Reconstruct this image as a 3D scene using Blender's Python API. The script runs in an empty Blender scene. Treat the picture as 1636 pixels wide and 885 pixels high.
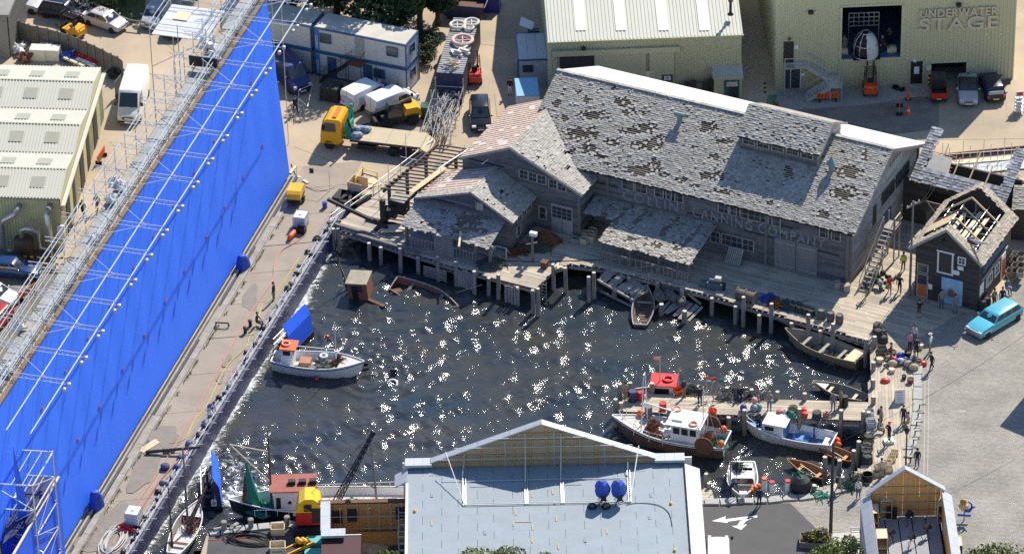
import bpy,bmesh,math,random
import numpy as np
from mathutils import Vector as V3,Matrix
R_=random.Random(7)
rad=math.radians
SC=bpy.context.scene
COL=SC.collection
# ------------------------------------------------------------------ camera
F,W,H=7500.0,1636.0,885.0
DEP,ROLL,DIST=rad(33.0),rad(-1.2),379.0
fwd=V3((0,math.cos(DEP),-math.sin(DEP)))
_r=V3((1,0,0));_u=_r.cross(fwd)
RT=_r*math.cos(ROLL)+_u*math.sin(ROLL)
UP=_u*math.cos(ROLL)-_r*math.sin(ROLL)
CAM=-fwd*DIST
cd=bpy.data.cameras.new('camera');co=bpy.data.objects.new('camera',cd);COL.objects.link(co)
cd.sensor_width=36;cd.lens=36*F/W;cd.clip_start=1;cd.clip_end=3000
m=Matrix((RT,UP,-fwd)).transposed().to_4x4();m.translation=CAM
co.matrix_world=m
SC.camera=co
# ------------------------------------------------------------------ sky, sun, exposure
SUN_AZ,SUN_EL=rad(30.5),rad(45.0)
w=bpy.data.worlds.new('World');SC.world=w;w.use_nodes=True
nt=w.node_tree
sky=nt.nodes.new('ShaderNodeTexSky');sky.sky_type='NISHITA';sky.sun_disc=False
sky.sun_elevation=SUN_EL;sky.sun_rotation=SUN_AZ
sky.altitude=50;sky.air_density=1.0;sky.dust_density=0.1;sky.ozone_density=3.0
nt.links.new(sky.outputs[0],nt.nodes['Background'].inputs[0])
nt.nodes['Background'].inputs[1].default_value=0.13
sl=bpy.data.lights.new('sun','SUN');so=bpy.data.objects.new('sun',sl);COL.objects.link(so)
sl.energy=5.0;sl.angle=rad(0.5);sl.color=(1.0,0.93,0.81)
SUNV=V3((math.sin(SUN_AZ)*math.cos(SUN_EL),math.cos(SUN_AZ)*math.cos(SUN_EL),math.sin(SUN_EL)))
so.rotation_euler=SUNV.to_track_quat('Z','Y').to_euler()
SC.view_settings.view_transform='Standard';SC.view_settings.look='None'
SC.view_settings.gamma=1;SC.view_settings.exposure=0.42
SC.cycles.use_denoising=False
SC.cycles.max_bounces=6;SC.cycles.diffuse_bounces=3;SC.cycles.glossy_bounces=3
SC.cycles.sample_clamp_indirect=2
def P(px,py,z=0.0):
 """point at height z seen at photo pixel px,py"""
 d=fwd*F+RT*(px-W/2)-UP*(py-H/2)
 t=(z-CAM.z)/d.z
 return CAM+d*t
def P2(px,py,z=0.0):
 p=P(px,py,z);return(p.x,p.y)
 # ------------------------------------------------------------------ materials
MATS={}
def mat(name,col,rough=0.7,metal=0.0,var=0.0,scale=3.0,bump=0.0,bscale=20.0,island=0.0,col2=None,stretch=None,spec=0.5,detail=4.0,coat=0.0):
 """procedural surface: base colour, noise stain (var, towards col2), per-piece tone (island), fine relief"""
 if name in MATS:return MATS[name]
 M=bpy.data.materials.new(name);M.use_nodes=True
 n=M.node_tree.nodes;l=M.node_tree.links
 b=n['Principled BSDF']
 b.inputs['Roughness'].default_value=rough;b.inputs['Metallic'].default_value=metal
 b.inputs['Specular IOR Level'].default_value=spec
 if coat:b.inputs['Coat Weight'].default_value=coat;b.inputs['Coat Roughness'].default_value=0.05
 c=(col[0],col[1],col[2],1)
 b.inputs['Base Color'].default_value=c
 out=None
 tc=None
 if var>0 or bump>0:
  tc=n.new('ShaderNodeTexCoord');co_=tc.outputs['Object']
  if stretch:
   mp=n.new('ShaderNodeMapping');mp.inputs['Scale'].default_value=stretch
   l.new(co_,mp.inputs['Vector']);co_=mp.outputs['Vector']
 if var>0:
  t=n.new('ShaderNodeTexNoise');t.inputs['Scale'].default_value=scale;t.inputs['Detail'].default_value=detail
  t.inputs['Roughness'].default_value=0.65
  l.new(co_,t.inputs['Vector'])
  rp=n.new('ShaderNodeMapRange');rp.inputs['From Min'].default_value=0.35;rp.inputs['From Max'].default_value=0.68
  l.new(t.outputs['Fac'],rp.inputs['Value'])
  mx=n.new('ShaderNodeMix');mx.data_type='RGBA'
  c2=col2 or(col[0]*0.45,col[1]*0.45,col[2]*0.45)
  mx.inputs['A'].default_value=c;mx.inputs['B'].default_value=(c2[0],c2[1],c2[2],1)
  mu=n.new('ShaderNodeMath');mu.operation='MULTIPLY';mu.inputs[1].default_value=var
  l.new(rp.outputs[0],mu.inputs[0]);l.new(mu.outputs[0],mx.inputs['Factor'])
  out=mx.outputs['Result']
 if island>0:
  g=n.new('ShaderNodeNewGeometry')
  rp=n.new('ShaderNodeMapRange');rp.inputs['To Min'].default_value=1-island;rp.inputs['To Max'].default_value=1+island
  l.new(g.outputs['Random Per Island'],rp.inputs['Value'])
  hs=n.new('ShaderNodeHueSaturation')
  l.new(rp.outputs[0],hs.inputs['Value'])
  if out:l.new(out,hs.inputs['Color'])
  else:hs.inputs['Color'].default_value=c
  out=hs.outputs['Color']
 if out:l.new(out,b.inputs['Base Color'])
 if bump>0:
  t2=n.new('ShaderNodeTexNoise');t2.inputs['Scale'].default_value=bscale;t2.inputs['Detail'].default_value=3
  l.new(co_,t2.inputs['Vector'])
  bp=n.new('ShaderNodeBump');bp.inputs['Strength'].default_value=bump;bp.inputs['Distance'].default_value=0.05
  l.new(t2.outputs['Fac'],bp.inputs['Height']);l.new(bp.outputs[0],b.inputs['Normal'])
 MATS[name]=M
 return M
def paint(name,col,rough=0.35):return mat(name,col,rough,var=0.12,scale=1.5,coat=0.0)
# ------------------------------------------------------------------ mesh builder
class MB:
 def __init__(s):s.v=[];s.f=[];s.mi=[];s.cur=0
 def add(s,vs,fs):
  o=len(s.v);s.v.extend([tuple(p)for p in vs])
  for f in fs:s.f.append(tuple(o+i for i in f));s.mi.append(s.cur)
  return s
 def box(s,c,d,rz=0.0,M=None,taper=1.0):
  x,y,z=d[0]/2,d[1]/2,d[2]/2
  vs=[(-x,-y,-z),(x,-y,-z),(x,y,-z),(-x,y,-z),(-x*taper,-y*taper,z),(x*taper,-y*taper,z),(x*taper,y*taper,z),(-x*taper,y*taper,z)]
  if M is not None:vs=[M@V3(p)for p in vs]
  if rz:
   ca,sa=math.cos(rz),math.sin(rz);vs=[(p[0]*ca-p[1]*sa,p[0]*sa+p[1]*ca,p[2])for p in vs]
  vs=[(p[0]+c[0],p[1]+c[1],p[2]+c[2])for p in vs]
  return s.add(vs,[(0,3,2,1),(4,5,6,7),(0,1,5,4),(1,2,6,5),(2,3,7,6),(3,0,4,7)])
 def bb(s,x0,x1,y0,y1,z0,z1):
  return s.box(((x0+x1)/2,(y0+y1)/2,(z0+z1)/2),(abs(x1-x0),abs(y1-y0),abs(z1-z0)))
 def bar(s,p0,p1,wd,h=None,roll=0.0):
  """rectangular bar from p0 to p1"""
  p0=V3(p0);p1=V3(p1);d=p1-p0;L=d.length
  if L<1e-6:return s
  h=h or wd
  z=d/L;ref=V3((0,0,1))if abs(z.z)<0.95 else V3((0,1,0))
  x=ref.cross(z).normalized();y=z.cross(x)
  if roll:x,y=x*math.cos(roll)+y*math.sin(roll),y*math.cos(roll)-x*math.sin(roll)
  vs=[]
  for q in(p0,p1):
   for a,b in((-1,-1),(1,-1),(1,1),(-1,1)):vs.append(q+x*(a*wd/2)+y*(b*h/2))
  return s.add(vs,[(0,3,2,1),(4,5,6,7),(0,1,5,4),(1,2,6,5),(2,3,7,6),(3,0,4,7)])
 def cyl(s,p0,p1,r0,r1=None,n=8,caps=True):
  p0=V3(p0);p1=V3(p1);d=p1-p0;L=d.length
  if L<1e-6:return s
  r1=r0 if r1 is None else r1
  z=d/L;ref=V3((0,0,1))if abs(z.z)<0.95 else V3((0,1,0))
  x=ref.cross(z).normalized();y=z.cross(x)
  vs=[]
  for q,r in((p0,r0),(p1,r1)):
   for i in range(n):
    a=2*math.pi*i/n;vs.append(q+x*(r*math.cos(a))+y*(r*math.sin(a)))
  fs=[(i,(i+1)%n,n+(i+1)%n,n+i)for i in range(n)]
  if caps:fs+=[tuple(range(n-1,-1,-1)),tuple(range(n,2*n))]
  return s.add(vs,fs)
 def tube(s,pts,r,n=6,closed=False,caps=True):
  pts=[V3(p)for p in pts];k=len(pts);vs=[]
  for i,p in enumerate(pts):
   if closed:d=pts[(i+1)%k]-pts[i-1]
   else:d=pts[min(i+1,k-1)]-pts[max(i-1,0)]
   z=d.normalized();ref=V3((0,0,1))if abs(z.z)<0.9 else V3((0,1,0))
   x=ref.cross(z).normalized();y=z.cross(x)
   rr=r[i]if isinstance(r,(list,tuple))else r
   for j in range(n):
    a=2*math.pi*j/n;vs.append(p+x*(rr*math.cos(a))+y*(rr*math.sin(a)))
  fs=[]
  for i in range(k if closed else k-1):
   for j in range(n):
    a=i*n+j;b=i*n+(j+1)%n;i2=(i+1)%k
    fs.append((a,b,i2*n+(j+1)%n,i2*n+j))
  if caps and not closed:fs+=[tuple(range(n-1,-1,-1)),tuple(range((k-1)*n,k*n))]
  return s.add(vs,fs)
 def loft(s,rings,cap0=True,cap1=True,closed=True):
  n=len(rings[0]);vs=[p for r in rings for p in r];fs=[]
  for i in range(len(rings)-1):
   for j in range(n if closed else n-1):
    a=i*n+j;b=i*n+(j+1)%n
    fs.append((a,b,b+n,a+n))
  if cap0:fs.append(tuple(range(n-1,-1,-1)))
  if cap1:fs.append(tuple(range((len(rings)-1)*n,len(rings)*n)))
  return s.add(vs,fs)
 def lathe(s,c,prof,n=12,axis='z'):
  """profile [(r, h)...] turned about a vertical axis at c"""
  rings=[]
  for r,h in prof:
   ring=[]
   for i in range(n):
    a=2*math.pi*i/n;x,y=r*math.cos(a),r*math.sin(a)
    if axis=='z':ring.append((c[0]+x,c[1]+y,c[2]+h))
    elif axis=='x':ring.append((c[0]+h,c[1]+x,c[2]+y))
    else:ring.append((c[0]+x,c[1]+h,c[2]-y))
   rings.append(ring)
  return s.loft(rings)
 def torus(s,c,R,r,n=16,k=6,M=None):
  pts=[]
  for i in range(n):
   a=2*math.pi*i/n;p=V3((R*math.cos(a),R*math.sin(a),0))
   if M is not None:p=M@p
   pts.append(V3(c)+p)
  return s.tube(pts,r,k,closed=True)
 def sphere(s,c,r,n=10,k=6,sc=(1,1,1)):
  prof=[]
  rings=[]
  for j in range(k+1):
   t=math.pi*(j/k);t=min(max(t,0.06),math.pi-0.06)
   rings.append([(c[0]+sc[0]*r*math.sin(t)*math.cos(2*math.pi*i/n),c[1]+sc[1]*r*math.sin(t)*math.sin(2*math.pi*i/n),c[2]-sc[2]*r*math.cos(t))for i in range(n)])
  return s.loft(rings)
 def prism(s,pts,z0,z1):
  n=len(pts)
  def zz(z,i):return z[i]if isinstance(z,(list,tuple))else z
  vs=[(p[0],p[1],zz(z0,i))for i,p in enumerate(pts)]+[(p[0],p[1],zz(z1,i))for i,p in enumerate(pts)]
  fs=[tuple(range(n-1,-1,-1)),tuple(range(n,2*n))]+[(i,(i+1)%n,n+(i+1)%n,n+i)for i in range(n)]
  return s.add(vs,fs)
 def slab(s,a,b,c,d,t):
  """thick quad: corners a b c d (counter-clockwise from above/outside), thickness t inwards"""
  a,b,c,d=map(V3,(a,b,c,d));nrm=(b-a).cross(d-a).normalized()*t
  vs=[a-nrm,b-nrm,c-nrm,d-nrm,a,b,c,d]
  return s.add(vs,[(0,3,2,1),(4,5,6,7),(0,1,5,4),(1,2,6,5),(2,3,7,6),(3,0,4,7)])
 def build(s,name,mats,parent=None,smooth=False,loc=None,rz=0.0,kind=None,fixn=False):
  me=bpy.data.meshes.new(name);me.from_pydata(s.v,[],s.f)
  if not isinstance(mats,(list,tuple)):mats=[mats]
  for M_ in mats:me.materials.append(M_)
  if len(mats)>1:me.polygons.foreach_set('material_index',s.mi)
  if smooth:me.polygons.foreach_set('use_smooth',[True]*len(me.polygons))
  if fixn:
   bm=bmesh.new();bm.from_mesh(me);bmesh.ops.recalc_face_normals(bm,faces=bm.faces);bm.to_mesh(me);bm.free()
  me.update()
  o=bpy.data.objects.new(name,me);COL.objects.link(o)
  if parent is not None:o.parent=parent
  if loc is not None:o.location=loc
  if rz:o.rotation_euler=(0,0,rz)
  if kind:o['kind']=kind
  return o
def root(name,label,cat,loc=(0,0,0),rz=0.0,group=None):
 o=bpy.data.objects.new(name,None);COL.objects.link(o)
 o.empty_display_size=0.3
 o.location=loc;o.rotation_euler=(0,0,rz)
 o['label']=label;o['category']=cat
 if group:o['group']=group
 return o
def tag(o,label,cat,group=None):
 o['label']=label;o['category']=cat
 if group:o['group']=group
 return o
def struct(o):o['kind']='structure';return o
def dup(o,parent=None,loc=None,rz=None,label=None,group=None,scale=None):
 c=o.copy();COL.objects.link(c)
 if parent is not None:c.parent=parent
 if loc is not None:c.location=loc
 if rz is not None:c.rotation_euler=(0,0,rz)
 if label:c['label']=label
 if group:c['group']=group
 if scale:c.scale=(scale,scale,scale)
 for ch in list(o.children):dup(ch,c)
 return c
def heading(pf,pr,z=0.0):
 """ground position (midpoint) and heading from photo pixels of front and rear"""
 a=P(*pf,z);b=P(*pr,z)
 return(a+b)/2,math.atan2(a.y-b.y,a.x-b.x),(a-b).length
class Fr:
 """local frame on the ground: origin, angle"""
 def __init__(s,o,ang):
  s.o=V3((o[0],o[1],0));s.a=ang
  s.u=V3((math.cos(ang),math.sin(ang),0));s.v=V3((-s.u.y,s.u.x,0))
 def __call__(s,a,b,z=0.0):return s.o+s.u*a+s.v*b+V3((0,0,z))
 def loc(s,p):
  d=V3((p[0],p[1],0))-s.o;return d.dot(s.u),d.dot(s.v)
  # ------------------------------------------------------------------ palette
m_steel=mat('galvanised_tube',(0.62,0.63,0.64),0.42,0.55,var=0.3,scale=4)
m_alu=mat('alu_truss',(0.72,0.73,0.75),0.38,0.5,var=0.15,scale=3)
m_dark=mat('dark_metal',(0.025,0.026,0.03),0.5,0.3,var=0.4,scale=5)
m_black=mat('black_rubber',(0.018,0.018,0.02),0.75)
m_white=mat('white_paint',(0.78,0.78,0.76),0.45,var=0.2,scale=2,col2=(0.55,0.54,0.5))
m_glass=mat('dark_glass',(0.02,0.025,0.03),0.06,spec=0.7)
m_carglass=mat('car_glass',(0.03,0.04,0.05),0.05,spec=0.8)
m_pane=mat('window_pane',(0.03,0.04,0.055),0.12,spec=0.6,var=0.5,scale=3,col2=(0.1,0.11,0.12))
m_plank=mat('weathered_plank',(0.36,0.325,0.28),0.85,var=0.55,scale=2.2,island=0.26,col2=(0.17,0.155,0.14),bump=0.3,stretch=(1,1,1))
m_deck=mat('deck_plank',(0.48,0.41,0.31),0.85,var=0.5,scale=0.55,island=0.22,col2=(0.24,0.215,0.185),bump=0.3)
m_siding=mat('weathered_siding',(0.155,0.148,0.145),0.85,var=0.6,scale=1.3,island=0.32,col2=(0.08,0.075,0.072),stretch=(1,1,1))
m_shingle=mat('silver_shingle',(0.39,0.37,0.335),0.6,var=0.5,scale=0.6,island=0.2,col2=(0.3,0.275,0.24),spec=0.12)
m_batten=mat('roof_batten',(0.36,0.31,0.24),0.85,island=0.3)
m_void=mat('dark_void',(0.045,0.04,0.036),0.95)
m_pile=mat('pile_timber',(0.3,0.275,0.235),0.85,var=0.7,scale=2.5,col2=(0.13,0.115,0.1),stretch=(1,1,.4),island=0.2)
m_pilet=mat('pile_end',(0.62,0.56,0.46),0.85,var=0.4,scale=6)
m_darkwood=mat('tarred_timber',(0.045,0.038,0.034),0.8,var=0.5,scale=3,island=0.3,col2=(0.085,0.07,0.06))
m_post=mat('grey_post',(0.2,0.18,0.16),0.85,var=0.5,scale=3)
m_ply=mat('raw_plywood',(0.66,0.5,0.3),0.7,var=0.35,scale=1.2,col2=(0.45,0.29,0.14),island=0.1)
m_plyor=mat('orange_plywood',(0.68,0.34,0.1),0.65,var=0.45,scale=1.0,col2=(0.5,0.23,0.06),island=0.14)
m_plyold=mat('yellowed_plywood',(0.4,0.3,0.175),0.75,var=0.4,scale=0.9,col2=(0.32,0.245,0.15),island=0.12)
m_zinc=mat('lead_flashing',(0.42,0.44,0.47),0.5,0.15,var=0.4,scale=1.2,col2=(0.29,0.31,0.35),island=0.08)
m_tan=mat('tan_board',(0.66,0.55,0.38),0.7,var=0.25,scale=2,island=0.12)
m_rope=mat('pale_rope',(0.5,0.48,0.44),0.9)
m_orange=mat('safety_orange',(0.85,0.14,0.02),0.5,var=0.15,scale=4)
m_red=mat('signal_red',(0.6,0.03,0.025),0.4,var=0.2,scale=3)
m_yellow=mat('machine_yellow',(0.85,0.42,0.02),0.4,var=0.2,scale=3)
m_green=mat('net_green',(0.02,0.22,0.15),0.8,var=0.4,scale=5)
m_bluep=mat('cover_blue',(0.02,0.07,0.42),0.5,var=0.3,scale=3)
m_sage=mat('sage_cladding',(0.5,0.49,0.31),0.5,0.0,var=0.25,scale=0.6,col2=(0.42,0.41,0.26))
m_cream=mat('pale_roof_sheet',(0.5,0.495,0.425),0.5,0.0,var=0.25,scale=0.5,col2=(0.41,0.4,0.33))
m_rooflt=mat('rooflight_sheet',(0.36,0.35,0.28),0.4,var=0.2,scale=3)
m_rust=mat('rusty_brown',(0.16,0.07,0.04),0.8,var=0.6,scale=4,col2=(0.07,0.04,0.03))
m_net=mat('brown_net',(0.2,0.075,0.03),0.9,var=0.5,scale=8)
# ================================================================== the setting
CF=Fr((27.0,-2.2),rad(-27.0))
def inpoly(x,y,poly):
 c=False;n=len(poly);j=n-1
 for i in range(n):
  xi,yi=poly[i][0],poly[i][1];xj,yj=poly[j][0],poly[j][1]
  if(yi>y)!=(yj>y)and x<(xj-xi)*(y-yi)/(yj-yi)+xi:c=not c
  j=i
 return c
WATER_Z=-1.6
def E1(y):return 347-0.624*(y-663)
p_tl=P2(E1(318),318)
HOLE=[p_tl,CF(-40.5,-3.0)[:2],CF(-23,-3.0)[:2],CF(3.2,-3.0)[:2],P2(1424,552),P2(1424,640),P2(1412,735),P2(1385,772),P2(1300,794),P2(1218,801),P2(1100,804),(12.6,-33.25),(-8.1,-33.25),P2(512,834),P2(420,840),P2(332,849),P2(314,905),P2(300,960),P2(E1(960),960)]
HOLE=[(float(p[0]),float(p[1]))for p in HOLE]
from mathutils.geometry import tessellate_polygon
BIG=[(-900,-700),(900,-700),(900,1100),(-900,1100)]
def sheet(name,poly,z,material,holes=None):
 loops=[[V3((p[0],p[1],z))for p in poly]]+[[V3((p[0],p[1],z))for p in h]for h in(holes or[])]
 tris=tessellate_polygon(loops);pts=[p for lp in loops for p in lp]
 b=MB()
 for t in tris:
  a,c,d=(pts[i]for i in t)
  nz=(c-a).cross(d-a).z
  b.add([a,c,d]if nz>0 else[a,d,c],[(0,1,2)])
 return b.build(name,material)
def m_ground_():
 M=mat('dusty_ground',(0.5,0.395,0.275),0.9,var=0.8,scale=0.12,col2=(0.27,0.225,0.17),bump=0.25,bscale=6,detail=8)
 return M
struct(sheet('ground',BIG,0.0,m_ground_(),[HOLE]))
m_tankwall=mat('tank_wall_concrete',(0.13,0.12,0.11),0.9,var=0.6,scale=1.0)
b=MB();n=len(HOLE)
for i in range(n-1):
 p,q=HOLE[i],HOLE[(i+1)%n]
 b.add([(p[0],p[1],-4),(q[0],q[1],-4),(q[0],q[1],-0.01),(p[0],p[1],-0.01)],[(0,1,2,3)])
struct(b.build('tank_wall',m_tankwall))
# ---- water: a real wave surface
GX0,GX1,GY0,GY1,ST=-38.0,31.5,-50.0,18.0,0.115
nx,ny=int((GX1-GX0)/ST),int((GY1-GY0)/ST)
xs=GX0+np.arange(nx)*ST;ys=GY0+np.arange(ny)*ST
X,Y=np.meshgrid(xs,ys);Z=np.zeros_like(X)
rs=np.random.RandomState(3)
for lam,amp,k,spread in((5.0,.030,5,.5),(2.6,.04,8,.5),(-2.3,.056,7,.3),(1.2,.024,12,1.2),(0.7,.014,18,1.8),(0.42,.0065,20,3.0)):
 for i in range(k):
  th=(rad(62)if lam>0 else rad(-34))+rs.randn()*spread;l_=abs(lam)*(0.75+0.5*rs.rand());kk=2*math.pi/l_
  ph=rs.rand()*6.28
  wob=0.6*np.sin(X*0.21*rs.rand()+Y*0.19*rs.rand()+rs.rand()*6)
  s_=np.sin(kk*(X*math.cos(th)+Y*math.sin(th))+ph+wob)
  Z+=amp/math.sqrt(k)*(s_+0.35*s_*s_)
patch=np.clip(.82+.5*np.sin(X*.31+1.6*np.sin(Y*.23))*np.sin(Y*.37+X*.13)+.3*np.sin(X*.77+Y*.4+2*np.sin(Y*.5))*np.sin(Y*.9-X*.35),.12,1.45)
Z*=patch
def wash(c,r,amp,lam):
 global Z
 d=np.hypot(X-c[0],Y-c[1]);Z+=amp*np.exp(-(d/r)**2)*np.sin(2*math.pi*d/lam+0.8*np.sin(np.arctan2(Y-c[1],X-c[0])*5))
for px,py,r,a_,lam in((600,560,7,.06,1.5),(470,545,5,.05,1.1),(395,775,5,.07,1.0),(355,760,4,.06,.8),(470,760,5,.05,1.2),(590,600,4,.05,.9)):
 wash(P2(px,py,WATER_Z),r,a_,lam)
HA=np.array(HOLE);cx,cy=HA.mean(0)
big=[(cx+(p[0]-cx)*1.04,cy+(p[1]-cy)*1.04)for p in HOLE]
ins=np.zeros(X.shape,bool)
j=len(big)-1
for i in range(len(big)):
 xi,yi=big[i];xj,yj=big[j]
 cnd=((yi>Y)!=(yj>Y))&(X<(xj-xi)*(Y-yi)/((yj-yi)or 1e-9)+xi);ins^=cnd;j=i
idx=-np.ones(X.shape,int);idx[ins]=np.arange(ins.sum())
vs=np.stack([X[ins],Y[ins],WATER_Z+Z[ins]],1)
q=ins[:-1,:-1]&ins[1:,:-1]&ins[:-1,1:]&ins[1:,1:]
fs=np.stack([idx[:-1,:-1][q],idx[:-1,1:][q],idx[1:,1:][q],idx[1:,:-1][q]],1)
FO=np.zeros_like(X)
e0_,e1_=np.array(P2(E1(330)+21,330,WATER_Z)),np.array(P2(E1(960)+21,960,WATER_Z));de=(e1_-e0_)/np.linalg.norm(e1_-e0_)
dl_=(X-e0_[0])*(-de[1])+(Y-e0_[1])*de[0]
FO+=1.05*np.exp(-(np.abs(dl_)/.8)**1.5)
for px,py,r,k in((372,742,2.6,.75),(392,788,2.2,.7),(350,805,1.8,.7),(470,775,2.4,.6),(500,795,1.6,.5),(548,535,2.2,.5),(500,488,1.6,.45),(590,565,1.8,.4),(600,520,2.0,.32),(430,620,2.0,.3)):
 c_=P2(px,py,WATER_Z);FO+=k*np.exp(-(((X-c_[0])**2+(Y-c_[1])**2)/r**2))
me=bpy.data.meshes.new('water');me.from_pydata(vs.tolist(),[],fs.tolist())
at_=me.attributes.new('churn','FLOAT','POINT');at_.data.foreach_set('value',np.clip(FO[ins],0,1.2).astype(np.float32))
me.polygons.foreach_set('use_smooth',[True]*len(me.polygons))
MW=bpy.data.materials.new('harbour_water');MW.use_nodes=True
n_=MW.node_tree.nodes;l_=MW.node_tree.links;bs=n_['Principled BSDF']
bs.inputs['IOR'].default_value=1.5
tc=n_.new('ShaderNodeTexCoord')
def nz(scale,detail,rough,sc,rot=-30):
 mp=n_.new('ShaderNodeMapping');mp.inputs['Rotation'].default_value=(0,0,rad(rot));mp.inputs['Scale'].default_value=sc
 t=n_.new('ShaderNodeTexNoise');t.inputs['Scale'].default_value=scale;t.inputs['Detail'].default_value=detail;t.inputs['Roughness'].default_value=rough
 l_.new(tc.outputs['Object'],mp.inputs[0]);l_.new(mp.outputs[0],t.inputs['Vector']);return t.outputs['Fac']
b1=n_.new('ShaderNodeBump');b1.inputs['Strength'].default_value=.6;b1.inputs['Distance'].default_value=.1;l_.new(nz(2.4,5,.6,(.55,1.6,1)),b1.inputs['Height'])
b2=n_.new('ShaderNodeBump');b2.inputs['Strength'].default_value=.3;b2.inputs['Distance'].default_value=.035;l_.new(nz(7,3,.6,(.8,1.4,1),-50),b2.inputs['Height']);l_.new(b1.outputs[0],b2.inputs['Normal'])
l_.new(b2.outputs[0],bs.inputs['Normal'])
rp=n_.new('ShaderNodeMapRange');rp.inputs['From Min'].default_value=.36;rp.inputs['From Max'].default_value=.66;l_.new(nz(.3,5,.6,(.6,1.4,1)),rp.inputs[0])
mx=n_.new('ShaderNodeMix');mx.data_type='RGBA';mx.inputs['A'].default_value=(.026,.038,.046,1);mx.inputs['B'].default_value=(.056,.052,.042,1);l_.new(rp.outputs[0],mx.inputs['Factor'])
ga=n_.new('ShaderNodeAttribute');ga.attribute_name='churn'
fo=n_.new('ShaderNodeMath');fo.operation='MULTIPLY_ADD';l_.new(ga.outputs['Fac'],fo.inputs[0]);fo.inputs[1].default_value=.34;fo.inputs[2].default_value=-.78
ad=n_.new('ShaderNodeMath');ad.operation='ADD';l_.new(fo.outputs[0],ad.inputs[0]);l_.new(nz(2.6,9,.72,(.8,1.3,1),20),ad.inputs[1])
fr2=n_.new('ShaderNodeMapRange');fr2.inputs['From Min'].default_value=-.02;fr2.inputs['From Max'].default_value=.14;l_.new(ad.outputs[0],fr2.inputs[0])
m2_=n_.new('ShaderNodeMix');m2_.data_type='RGBA';l_.new(fr2.outputs[0],m2_.inputs['Factor']);l_.new(mx.outputs['Result'],m2_.inputs['A']);m2_.inputs['B'].default_value=(.55,.58,.6,1)
l_.new(m2_.outputs['Result'],bs.inputs['Base Color'])
r2=n_.new('ShaderNodeMapRange');r2.inputs['To Min'].default_value=.08;r2.inputs['To Max'].default_value=.6;l_.new(fr2.outputs[0],r2.inputs[0]);l_.new(r2.outputs[0],bs.inputs['Roughness'])
me.materials.append(MW)
wo=bpy.data.objects.new('water',me);COL.objects.link(wo);struct(wo)
def wz(p):return WATER_Z
# ---- left quay: concrete slabs, lower pipe ledge, blue tank lip
def E0(y):return 527-0.624*(y-345)
def BB(y):return 463-0.6063*(y-283)
m_conc=mat('quay_concrete',(0.345,0.29,0.22),0.9,var=0.75,scale=0.35,col2=(0.24,0.2,0.155),bump=0.2,bscale=9,detail=8)
quay=root('concrete_quay','worn concrete quay strip along the foot of the blue screen','quay');quay['kind']='structure'
ysl=[262,300,344,392,436,486,540,598,660,728,800,880,980]
for i in range(len(ysl)-1):
 y0,y1=ysl[i],ysl[i+1]-0.7
 x_=(P2(BB(y0)+9,y0+4),P2(E0(y0),y0-4),P2(E0(y1),y1-4),P2(BB(y1)+9,y1+4))
 MB().prism(x_[::-1],-.3,.03+.012*(i%3)).build('concrete_slab',m_conc,quay)
m_stainw=mat('damp_concrete',(0.17,0.145,0.115),0.6,var=0.6,scale=1.2,col2=(0.25,0.21,0.165))
def blob(px,py,rx,ry,ang,z,seed,k=22):
 r=random.Random(seed);c=P(px,py,0);pts=[]
 ph=[r.random()*6 for _ in range(3)]
 for i in range(k):
  a=6.283*i/k;rr=1+.28*math.sin(2*a+ph[0])+.18*math.sin(3*a+ph[1])+.1*math.sin(5*a+ph[2])
  x,y=rx*rr*math.cos(a),ry*rr*math.sin(a)
  pts.append((c.x+x*math.cos(ang)-y*math.sin(ang),c.y+x*math.sin(ang)+y*math.cos(ang)))
 return pts
stn=0
for px,py,rx,ry,an in((400,478,1.5,.75,.1),(263,697,1.5,1.3,0),(232,752,2.3,1.15,0),(228,738,2.6,.9,.05),(180,830,2.2,1.3,0),(160,868,1.8,1.4,0),(362,577,.7,.35,.1),(352,605,.6,.35,.1),(700,265,.8,.4,.1)):
 stn+=1
 if px>1000:continue
 s_=sheet('damp_patch',blob(px,py,rx,ry,rad(-105)+an,0,stn),.066+.004*stn if px<500 else.012,m_stainw);s_['kind']='structure'
sheet('pipe_ledge',[P2(E1(y),y)for y in(318,600,960)]+[P2(E0(y)+1,y-4)for y in(960,600,318)],-.28,mat('ledge_concrete',(0.3,0.28,0.25),.9,var=.7,scale=1.5))['kind']='structure'
bpy.data.objects['pipe_ledge'].location.z=0.30
m_lip=mat('tank_lip_blue',(0.03,0.032,0.09),0.45,var=0.5,scale=0.9,col2=(0.075,0.075,0.13))
b=MB()
a0=V3((*P2(E1(318),318),0));a1=V3((*P2(E1(960),960),0));nn=(a1-a0).normalized();nn=V3((-nn.y,nn.x,0))
b.add([a0+V3((0,0,.035)),a1+V3((0,0,.035)),a1+nn*.12+V3((0,0,.03)),a0+nn*.12+V3((0,0,.03)),a1+nn*.2+V3((0,0,-2.6)),a0+nn*.2+V3((0,0,-2.6))],[(0,1,2,3),(3,2,4,5)])
struct(b.build('tank_lip',m_lip,fixn=True))
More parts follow.
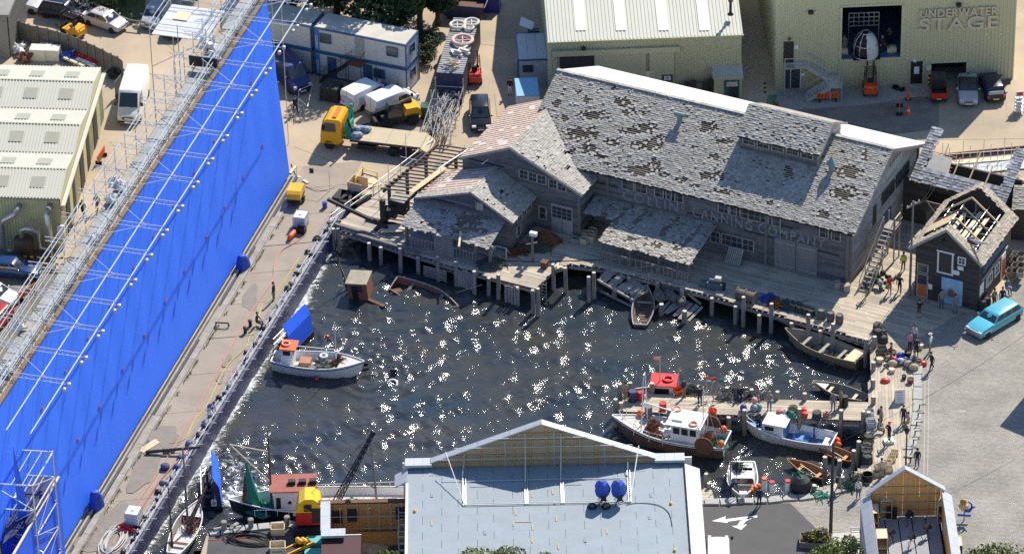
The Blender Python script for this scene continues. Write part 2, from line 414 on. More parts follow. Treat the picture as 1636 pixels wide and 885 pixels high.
# ---- asphalt, cobbled plaza, pavement, road arrow
m_asph=mat('asphalt',(0.085,0.083,0.082),0.9,var=0.5,scale=0.8,col2=(0.115,0.11,0.107),bump=0.2,bscale=30)
struct(sheet('asphalt_road',[P2(1100,807),P2(1262,803),P2(1310,850),P2(1330,905),P2(1330,980),P2(1060,980),(12.8,-46),(12.8,-33.4)],.004,m_asph))
struct(sheet('asphalt_quay',[P2(334,852),P2(420,843),P2(512,837),(-8.1,-33.5),(-8.1,-46),P2(318,980)],.004,mat('quay_asphalt',(0.065,0.063,0.062),.9,var=.5,scale=.7,col2=(.13,.125,.12))))
struct(sheet('side_yard',[P2(-20,395),P2(70,395),P2(95,440),P2(40,520),P2(-40,640),P2(-160,640),P2(-160,395)],.004,mat('yard_tarmac',(0.19,0.175,0.155),.9,var=.5,scale=.6)))
struct(sheet('stage_apron',[P2(1236,148),P2(1500,136),P2(1500,148),P2(1382,168),P2(1240,178)],.006,mat('apron_concrete',(0.36,0.34,0.31),.9,var=.4,scale=.5)))
struct(sheet('stage_shade_patch',[P2(1240,178),P2(1382,168),P2(1500,150),P2(1500,206),P2(1445,213),P2(1320,226),P2(1240,205)],.004,mat('lane_shade',(0.25,0.22,0.185),.9,var=.6,scale=.7)))  # stage building's shadow on the lane, painted as a darker ground sheet
def setts_mat():
 M=bpy.data.materials.new('granite_setts');M.use_nodes=True
 n=M.node_tree.nodes;l=M.node_tree.links;bs=n['Principled BSDF'];bs.inputs['Roughness'].default_value=.85
 tc=n.new('ShaderNodeTexCoord');mp=n.new('ShaderNodeMapping');mp.inputs['Rotation'].default_value=(0,0,rad(0))
 l.new(tc.outputs['Object'],mp.inputs[0])
 bk=n.new('ShaderNodeTexBrick');bk.inputs['Scale'].default_value=1.0;bk.inputs['Mortar Size'].default_value=.02
 bk.inputs['Brick Width'].default_value=.27;bk.inputs['Row Height'].default_value=.17
 bk.inputs['Color1'].default_value=(.39,.36,.31,1);bk.inputs['Color2'].default_value=(.29,.27,.24,1);bk.inputs['Mortar'].default_value=(.17,.16,.145,1)
 l.new(mp.outputs[0],bk.inputs['Vector'])
 t=n.new('ShaderNodeTexNoise');t.inputs['Scale'].default_value=.35;t.inputs['Detail'].default_value=6
 l.new(tc.outputs['Object'],t.inputs['Vector'])
 rp=n.new('ShaderNodeMapRange');rp.inputs['From Min'].default_value=.3;rp.inputs['From Max'].default_value=.7;rp.inputs['To Min'].default_value=.78;rp.inputs['To Max'].default_value=1.12
 l.new(t.outputs['Fac'],rp.inputs[0])
 hs=n.new('ShaderNodeHueSaturation');l.new(bk.outputs['Color'],hs.inputs['Color']);l.new(rp.outputs[0],hs.inputs['Value'])
 l.new(hs.outputs[0],bs.inputs['Base Color'])
 bp=n.new('ShaderNodeBump');bp.inputs['Strength'].default_value=.6;bp.inputs['Distance'].default_value=.03;bp.invert=True
 l.new(bk.outputs['Fac'],bp.inputs['Height']);l.new(bp.outputs[0],bs.inputs['Normal'])
 return M
m_setts=setts_mat()
PL=[P2(1562,499),P2(1640,432),P2(1800,430),P2(1800,990),P2(1500,990),P2(1333,990),P2(1330,905),P2(1310,850),P2(1264,804),P2(1300,797),P2(1372,780),P2(1440,768),P2(1463,700),P2(1470,580),P2(1470,540),P2(1535,500)]
struct(sheet('cobbled_plaza',PL,.008,m_setts))
struct(sheet('pavement',[P2(1330,852),P2(1384,848),P2(1392,990),P2(1335,990)],.013,mat('pale_paving',(.52,.5,.45),.9,var=.3,scale=1)))
def yx(*pts,w=.09,z=.014,m=None):
 b=MB()
 for(p,q)in zip(pts[:-1],pts[1:]):
  A,B=V3((*P2(*p),z)),V3((*P2(*q),z));d=(B-A).normalized();s=V3((-d.y,d.x,0))*w/2
  b.add([A-s,B-s,B+s,A+s],[(0,1,2,3)])
 o=b.build('painted_line',m or mat('faded_yellow_paint',(.55,.5,.28),.8),fixn=True);o['kind']='structure'
for q_ in(((470,235),(640,300)),((560,215),(690,262)),((250,60),(330,120)),((215,105),(300,150)),((790,60),(860,62)),((790,150),(800,240)),((1400,225),(1640,222)),((200,250),(250,262)),((690,60),(800,75))):yx(*q_,w=.05,z=.006,m=mat('ground_joint',(.2,.165,.125),.9))
ra=MB()
def pp(*pts):ra.add([V3((*P2(x,y),.012))for x,y in pts],[tuple(range(len(pts)))])
pp((1137,832),(1160,824),(1158,829),(1199,824),(1210,823),(1210,826),(1162,833),(1163,835))
pp((1196,826),(1207,825),(1192,832),(1187,838),(1194,837),(1184,846),(1169,840),(1178,839),(1182,832))
a_=ra.build('road_arrow',mat('road_paint',(.74,.74,.72),.7,var=.35,scale=4,col2=(.5,.5,.48)),fixn=True);a_['kind']='structure'
yx((1452,139),(1490,153));yx((1490,138),(1452,154));yx((1500,140),(1525,151));yx((1525,138),(1502,151));yx((1452,139),(1490,138));yx((1452,155),(1490,154))
for x in(1532,1568,1606):yx((x,136),(x+4,200),w=.06,m=mat('pale_joint',(.36,.31,.24),.9))
# ---- timber decks
m_joist=mat('joist_timber',(.3,.27,.23),.9,var=.5,scale=3,island=.25)
def planks(name,poly,ang,wd,z,parent,material,lmin=2.6,lmax=4.6,gap=.012,th=.05,seed=1,skip=0.0):
 r=random.Random(seed);ca,sa=math.cos(ang),math.sin(ang)
 L=[(p[0]*ca+p[1]*sa,-p[0]*sa+p[1]*ca)for p in poly]
 y0,y1=min(p[1]for p in L),max(p[1]for p in L);b=MB();y=y0
 while y<y1:
  ym=y+wd/2;xsn=[]
  for i in range(len(L)):
   (xa,ya),(xb,yb)=L[i-1],L[i]
   if(ya>ym)!=(yb>ym):xsn.append(xa+(xb-xa)*(ym-ya)/(yb-ya))
  xsn.sort()
  for x0,x1 in zip(xsn[::2],xsn[1::2]):
   x=x0+r.uniform(-.08,.06);end=x1+r.uniform(-.06,.08)
   while x<end-.15:
    xe=min(end,x+r.uniform(lmin,lmax))
    if end-xe<.8:xe=end
    if r.random()>=skip:
     cx,cy=(x+xe)/2,ym
     b.box((cx*ca-cy*sa,cx*sa+cy*ca,z-th/2+r.uniform(-.008,.008)),(xe-x-.015,wd-gap,th),ang+r.uniform(-.002,.002))
    x=xe
  y+=wd
 o=b.build(name,material,parent);o['kind']='stuff'
 return o
wharf=root('cannery_wharf','long grey timber wharf on piles in front of the cannery','wharf')
deckL=[CF(-41.6,-9.7),CF(-34.8,-10.5),CF(-28.6,-10.95),CF(-22.5,-11.1),CF(-22.45,-8.0),CF(-21.7,-6.6),CF(-19,-6.05),CF(-12.8,-5.95),CF(4.5,-6.75),P(1384,548),P(1470,572),P(1470,540),P(1535,500),P(1562,499),CF(7.5,2.5),CF(7.5,11),CF(-22,11),CF(-41,-2.5)]
deckL=[(p[0],p[1])for p in deckL]
planks('deck_planks',deckL,rad(-27),.24,.035,wharf,m_deck,seed=4)
PILE_N=[0]
def pile(parent,p,top=.55,r=.17,bot=-2.3,lean=0.0,slanted=None):
 b=MB();x,y=p[0],p[1]
 dx,dy=R_.uniform(-.05,.05),R_.uniform(-.05,.05)
 rings=[]
 for z,k in((bot,1.08),(-1.0,1.04),(top-.05,.97),(top,.9)):
  t=(z-bot)/(top-bot);rings.append([(x+dx*t+r*k*math.cos(i*6.283/10)*R_.uniform(.93,1.07),y+dy*t+r*k*math.sin(i*6.283/10)*R_.uniform(.93,1.07),z)for i in range(10)])
 b.loft(rings,cap1=False);b.cur=1
 b.add(rings[-1],[tuple(range(10))])
 return b.build('pile',[m_pile,m_pilet],parent)
edge=[CF(-41.6,-9.9),CF(-34.8,-10.6),CF(-28.6,-11.0),CF(-22.6,-11.1),CF(-22.5,-8.0),CF(-21.7,-6.7),CF(-19,-6.1),CF(-12.8,-6.0),CF(4.4,-6.85)]
bj=MB()
for p,q in zip(edge[:-1],edge[1:]):
 d=(q-p);L=d.length;d.normalize();s=V3((-d.y,d.x,0))
 MB().bar(p+s*.18+V3((0,0,-.34)),q+s*.18+V3((0,0,-.34)),.2,.26).build('edge_beam',m_plank,wharf)
 k=int(L/.48)
 for i in range(k):
  c=p+d*(i+.5)*L/k
  bj.bar(c-s*.06+V3((0,0,-.12)),c+s*3.0+V3((0,0,-.12)),.13,.2)
o=bj.build('joists',m_joist,wharf);o['kind']='stuff'
pil=[(533,368,.5),(541,372,.75),(590,385,.1),(608,392,.1),(639,404,.75),(668,408,.1),(699,418,.75),(728,426,.8),(757,440,.7),(796,448,.9),(852,470,.7),(860,474,1.1),(884,434,1.05),(904,438,.95),(941,452,.9),(949,448,1.05),(1138,473,.1),(1188,490,1.25),(1175,486,.1),(1232,500,1.2),(1213,500,.1),(1265,512,.1),(1292,518,1.2),(1311,524,.1),(1330,532,1.2),(1005,440,.1),(1050,448,.1),(1090,460,.1),(780,440,.1),(826,455,.1)]
for x,y,t in pil:
 p=P(x,y+5,0);pile(wharf,p,top=t)
for x0,y0,x1,y1,z0,z1 in((596,400,640,415,-1.0,-1.15),(700,440,757,462,-1.1,-1.2),(800,462,850,482,-.9,-1.2),(960,452,1000,470,-1.0,-1.2),(1140,490,1190,505,-1.0,-.9),(1235,520,1292,548,-1.3,-.7),(1330,545,1380,560,-.8,-.8)):
 MB().bar(P(x0,y0-8,z0)+V3((0,.5,0)),P(x1,y1-10,z1)+V3((0,.5,0)),.12,.2).build('brace',m_plank,wharf)
for x0,x1,y0,n in((733,757,431,6),(808,832,456,5)):
 for i in range(n):
  x=x0+(x1-x0)*i/n;p=P(x,y0+(x-x0)*.28,0)
  MB().box((p.x,p.y-.12,-.75+R_.uniform(-.1,.1)),(.2,.07,1.7+R_.uniform(-.2,.2)),rad(-27)).build('fender_board',m_plank,wharf)
def ladder(parent,px,py,h=1.9):
 p=P(px,py,0);u=CF.u;b=MB()
 for s in(-.2,.2):b.bar(p+u*s+V3((0,-.1,.1)),p+u*s+V3((0,-.15,-h)),.06)
 o=b.build('ladder',m_plank,parent)
 for i in range(6):MB().bar(p-u*.2+V3((0,-.13,-.1-i*.3)),p+u*.2+V3((0,-.13,-.1-i*.3)),.045).build('rung',m_plank,o)
ladder(wharf,869,452);ladder(wharf,1176,484)
bw=root('boardwalk','pale timber boardwalk running down beside the cobbled plaza','boardwalk')
bpoly=[P2(1392,552),P2(1384,547),P2(1470,573),P2(1468,640),P2(1461,700),P2(1441,764),P2(1405,772),P2(1372,780),P2(1300,797),P2(1222,800),P2(1300,782),P2(1350,768),P2(1380,742),P2(1384,700)]
planks('deck_planks',bpoly,rad(-93),.26,.04,bw,m_deck,seed=9)
for x,y,t in((1383,560,1.1),(1397,556,1.1),(1396,592,.8),(1395,620,.8),(1395,646,.75),(1388,672,.8),(1372,720,.9),(1364,735,.9),(1345,775,.8),(1300,785,.6),(1318,752,1.3),(1340,750,.9)):
 pile(bw,P(x,y,0),top=t,r=.19)
for i in range(5):
 p=P(1392-i*1.5,575+i*30,0);MB().bar(p+V3((0,0,-.25)),p+V3((0,-2.3,-.25)),.2,.3).build('edge_beam',m_plank,bw)
for k in range(4):
 for j in range(4):
  p=P(1340+k*12,540+k*4,-.5-j*.3);MB().bar(p,p+CF.u*.6,.05,.12).build('rail_board',m_plank,wharf)
kb=root('stone_kerb','row of rough granite kerb blocks between boardwalk and cobbles','kerb');kb['kind']='structure'
m_gran=mat('granite_block',(.42,.41,.38),.85,var=.6,scale=2,col2=(.28,.27,.25),bump=.4)
kpts=[(1467,578),(1466,600),(1466,620),(1466,640),(1465,660),(1463,682),(1461,700),(1456,716),(1450,732)]
kq=[(1100,804),(1125,803),(1150,803),(1178,801),(1205,801),(1226,800),(1250,797),(1275,796),(1300,793),(1330,786),(1358,779)]
for pts in(kpts,kq,[(334,852),(352,850),(372,848),(392,845),(412,843),(432,841),(455,839),(478,837),(500,835)]):
 for p,q in zip(pts[:-1],pts[1:]):
  A,B=V3((*P2(*p),0)),V3((*P2(*q),0));d=(B-A);L=d.length
  c=(A+B)/2
  MB().box((c.x,c.y,.03),(L-.05,R_.uniform(.62,.8),.22+R_.uniform(0,.06)),math.atan2(d.y,d.x)+R_.uniform(-.03,.03),taper=.95).build('granite_block',m_gran,kb)
  # ================================================================== the cannery and its neighbours
def proj(p):
 v=V3(p)-CAM;k=v.dot(fwd)
 return W/2+F*v.dot(RT)/k,H/2-F*v.dot(UP)/k
def onplane(px,py,pt,nrm):
 d=fwd*F+RT*(px-W/2)-UP*(py-H/2)
 t=(V3(pt)-CAM).dot(nrm)/d.dot(nrm)
 return CAM+d*t
class Wall:
 """upright wall in a local frame: s runs along d from p0, outward normal n"""
 def __init__(s,parent,fr,p0,d,n):
  s.par=parent;s.fr=fr;s.p0=V3((p0[0],p0[1],0));s.d=V3((d[0],d[1],0));s.n=V3((n[0],n[1],0))
  wp=fr(p0[0],p0[1]);s.wp=wp
  s.wd=fr.u*d[0]+fr.v*d[1];s.wn=fr.u*n[0]+fr.v*n[1]
 def sz(s,px,py):
  q=onplane(px,py,s.wp,s.wn);return(q-s.wp).dot(s.wd),q.z
 def pt(s,a,z,out=0.0):return s.p0+s.d*a+s.n*out+V3((0,0,z))
 def boards(s,poly,course=.2,material=None,name='siding',skip=0.02,seed=1,holes=(),out=0.0,lmin=2.0,lmax=4.5,back=True,vertical=False):
  r=random.Random(seed);b=MB()
  if vertical:poly=[(p[1],p[0])for p in poly]
  z0,z1=min(p[1]for p in poly),max(p[1]for p in poly);z=z0
  while z<z1-.02:
   zm=min(z+course/2,z1-.01);xsn=[]
   for i in range(len(poly)):
    (xa,ya),(xb,yb)=poly[i-1],poly[i]
    if(ya>zm)!=(yb>zm):xsn.append(xa+(xb-xa)*(zm-ya)/(yb-ya))
   xsn.sort()
   for x0,x1 in zip(xsn[::2],xsn[1::2]):
    x=x0
    while x<x1-.02:
     xe=min(x1,x+r.uniform(lmin,lmax))
     if x1-xe<.6:xe=x1
     xm=(x+xe)/2
     bad=r.random()<skip
     if not bad:
      j=r.uniform(-.01,.012);e=.006 if r.random()>.06 else.05
      if vertical:
       A=s.pt(zm-course*.49,x,out);B=s.pt(zm+course*.49,x,out);C=s.pt(zm+course*.49,xe,out);D=s.pt(zm-course*.49,xe,out)
       t=.03+r.uniform(0,.015)
       vs=[A,B,C,D,A+s.n*t,B+s.n*t,C+s.n*t,D+s.n*t]
      else:
       t0,t1=.05+j,.018+j
       dz0,dz1=r.uniform(-e,e),r.uniform(-e,e)
       zt=min(z+course*1.04,z1+.0)
       vs=[s.pt(x+.006,z+dz0,out),s.pt(xe-.006,z+dz1,out),s.pt(xe-.006,zt,out),s.pt(x+.006,zt,out),s.pt(x+.006,z+dz0,out+t0),s.pt(xe-.006,z+dz1,out+t0),s.pt(xe-.006,zt,out+t1),s.pt(x+.006,zt,out+t1)]
      fs=[(4,5,6,7),(0,1,5,4),(1,2,6,5),(2,3,7,6),(3,0,4,7)]
      if s.d.cross(V3((0,0,1))).dot(s.n)<0:fs=[tuple(reversed(f))for f in fs]
      if vertical:fs=[tuple(reversed(f))for f in fs]if False else fs
      b.add(vs,fs)
     x=xe
   z+=course
  o=b.build(name,material or m_siding,s.par,fixn=vertical);o['kind']='stuff'
  if back:
   if vertical:poly=[(p[1],p[0])for p in poly]
   B=MB();f_=[s.pt(p[0],p[1],out-.02)for p in poly];g_=[s.pt(p[0],p[1],out-.14)for p in poly];k=len(poly)
   B.add(f_+g_,[tuple(range(k)),tuple(range(2*k-1,k-1,-1))]+[(i,(i+1)%k,k+(i+1)%k,k+i)for i in range(k)])
   B.build('wall',m_void,s.par,fixn=True)
  return o
 def rect(s,b,a0,a1,z0,z1,o0,o1):
  q=[s.pt(a0,z0,o0),s.pt(a1,z0,o0),s.pt(a1,z1,o0),s.pt(a0,z1,o0),s.pt(a0,z0,o1),s.pt(a1,z0,o1),s.pt(a1,z1,o1),s.pt(a0,z1,o1)]
  fs=[(0,3,2,1),(4,5,6,7),(0,1,5,4),(1,2,6,5),(2,3,7,6),(3,0,4,7)]
  if s.d.cross(V3((0,0,1))).dot(s.n)<0:fs=[tuple(reversed(f))for f in fs]
  b.add(q,fs)
 def window(s,a,z,wd,h,nx=2,ny=2,fm=None,gm=None,t=.09,out=.0,broken=0,name='window'):
  fm=fm or m_plank;gm=gm or m_pane
  g=MB();s.rect(g,a-wd/2,a+wd/2,z-h/2,z+h/2,out+.02,out+.07)
  win=g.build(name,m_void,s.par)
  f=MB()
  for(x0,x1,y0,y1)in((a-wd/2-t,a+wd/2+t,z+h/2,z+h/2+t),(a-wd/2-t,a+wd/2+t,z-h/2-t,z-h/2),(a-wd/2-t,a-wd/2,z-h/2,z+h/2),(a+wd/2,a+wd/2+t,z-h/2,z+h/2)):
   s.rect(f,x0,x1,y0,y1,out+.02,out+.12)
  for i in range(1,nx):x=a-wd/2+wd*i/nx;s.rect(f,x-.022,x+.022,z-h/2,z+h/2,out+.073,out+.105)
  for i in range(1,ny):y=z-h/2+h*i/ny;s.rect(f,a-wd/2,a+wd/2,y-.02,y+.02,out+.072,out+.1)
  f.build('frame',fm,win)
  for i in range(nx):
   for j in range(ny):
    if broken and R_.random()<broken:continue
    p=MB();s.rect(p,a-wd/2+wd*i/nx+.02,a-wd/2+wd*(i+1)/nx-.02,z-h/2+h*j/ny+.02,z-h/2+h*(j+1)/ny-.02,out+.071,out+.08)
    p.build('pane',gm,win)
  return win
 def panel(s,a0,a1,z0,z1,material,name,out=.03,t=.06,parent=None):
  b=MB();s.rect(b,a0,a1,z0,z1,out,out+t);return b.build(name,material,parent or s.par)
def shingles(parent,O,e,s,Le,Ls,wd=.28,ex=.2,hole=None,clip=None,material=None,seed=1,to_world=None,under=True,name='shingles',ragged=.08,fr=None,battens=True,bm=None):
 """courses of separate shingles on a sloping plane: O lower-left corner, e along the eave, s up the slope (local)"""
 r=random.Random(seed);O=V3(O);e=V3(e).normalized();s=V3(s).normalized();n=e.cross(s).normalized()
 if n.z<0:n=-n
 b=MB();rows=int(Ls/ex)+1
 for j in range(rows):
  v=j*ex;x=-r.random()*wd
  while x<Le:
   ww=wd*r.uniform(.6,1.3);xc=x+ww/2;x0=max(x,0);x1=min(x+ww,Le)
   x+=ww
   if x1-x0<.05:continue
   if clip and not clip(xc,v+ex/2):continue
   c=O+e*xc+s*(v+ex/2)
   if hole and hole(fr(c.x,c.y,c.z)if fr else c,r):continue
   lo=v-r.uniform(0,ragged)*(1 if j else 1.5);hi=min(v+ex*1.35,Ls+.02)
   k0=.045+r.uniform(0,.03)+(.05 if r.random()<.04 else 0);k1=.008
   sl=r.uniform(-.012,.012)
   if r.random()<.02:sl=r.uniform(-.08,.08)
   g=.008
   vs=[O+e*(x0+g+sl)+s*lo+n*k0,O+e*(x1-g+sl)+s*lo+n*(k0+r.uniform(-.008,.008)),O+e*(x1-g)+s*hi+n*k1,O+e*(x0+g)+s*hi+n*k1]
   vs+=[q-n*.022 for q in vs[:2]]
   b.add(vs,[(0,1,2,3),(4,5,1,0),(4,0,3),(1,5,2)])
 o=b.build(name,material or m_shingle,parent);o['kind']='stuff'
 if battens:
  bb_=MB()
  for j in range(0,rows):
   v=min(j*ex+.06,Ls-.03)
   if clip:
    xsn=[x for x in np.arange(0.05,Le,.25)if clip(x,v)]
    if not xsn:continue
    x0,x1=min(xsn),max(xsn)
   else:x0,x1=0.02,Le-.02
   if x1-x0<.3:continue
   bb_.bar(O+e*x0+s*v-n*.03,O+e*x1+s*v-n*.03,.035,.055)
  q=bb_.build('battens',bm or m_batten,parent);q['kind']='stuff'
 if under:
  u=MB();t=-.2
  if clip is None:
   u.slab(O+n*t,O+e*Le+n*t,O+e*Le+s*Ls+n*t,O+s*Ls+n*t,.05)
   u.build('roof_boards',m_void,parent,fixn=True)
 return o
HOLES=[(890,166,9,8),(938,161,8,7),(925,148,5,4),(948,184,24,9),(930,214,30,12),(997,164,16,8),(1005,180,14,7),(982,143,9,4),(1026,180,6,5),(1005,210,20,7),(1034,205,20,8),(1054,220,14,5),(1130,203,15,11),(1156,226,16,5),(912,243,10,5),(940,238,14,10),(980,228,12,6),(1034,232,26,10),(1020,272,34,9),(1047,264,14,10),(1062,280,12,5),(1086,288,16,6),(1138,281,22,8),(1143,251,10,7),(1153,306,18,4),(1112,298,8,4),(1109,235,5,3),(1260,277,9,9),(1273,256,6,4),(1354,275,24,12),(1348,308,22,13),(1382,247,4,14),(1315,343,11,8),(1229,325,8,4),(1312,252,3,3),(1304,280,3,3),(1346,243,5,3),(1382,311,5,4),(1406,262,3,3),(870,205,10,5),(903,190,6,6),(960,250,12,4)]
def main_hole(wp,r):
 x,y=proj(wp)
 for hx,hy,rx,ry in HOLES:
  d=((x-hx)/rx)**2+((y-hy)/ry)**2
  if d<.3+1.15*r.random():return r.random()<.9
 return r.random()<.018
can=root('cannery','huge derelict grey timber cannery with patchy shingle roof beside the harbour','building',CF(0,0),CF.a)
EZ,RZ,RB=5.5,9.0,7.15
OH_=.55;sl_len=math.hypot(RB+OH_,(RZ-EZ)*(RB+OH_)/RB)
sv=V3((0,RB,RZ-EZ)).normalized()
A0=-29.3
def main_clip(x,v):
 a=A0+x;bb=-OH_+v*sv.y;z=EZ-.27+v*sv.z
 if a<-22.3 and z<7.4-abs(a+28.7)*.45-.02 and bb<3.9:return False
 if-11.4<a<-4.7 and 4.2<bb:return False
 return True
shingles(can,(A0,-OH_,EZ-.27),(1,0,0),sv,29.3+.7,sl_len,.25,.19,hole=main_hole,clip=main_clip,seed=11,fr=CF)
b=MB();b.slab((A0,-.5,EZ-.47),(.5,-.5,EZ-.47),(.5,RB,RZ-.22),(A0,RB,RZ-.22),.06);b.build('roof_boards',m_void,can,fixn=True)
m_whitesheet=mat('white_roof_sheet',(.74,.73,.7),.55,var=.25,scale=.8,col2=(.5,.47,.42),island=.05)
far=root('sheet_holder','','')if False else None
k=11
for i in range(k):
 a0,a1=A0+i*(30/k),A0+(i+1)*(30/k)-.03
 MB().slab((a0,RB+.05,RZ-.02),(a1,RB+.05,RZ-.02),(a1,14.9,EZ-.28),(a0,14.9,EZ-.28),.07).build('roof_sheet',m_whitesheet,can,fixn=True)
b=MB()
for i in range(60):
 a=A0+i*.5+R_.uniform(-.05,.05)
 b.box((a+.25,RB-.02,RZ+.05),(.5,.34,.04),M=Matrix.Rotation(R_.uniform(-.03,.03),3,'Y'))
o=b.build('ridge_caps',m_shingle,can);o['kind']='stuff'
wf=Wall(can,CF,(-29.3,0),(1,0),(0,-1))
def fs_(px,py):return wf.sz(px,py)
wf.boards([(6.5,0),(29.3,0),(29.3,EZ),(6.5,EZ)],.19,seed=3,skip=.03)
wr=Wall(can,CF,(0,0),(0,1),(1,0))
wr.boards([(0,0),(14.3,0),(14.3,EZ),(7.15,RZ-.15),(0,EZ)],.19,seed=4,skip=.012,material=mat('pale_siding',(.37,.35,.325),.85,var=.55,scale=1.3,island=.26,col2=(.2,.185,.17)))
wl=Wall(can,CF,(-29.3,14.3),(0,-1),(-1,0));wl.boards([(0,0),(14.3,0),(14.3,EZ),(7.15,RZ-.15),(0,EZ)],.25,seed=5)
wb=Wall(can,CF,(0,14.3),(-1,0),(0,1));wb.boards([(0,0),(29.3,0),(29.3,EZ),(0,EZ)],.3,seed=6)
for s0,wd in((.12,.24),(8.0,.2),(22.1,.24),(14.9,.16),(29.2,.26)):wf.panel(s0-wd/2,s0+wd/2,0,EZ,m_post,'post',.05,.12)
for s0 in(.1,14.2):wr.panel(s0-.12,s0+.12,0,EZ,m_post,'post',.05,.12)
for sgn,b0,b1 in((1,-.55,RB),(-1,14.9,RB)):
 MB().bar((.62,b0,EZ-.43),(.62,b1,RZ-.2),.06,.3).build('rake_board',m_plank,can)
def ppw(x,y):return wf.sz(x,y)
for x,y,nx in((1004,292,3),(1025,297,3),(1056,304,3),(1070,309,2),(1083,312,2),(1158,331,3),(1174,335,2),(1187,338,2),(1206,343,3),(1225,347,3),(1238,350,3),(1320,370,2),(1334,374,2)):
 a,z=ppw(x,y);wf.window(a,4.42,.95,.8,2,2,broken=.25,out=.03)
for x,y in((1160,388),(1178,392),(1196,396),(1145,384)):
 a,z=ppw(x,y);wf.window(a,1.5,.9,.95,2,2,out=.03,broken=.2)
a,z=ppw(1272,418);
for k_ in(-1,1):
 d_=wf.panel(a+k_*.95-.92,a+k_*.95+.92,.05,2.9,mat('barn_door',(.25,.235,.22),.85,var=.6,scale=1.5,col2=(.13,.12,.11),stretch=(4,4,.5)),'barn_door',.06,.08)
 for zz in(.35,2.5):
  bq=MB();wf.rect(bq,a+k_*.95-.85,a+k_*.95+.85,zz,zz+.14,.145,.19);bq.build('ledge_board',m_plank,d_)
for x,y in((1412,326),(1422,316),(1434,304),(1445,295)):
 a,z=wr.sz(x,y);wr.window(a,4.35,1.0,.95,2,2,out=.03,fm=m_darkwood)
a,z=wr.sz(1396,356);wr.panel(a-.35,a+.35,2.9,4.6,m_void,'doorway',.03,.05)
a,z=wr.sz(1414,392);wr.panel(a-.7,a+.9,.05,2.6,mat('blue_door',(.06,.13,.24),.7,var=.4),'door',.04,.07)
def lettering(txt,size,material,parent,M_,name='painted_lettering',ext=.008,sx=1.0,sp=1.0,off=0.0):
 cu=bpy.data.curves.new(name,'FONT');cu.body=txt;cu.size=size;cu.extrude=ext;cu.align_x='LEFT';cu.space_character=sp;cu.offset=off
 ob=bpy.data.objects.new(name,cu);COL.objects.link(ob)
 me=bpy.data.meshes.new_from_object(ob.evaluated_get(bpy.context.evaluated_depsgraph_get()))
 COL.objects.unlink(ob);bpy.data.objects.remove(ob)
 me.transform(Matrix.Diagonal((sx,1,1,1)))
 me.transform(M_);me.materials.clear();me.materials.append(material)
 o=bpy.data.objects.new(name,me);COL.objects.link(o);o.parent=parent
 return o
def bolden(o,t):
 pass
def face_matrix(p,d,up=V3((0,0,1))):
 d=V3(d).normalized();n=d.cross(up).normalized()
 m_=Matrix((d,up,n)).transposed().to_4x4();m_.translation=V3(p);return m_
m_fade=mat('faded_white_paint',(.33,.33,.32),.9,var=1.0,scale=2.6,col2=(.15,.145,.14))
for txt,x0,x1,y0,y1 in(('COLLINS',995,1097,313,336),('CANNING',1106,1202,344,360),('COMPANY',1211,1318,372,395)):
 s0,z0=ppw(x0,y0);s1,z1=ppw(x1,y1)
 o=lettering(txt,1.3,m_fade,can,Matrix.Identity(4),sp=1.25,off=.02);xs2=[v.co.x for v in o.data.vertices];o.data.transform(face_matrix(wf.pt(s0,2.93,.058),(1,0,0))@Matrix.Diagonal(((s1-s0)/(max(xs2)-min(xs2)),1,1,1)))
s0,z0=wr.sz(1421,262);lettering('LINS',1.1,m_fade,can,face_matrix(wr.pt(s0,z0-.3,.06),(0,1,0)),sx=1.0)
# ---- cross wing
wg=MB()
WA0,WAX,WA1,WB,WEZ,WRZ=-34.6,-28.7,-22.6,-2.7,4.6,7.3
ws=V3((-(WA1+.4-WAX),0,WRZ-WEZ+.18));wl_=ws.length
def w_hole(wp,r):
 x,y=proj(wp)
 for hx,hy,rx,ry in((907,268,5,5),(860,252,4,3),(880,250,4,2),(906,244,6,4),(835,247,3,2)):
  if((x-hx)/rx)**2+((y-hy)/ry)**2<.6+.6*r.random():return True
 return r.random()<.012
def w_clip(x,v):
 bb=WB-.35+x;z=WEZ-.18+v*(ws.z/wl_)
 return bb<.1 or z>EZ+bb*(RZ-EZ)/RB-.12
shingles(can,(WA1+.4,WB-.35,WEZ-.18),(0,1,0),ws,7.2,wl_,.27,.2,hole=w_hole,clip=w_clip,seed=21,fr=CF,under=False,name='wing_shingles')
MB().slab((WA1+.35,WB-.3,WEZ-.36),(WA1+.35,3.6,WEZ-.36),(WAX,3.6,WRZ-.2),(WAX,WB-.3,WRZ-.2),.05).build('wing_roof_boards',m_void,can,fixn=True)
w1=Wall(can,CF,(WA0,WB),(1,0),(0,-1));w1.boards([(0,0),(WA1-WA0,0),(WA1-WA0,WEZ),(WAX-WA0,WRZ-.12),(1.35,5.0),(1.35,0)],.19,seed=31,skip=.01)
w2=Wall(can,CF,(WA1,WB),(0,1),(1,0));w2.boards([(0,0),(2.6,0),(2.6,WEZ),(0,WEZ)],.19,seed=32)
w1.panel(WA1-WA0-.14,WA1-WA0+.1,0,WEZ,m_post,'post',.05,.1)
for x,y in((838,278),(852,282),(866,286),(885,293),(898,297)):
 a,z=w1.sz(x,y);w1.window(a,z,.75,.75,2,2,out=.03,broken=.3)
for k_,(x,y)in enumerate(((891,352),(907,357))):
 a,z=w1.sz(x,y);d_=w1.panel(a-.52,a+.52,.05,2.75,mat('grey_door',(.34,.34,.33),.8,var=.4,scale=2),'door',.06,.07)
 for ii in range(2):
  for jj in range(3):
   q_=MB();w1.rect(q_,a-.42+ii*.44,a-.03+ii*.44,1.5+jj*.36,1.8+jj*.36,.12,.14);q_.build('pane',m_pane,d_)
a,z=w1.sz(868,348);w1.window(a,1.6,.55,1.1,1,2,out=.03)
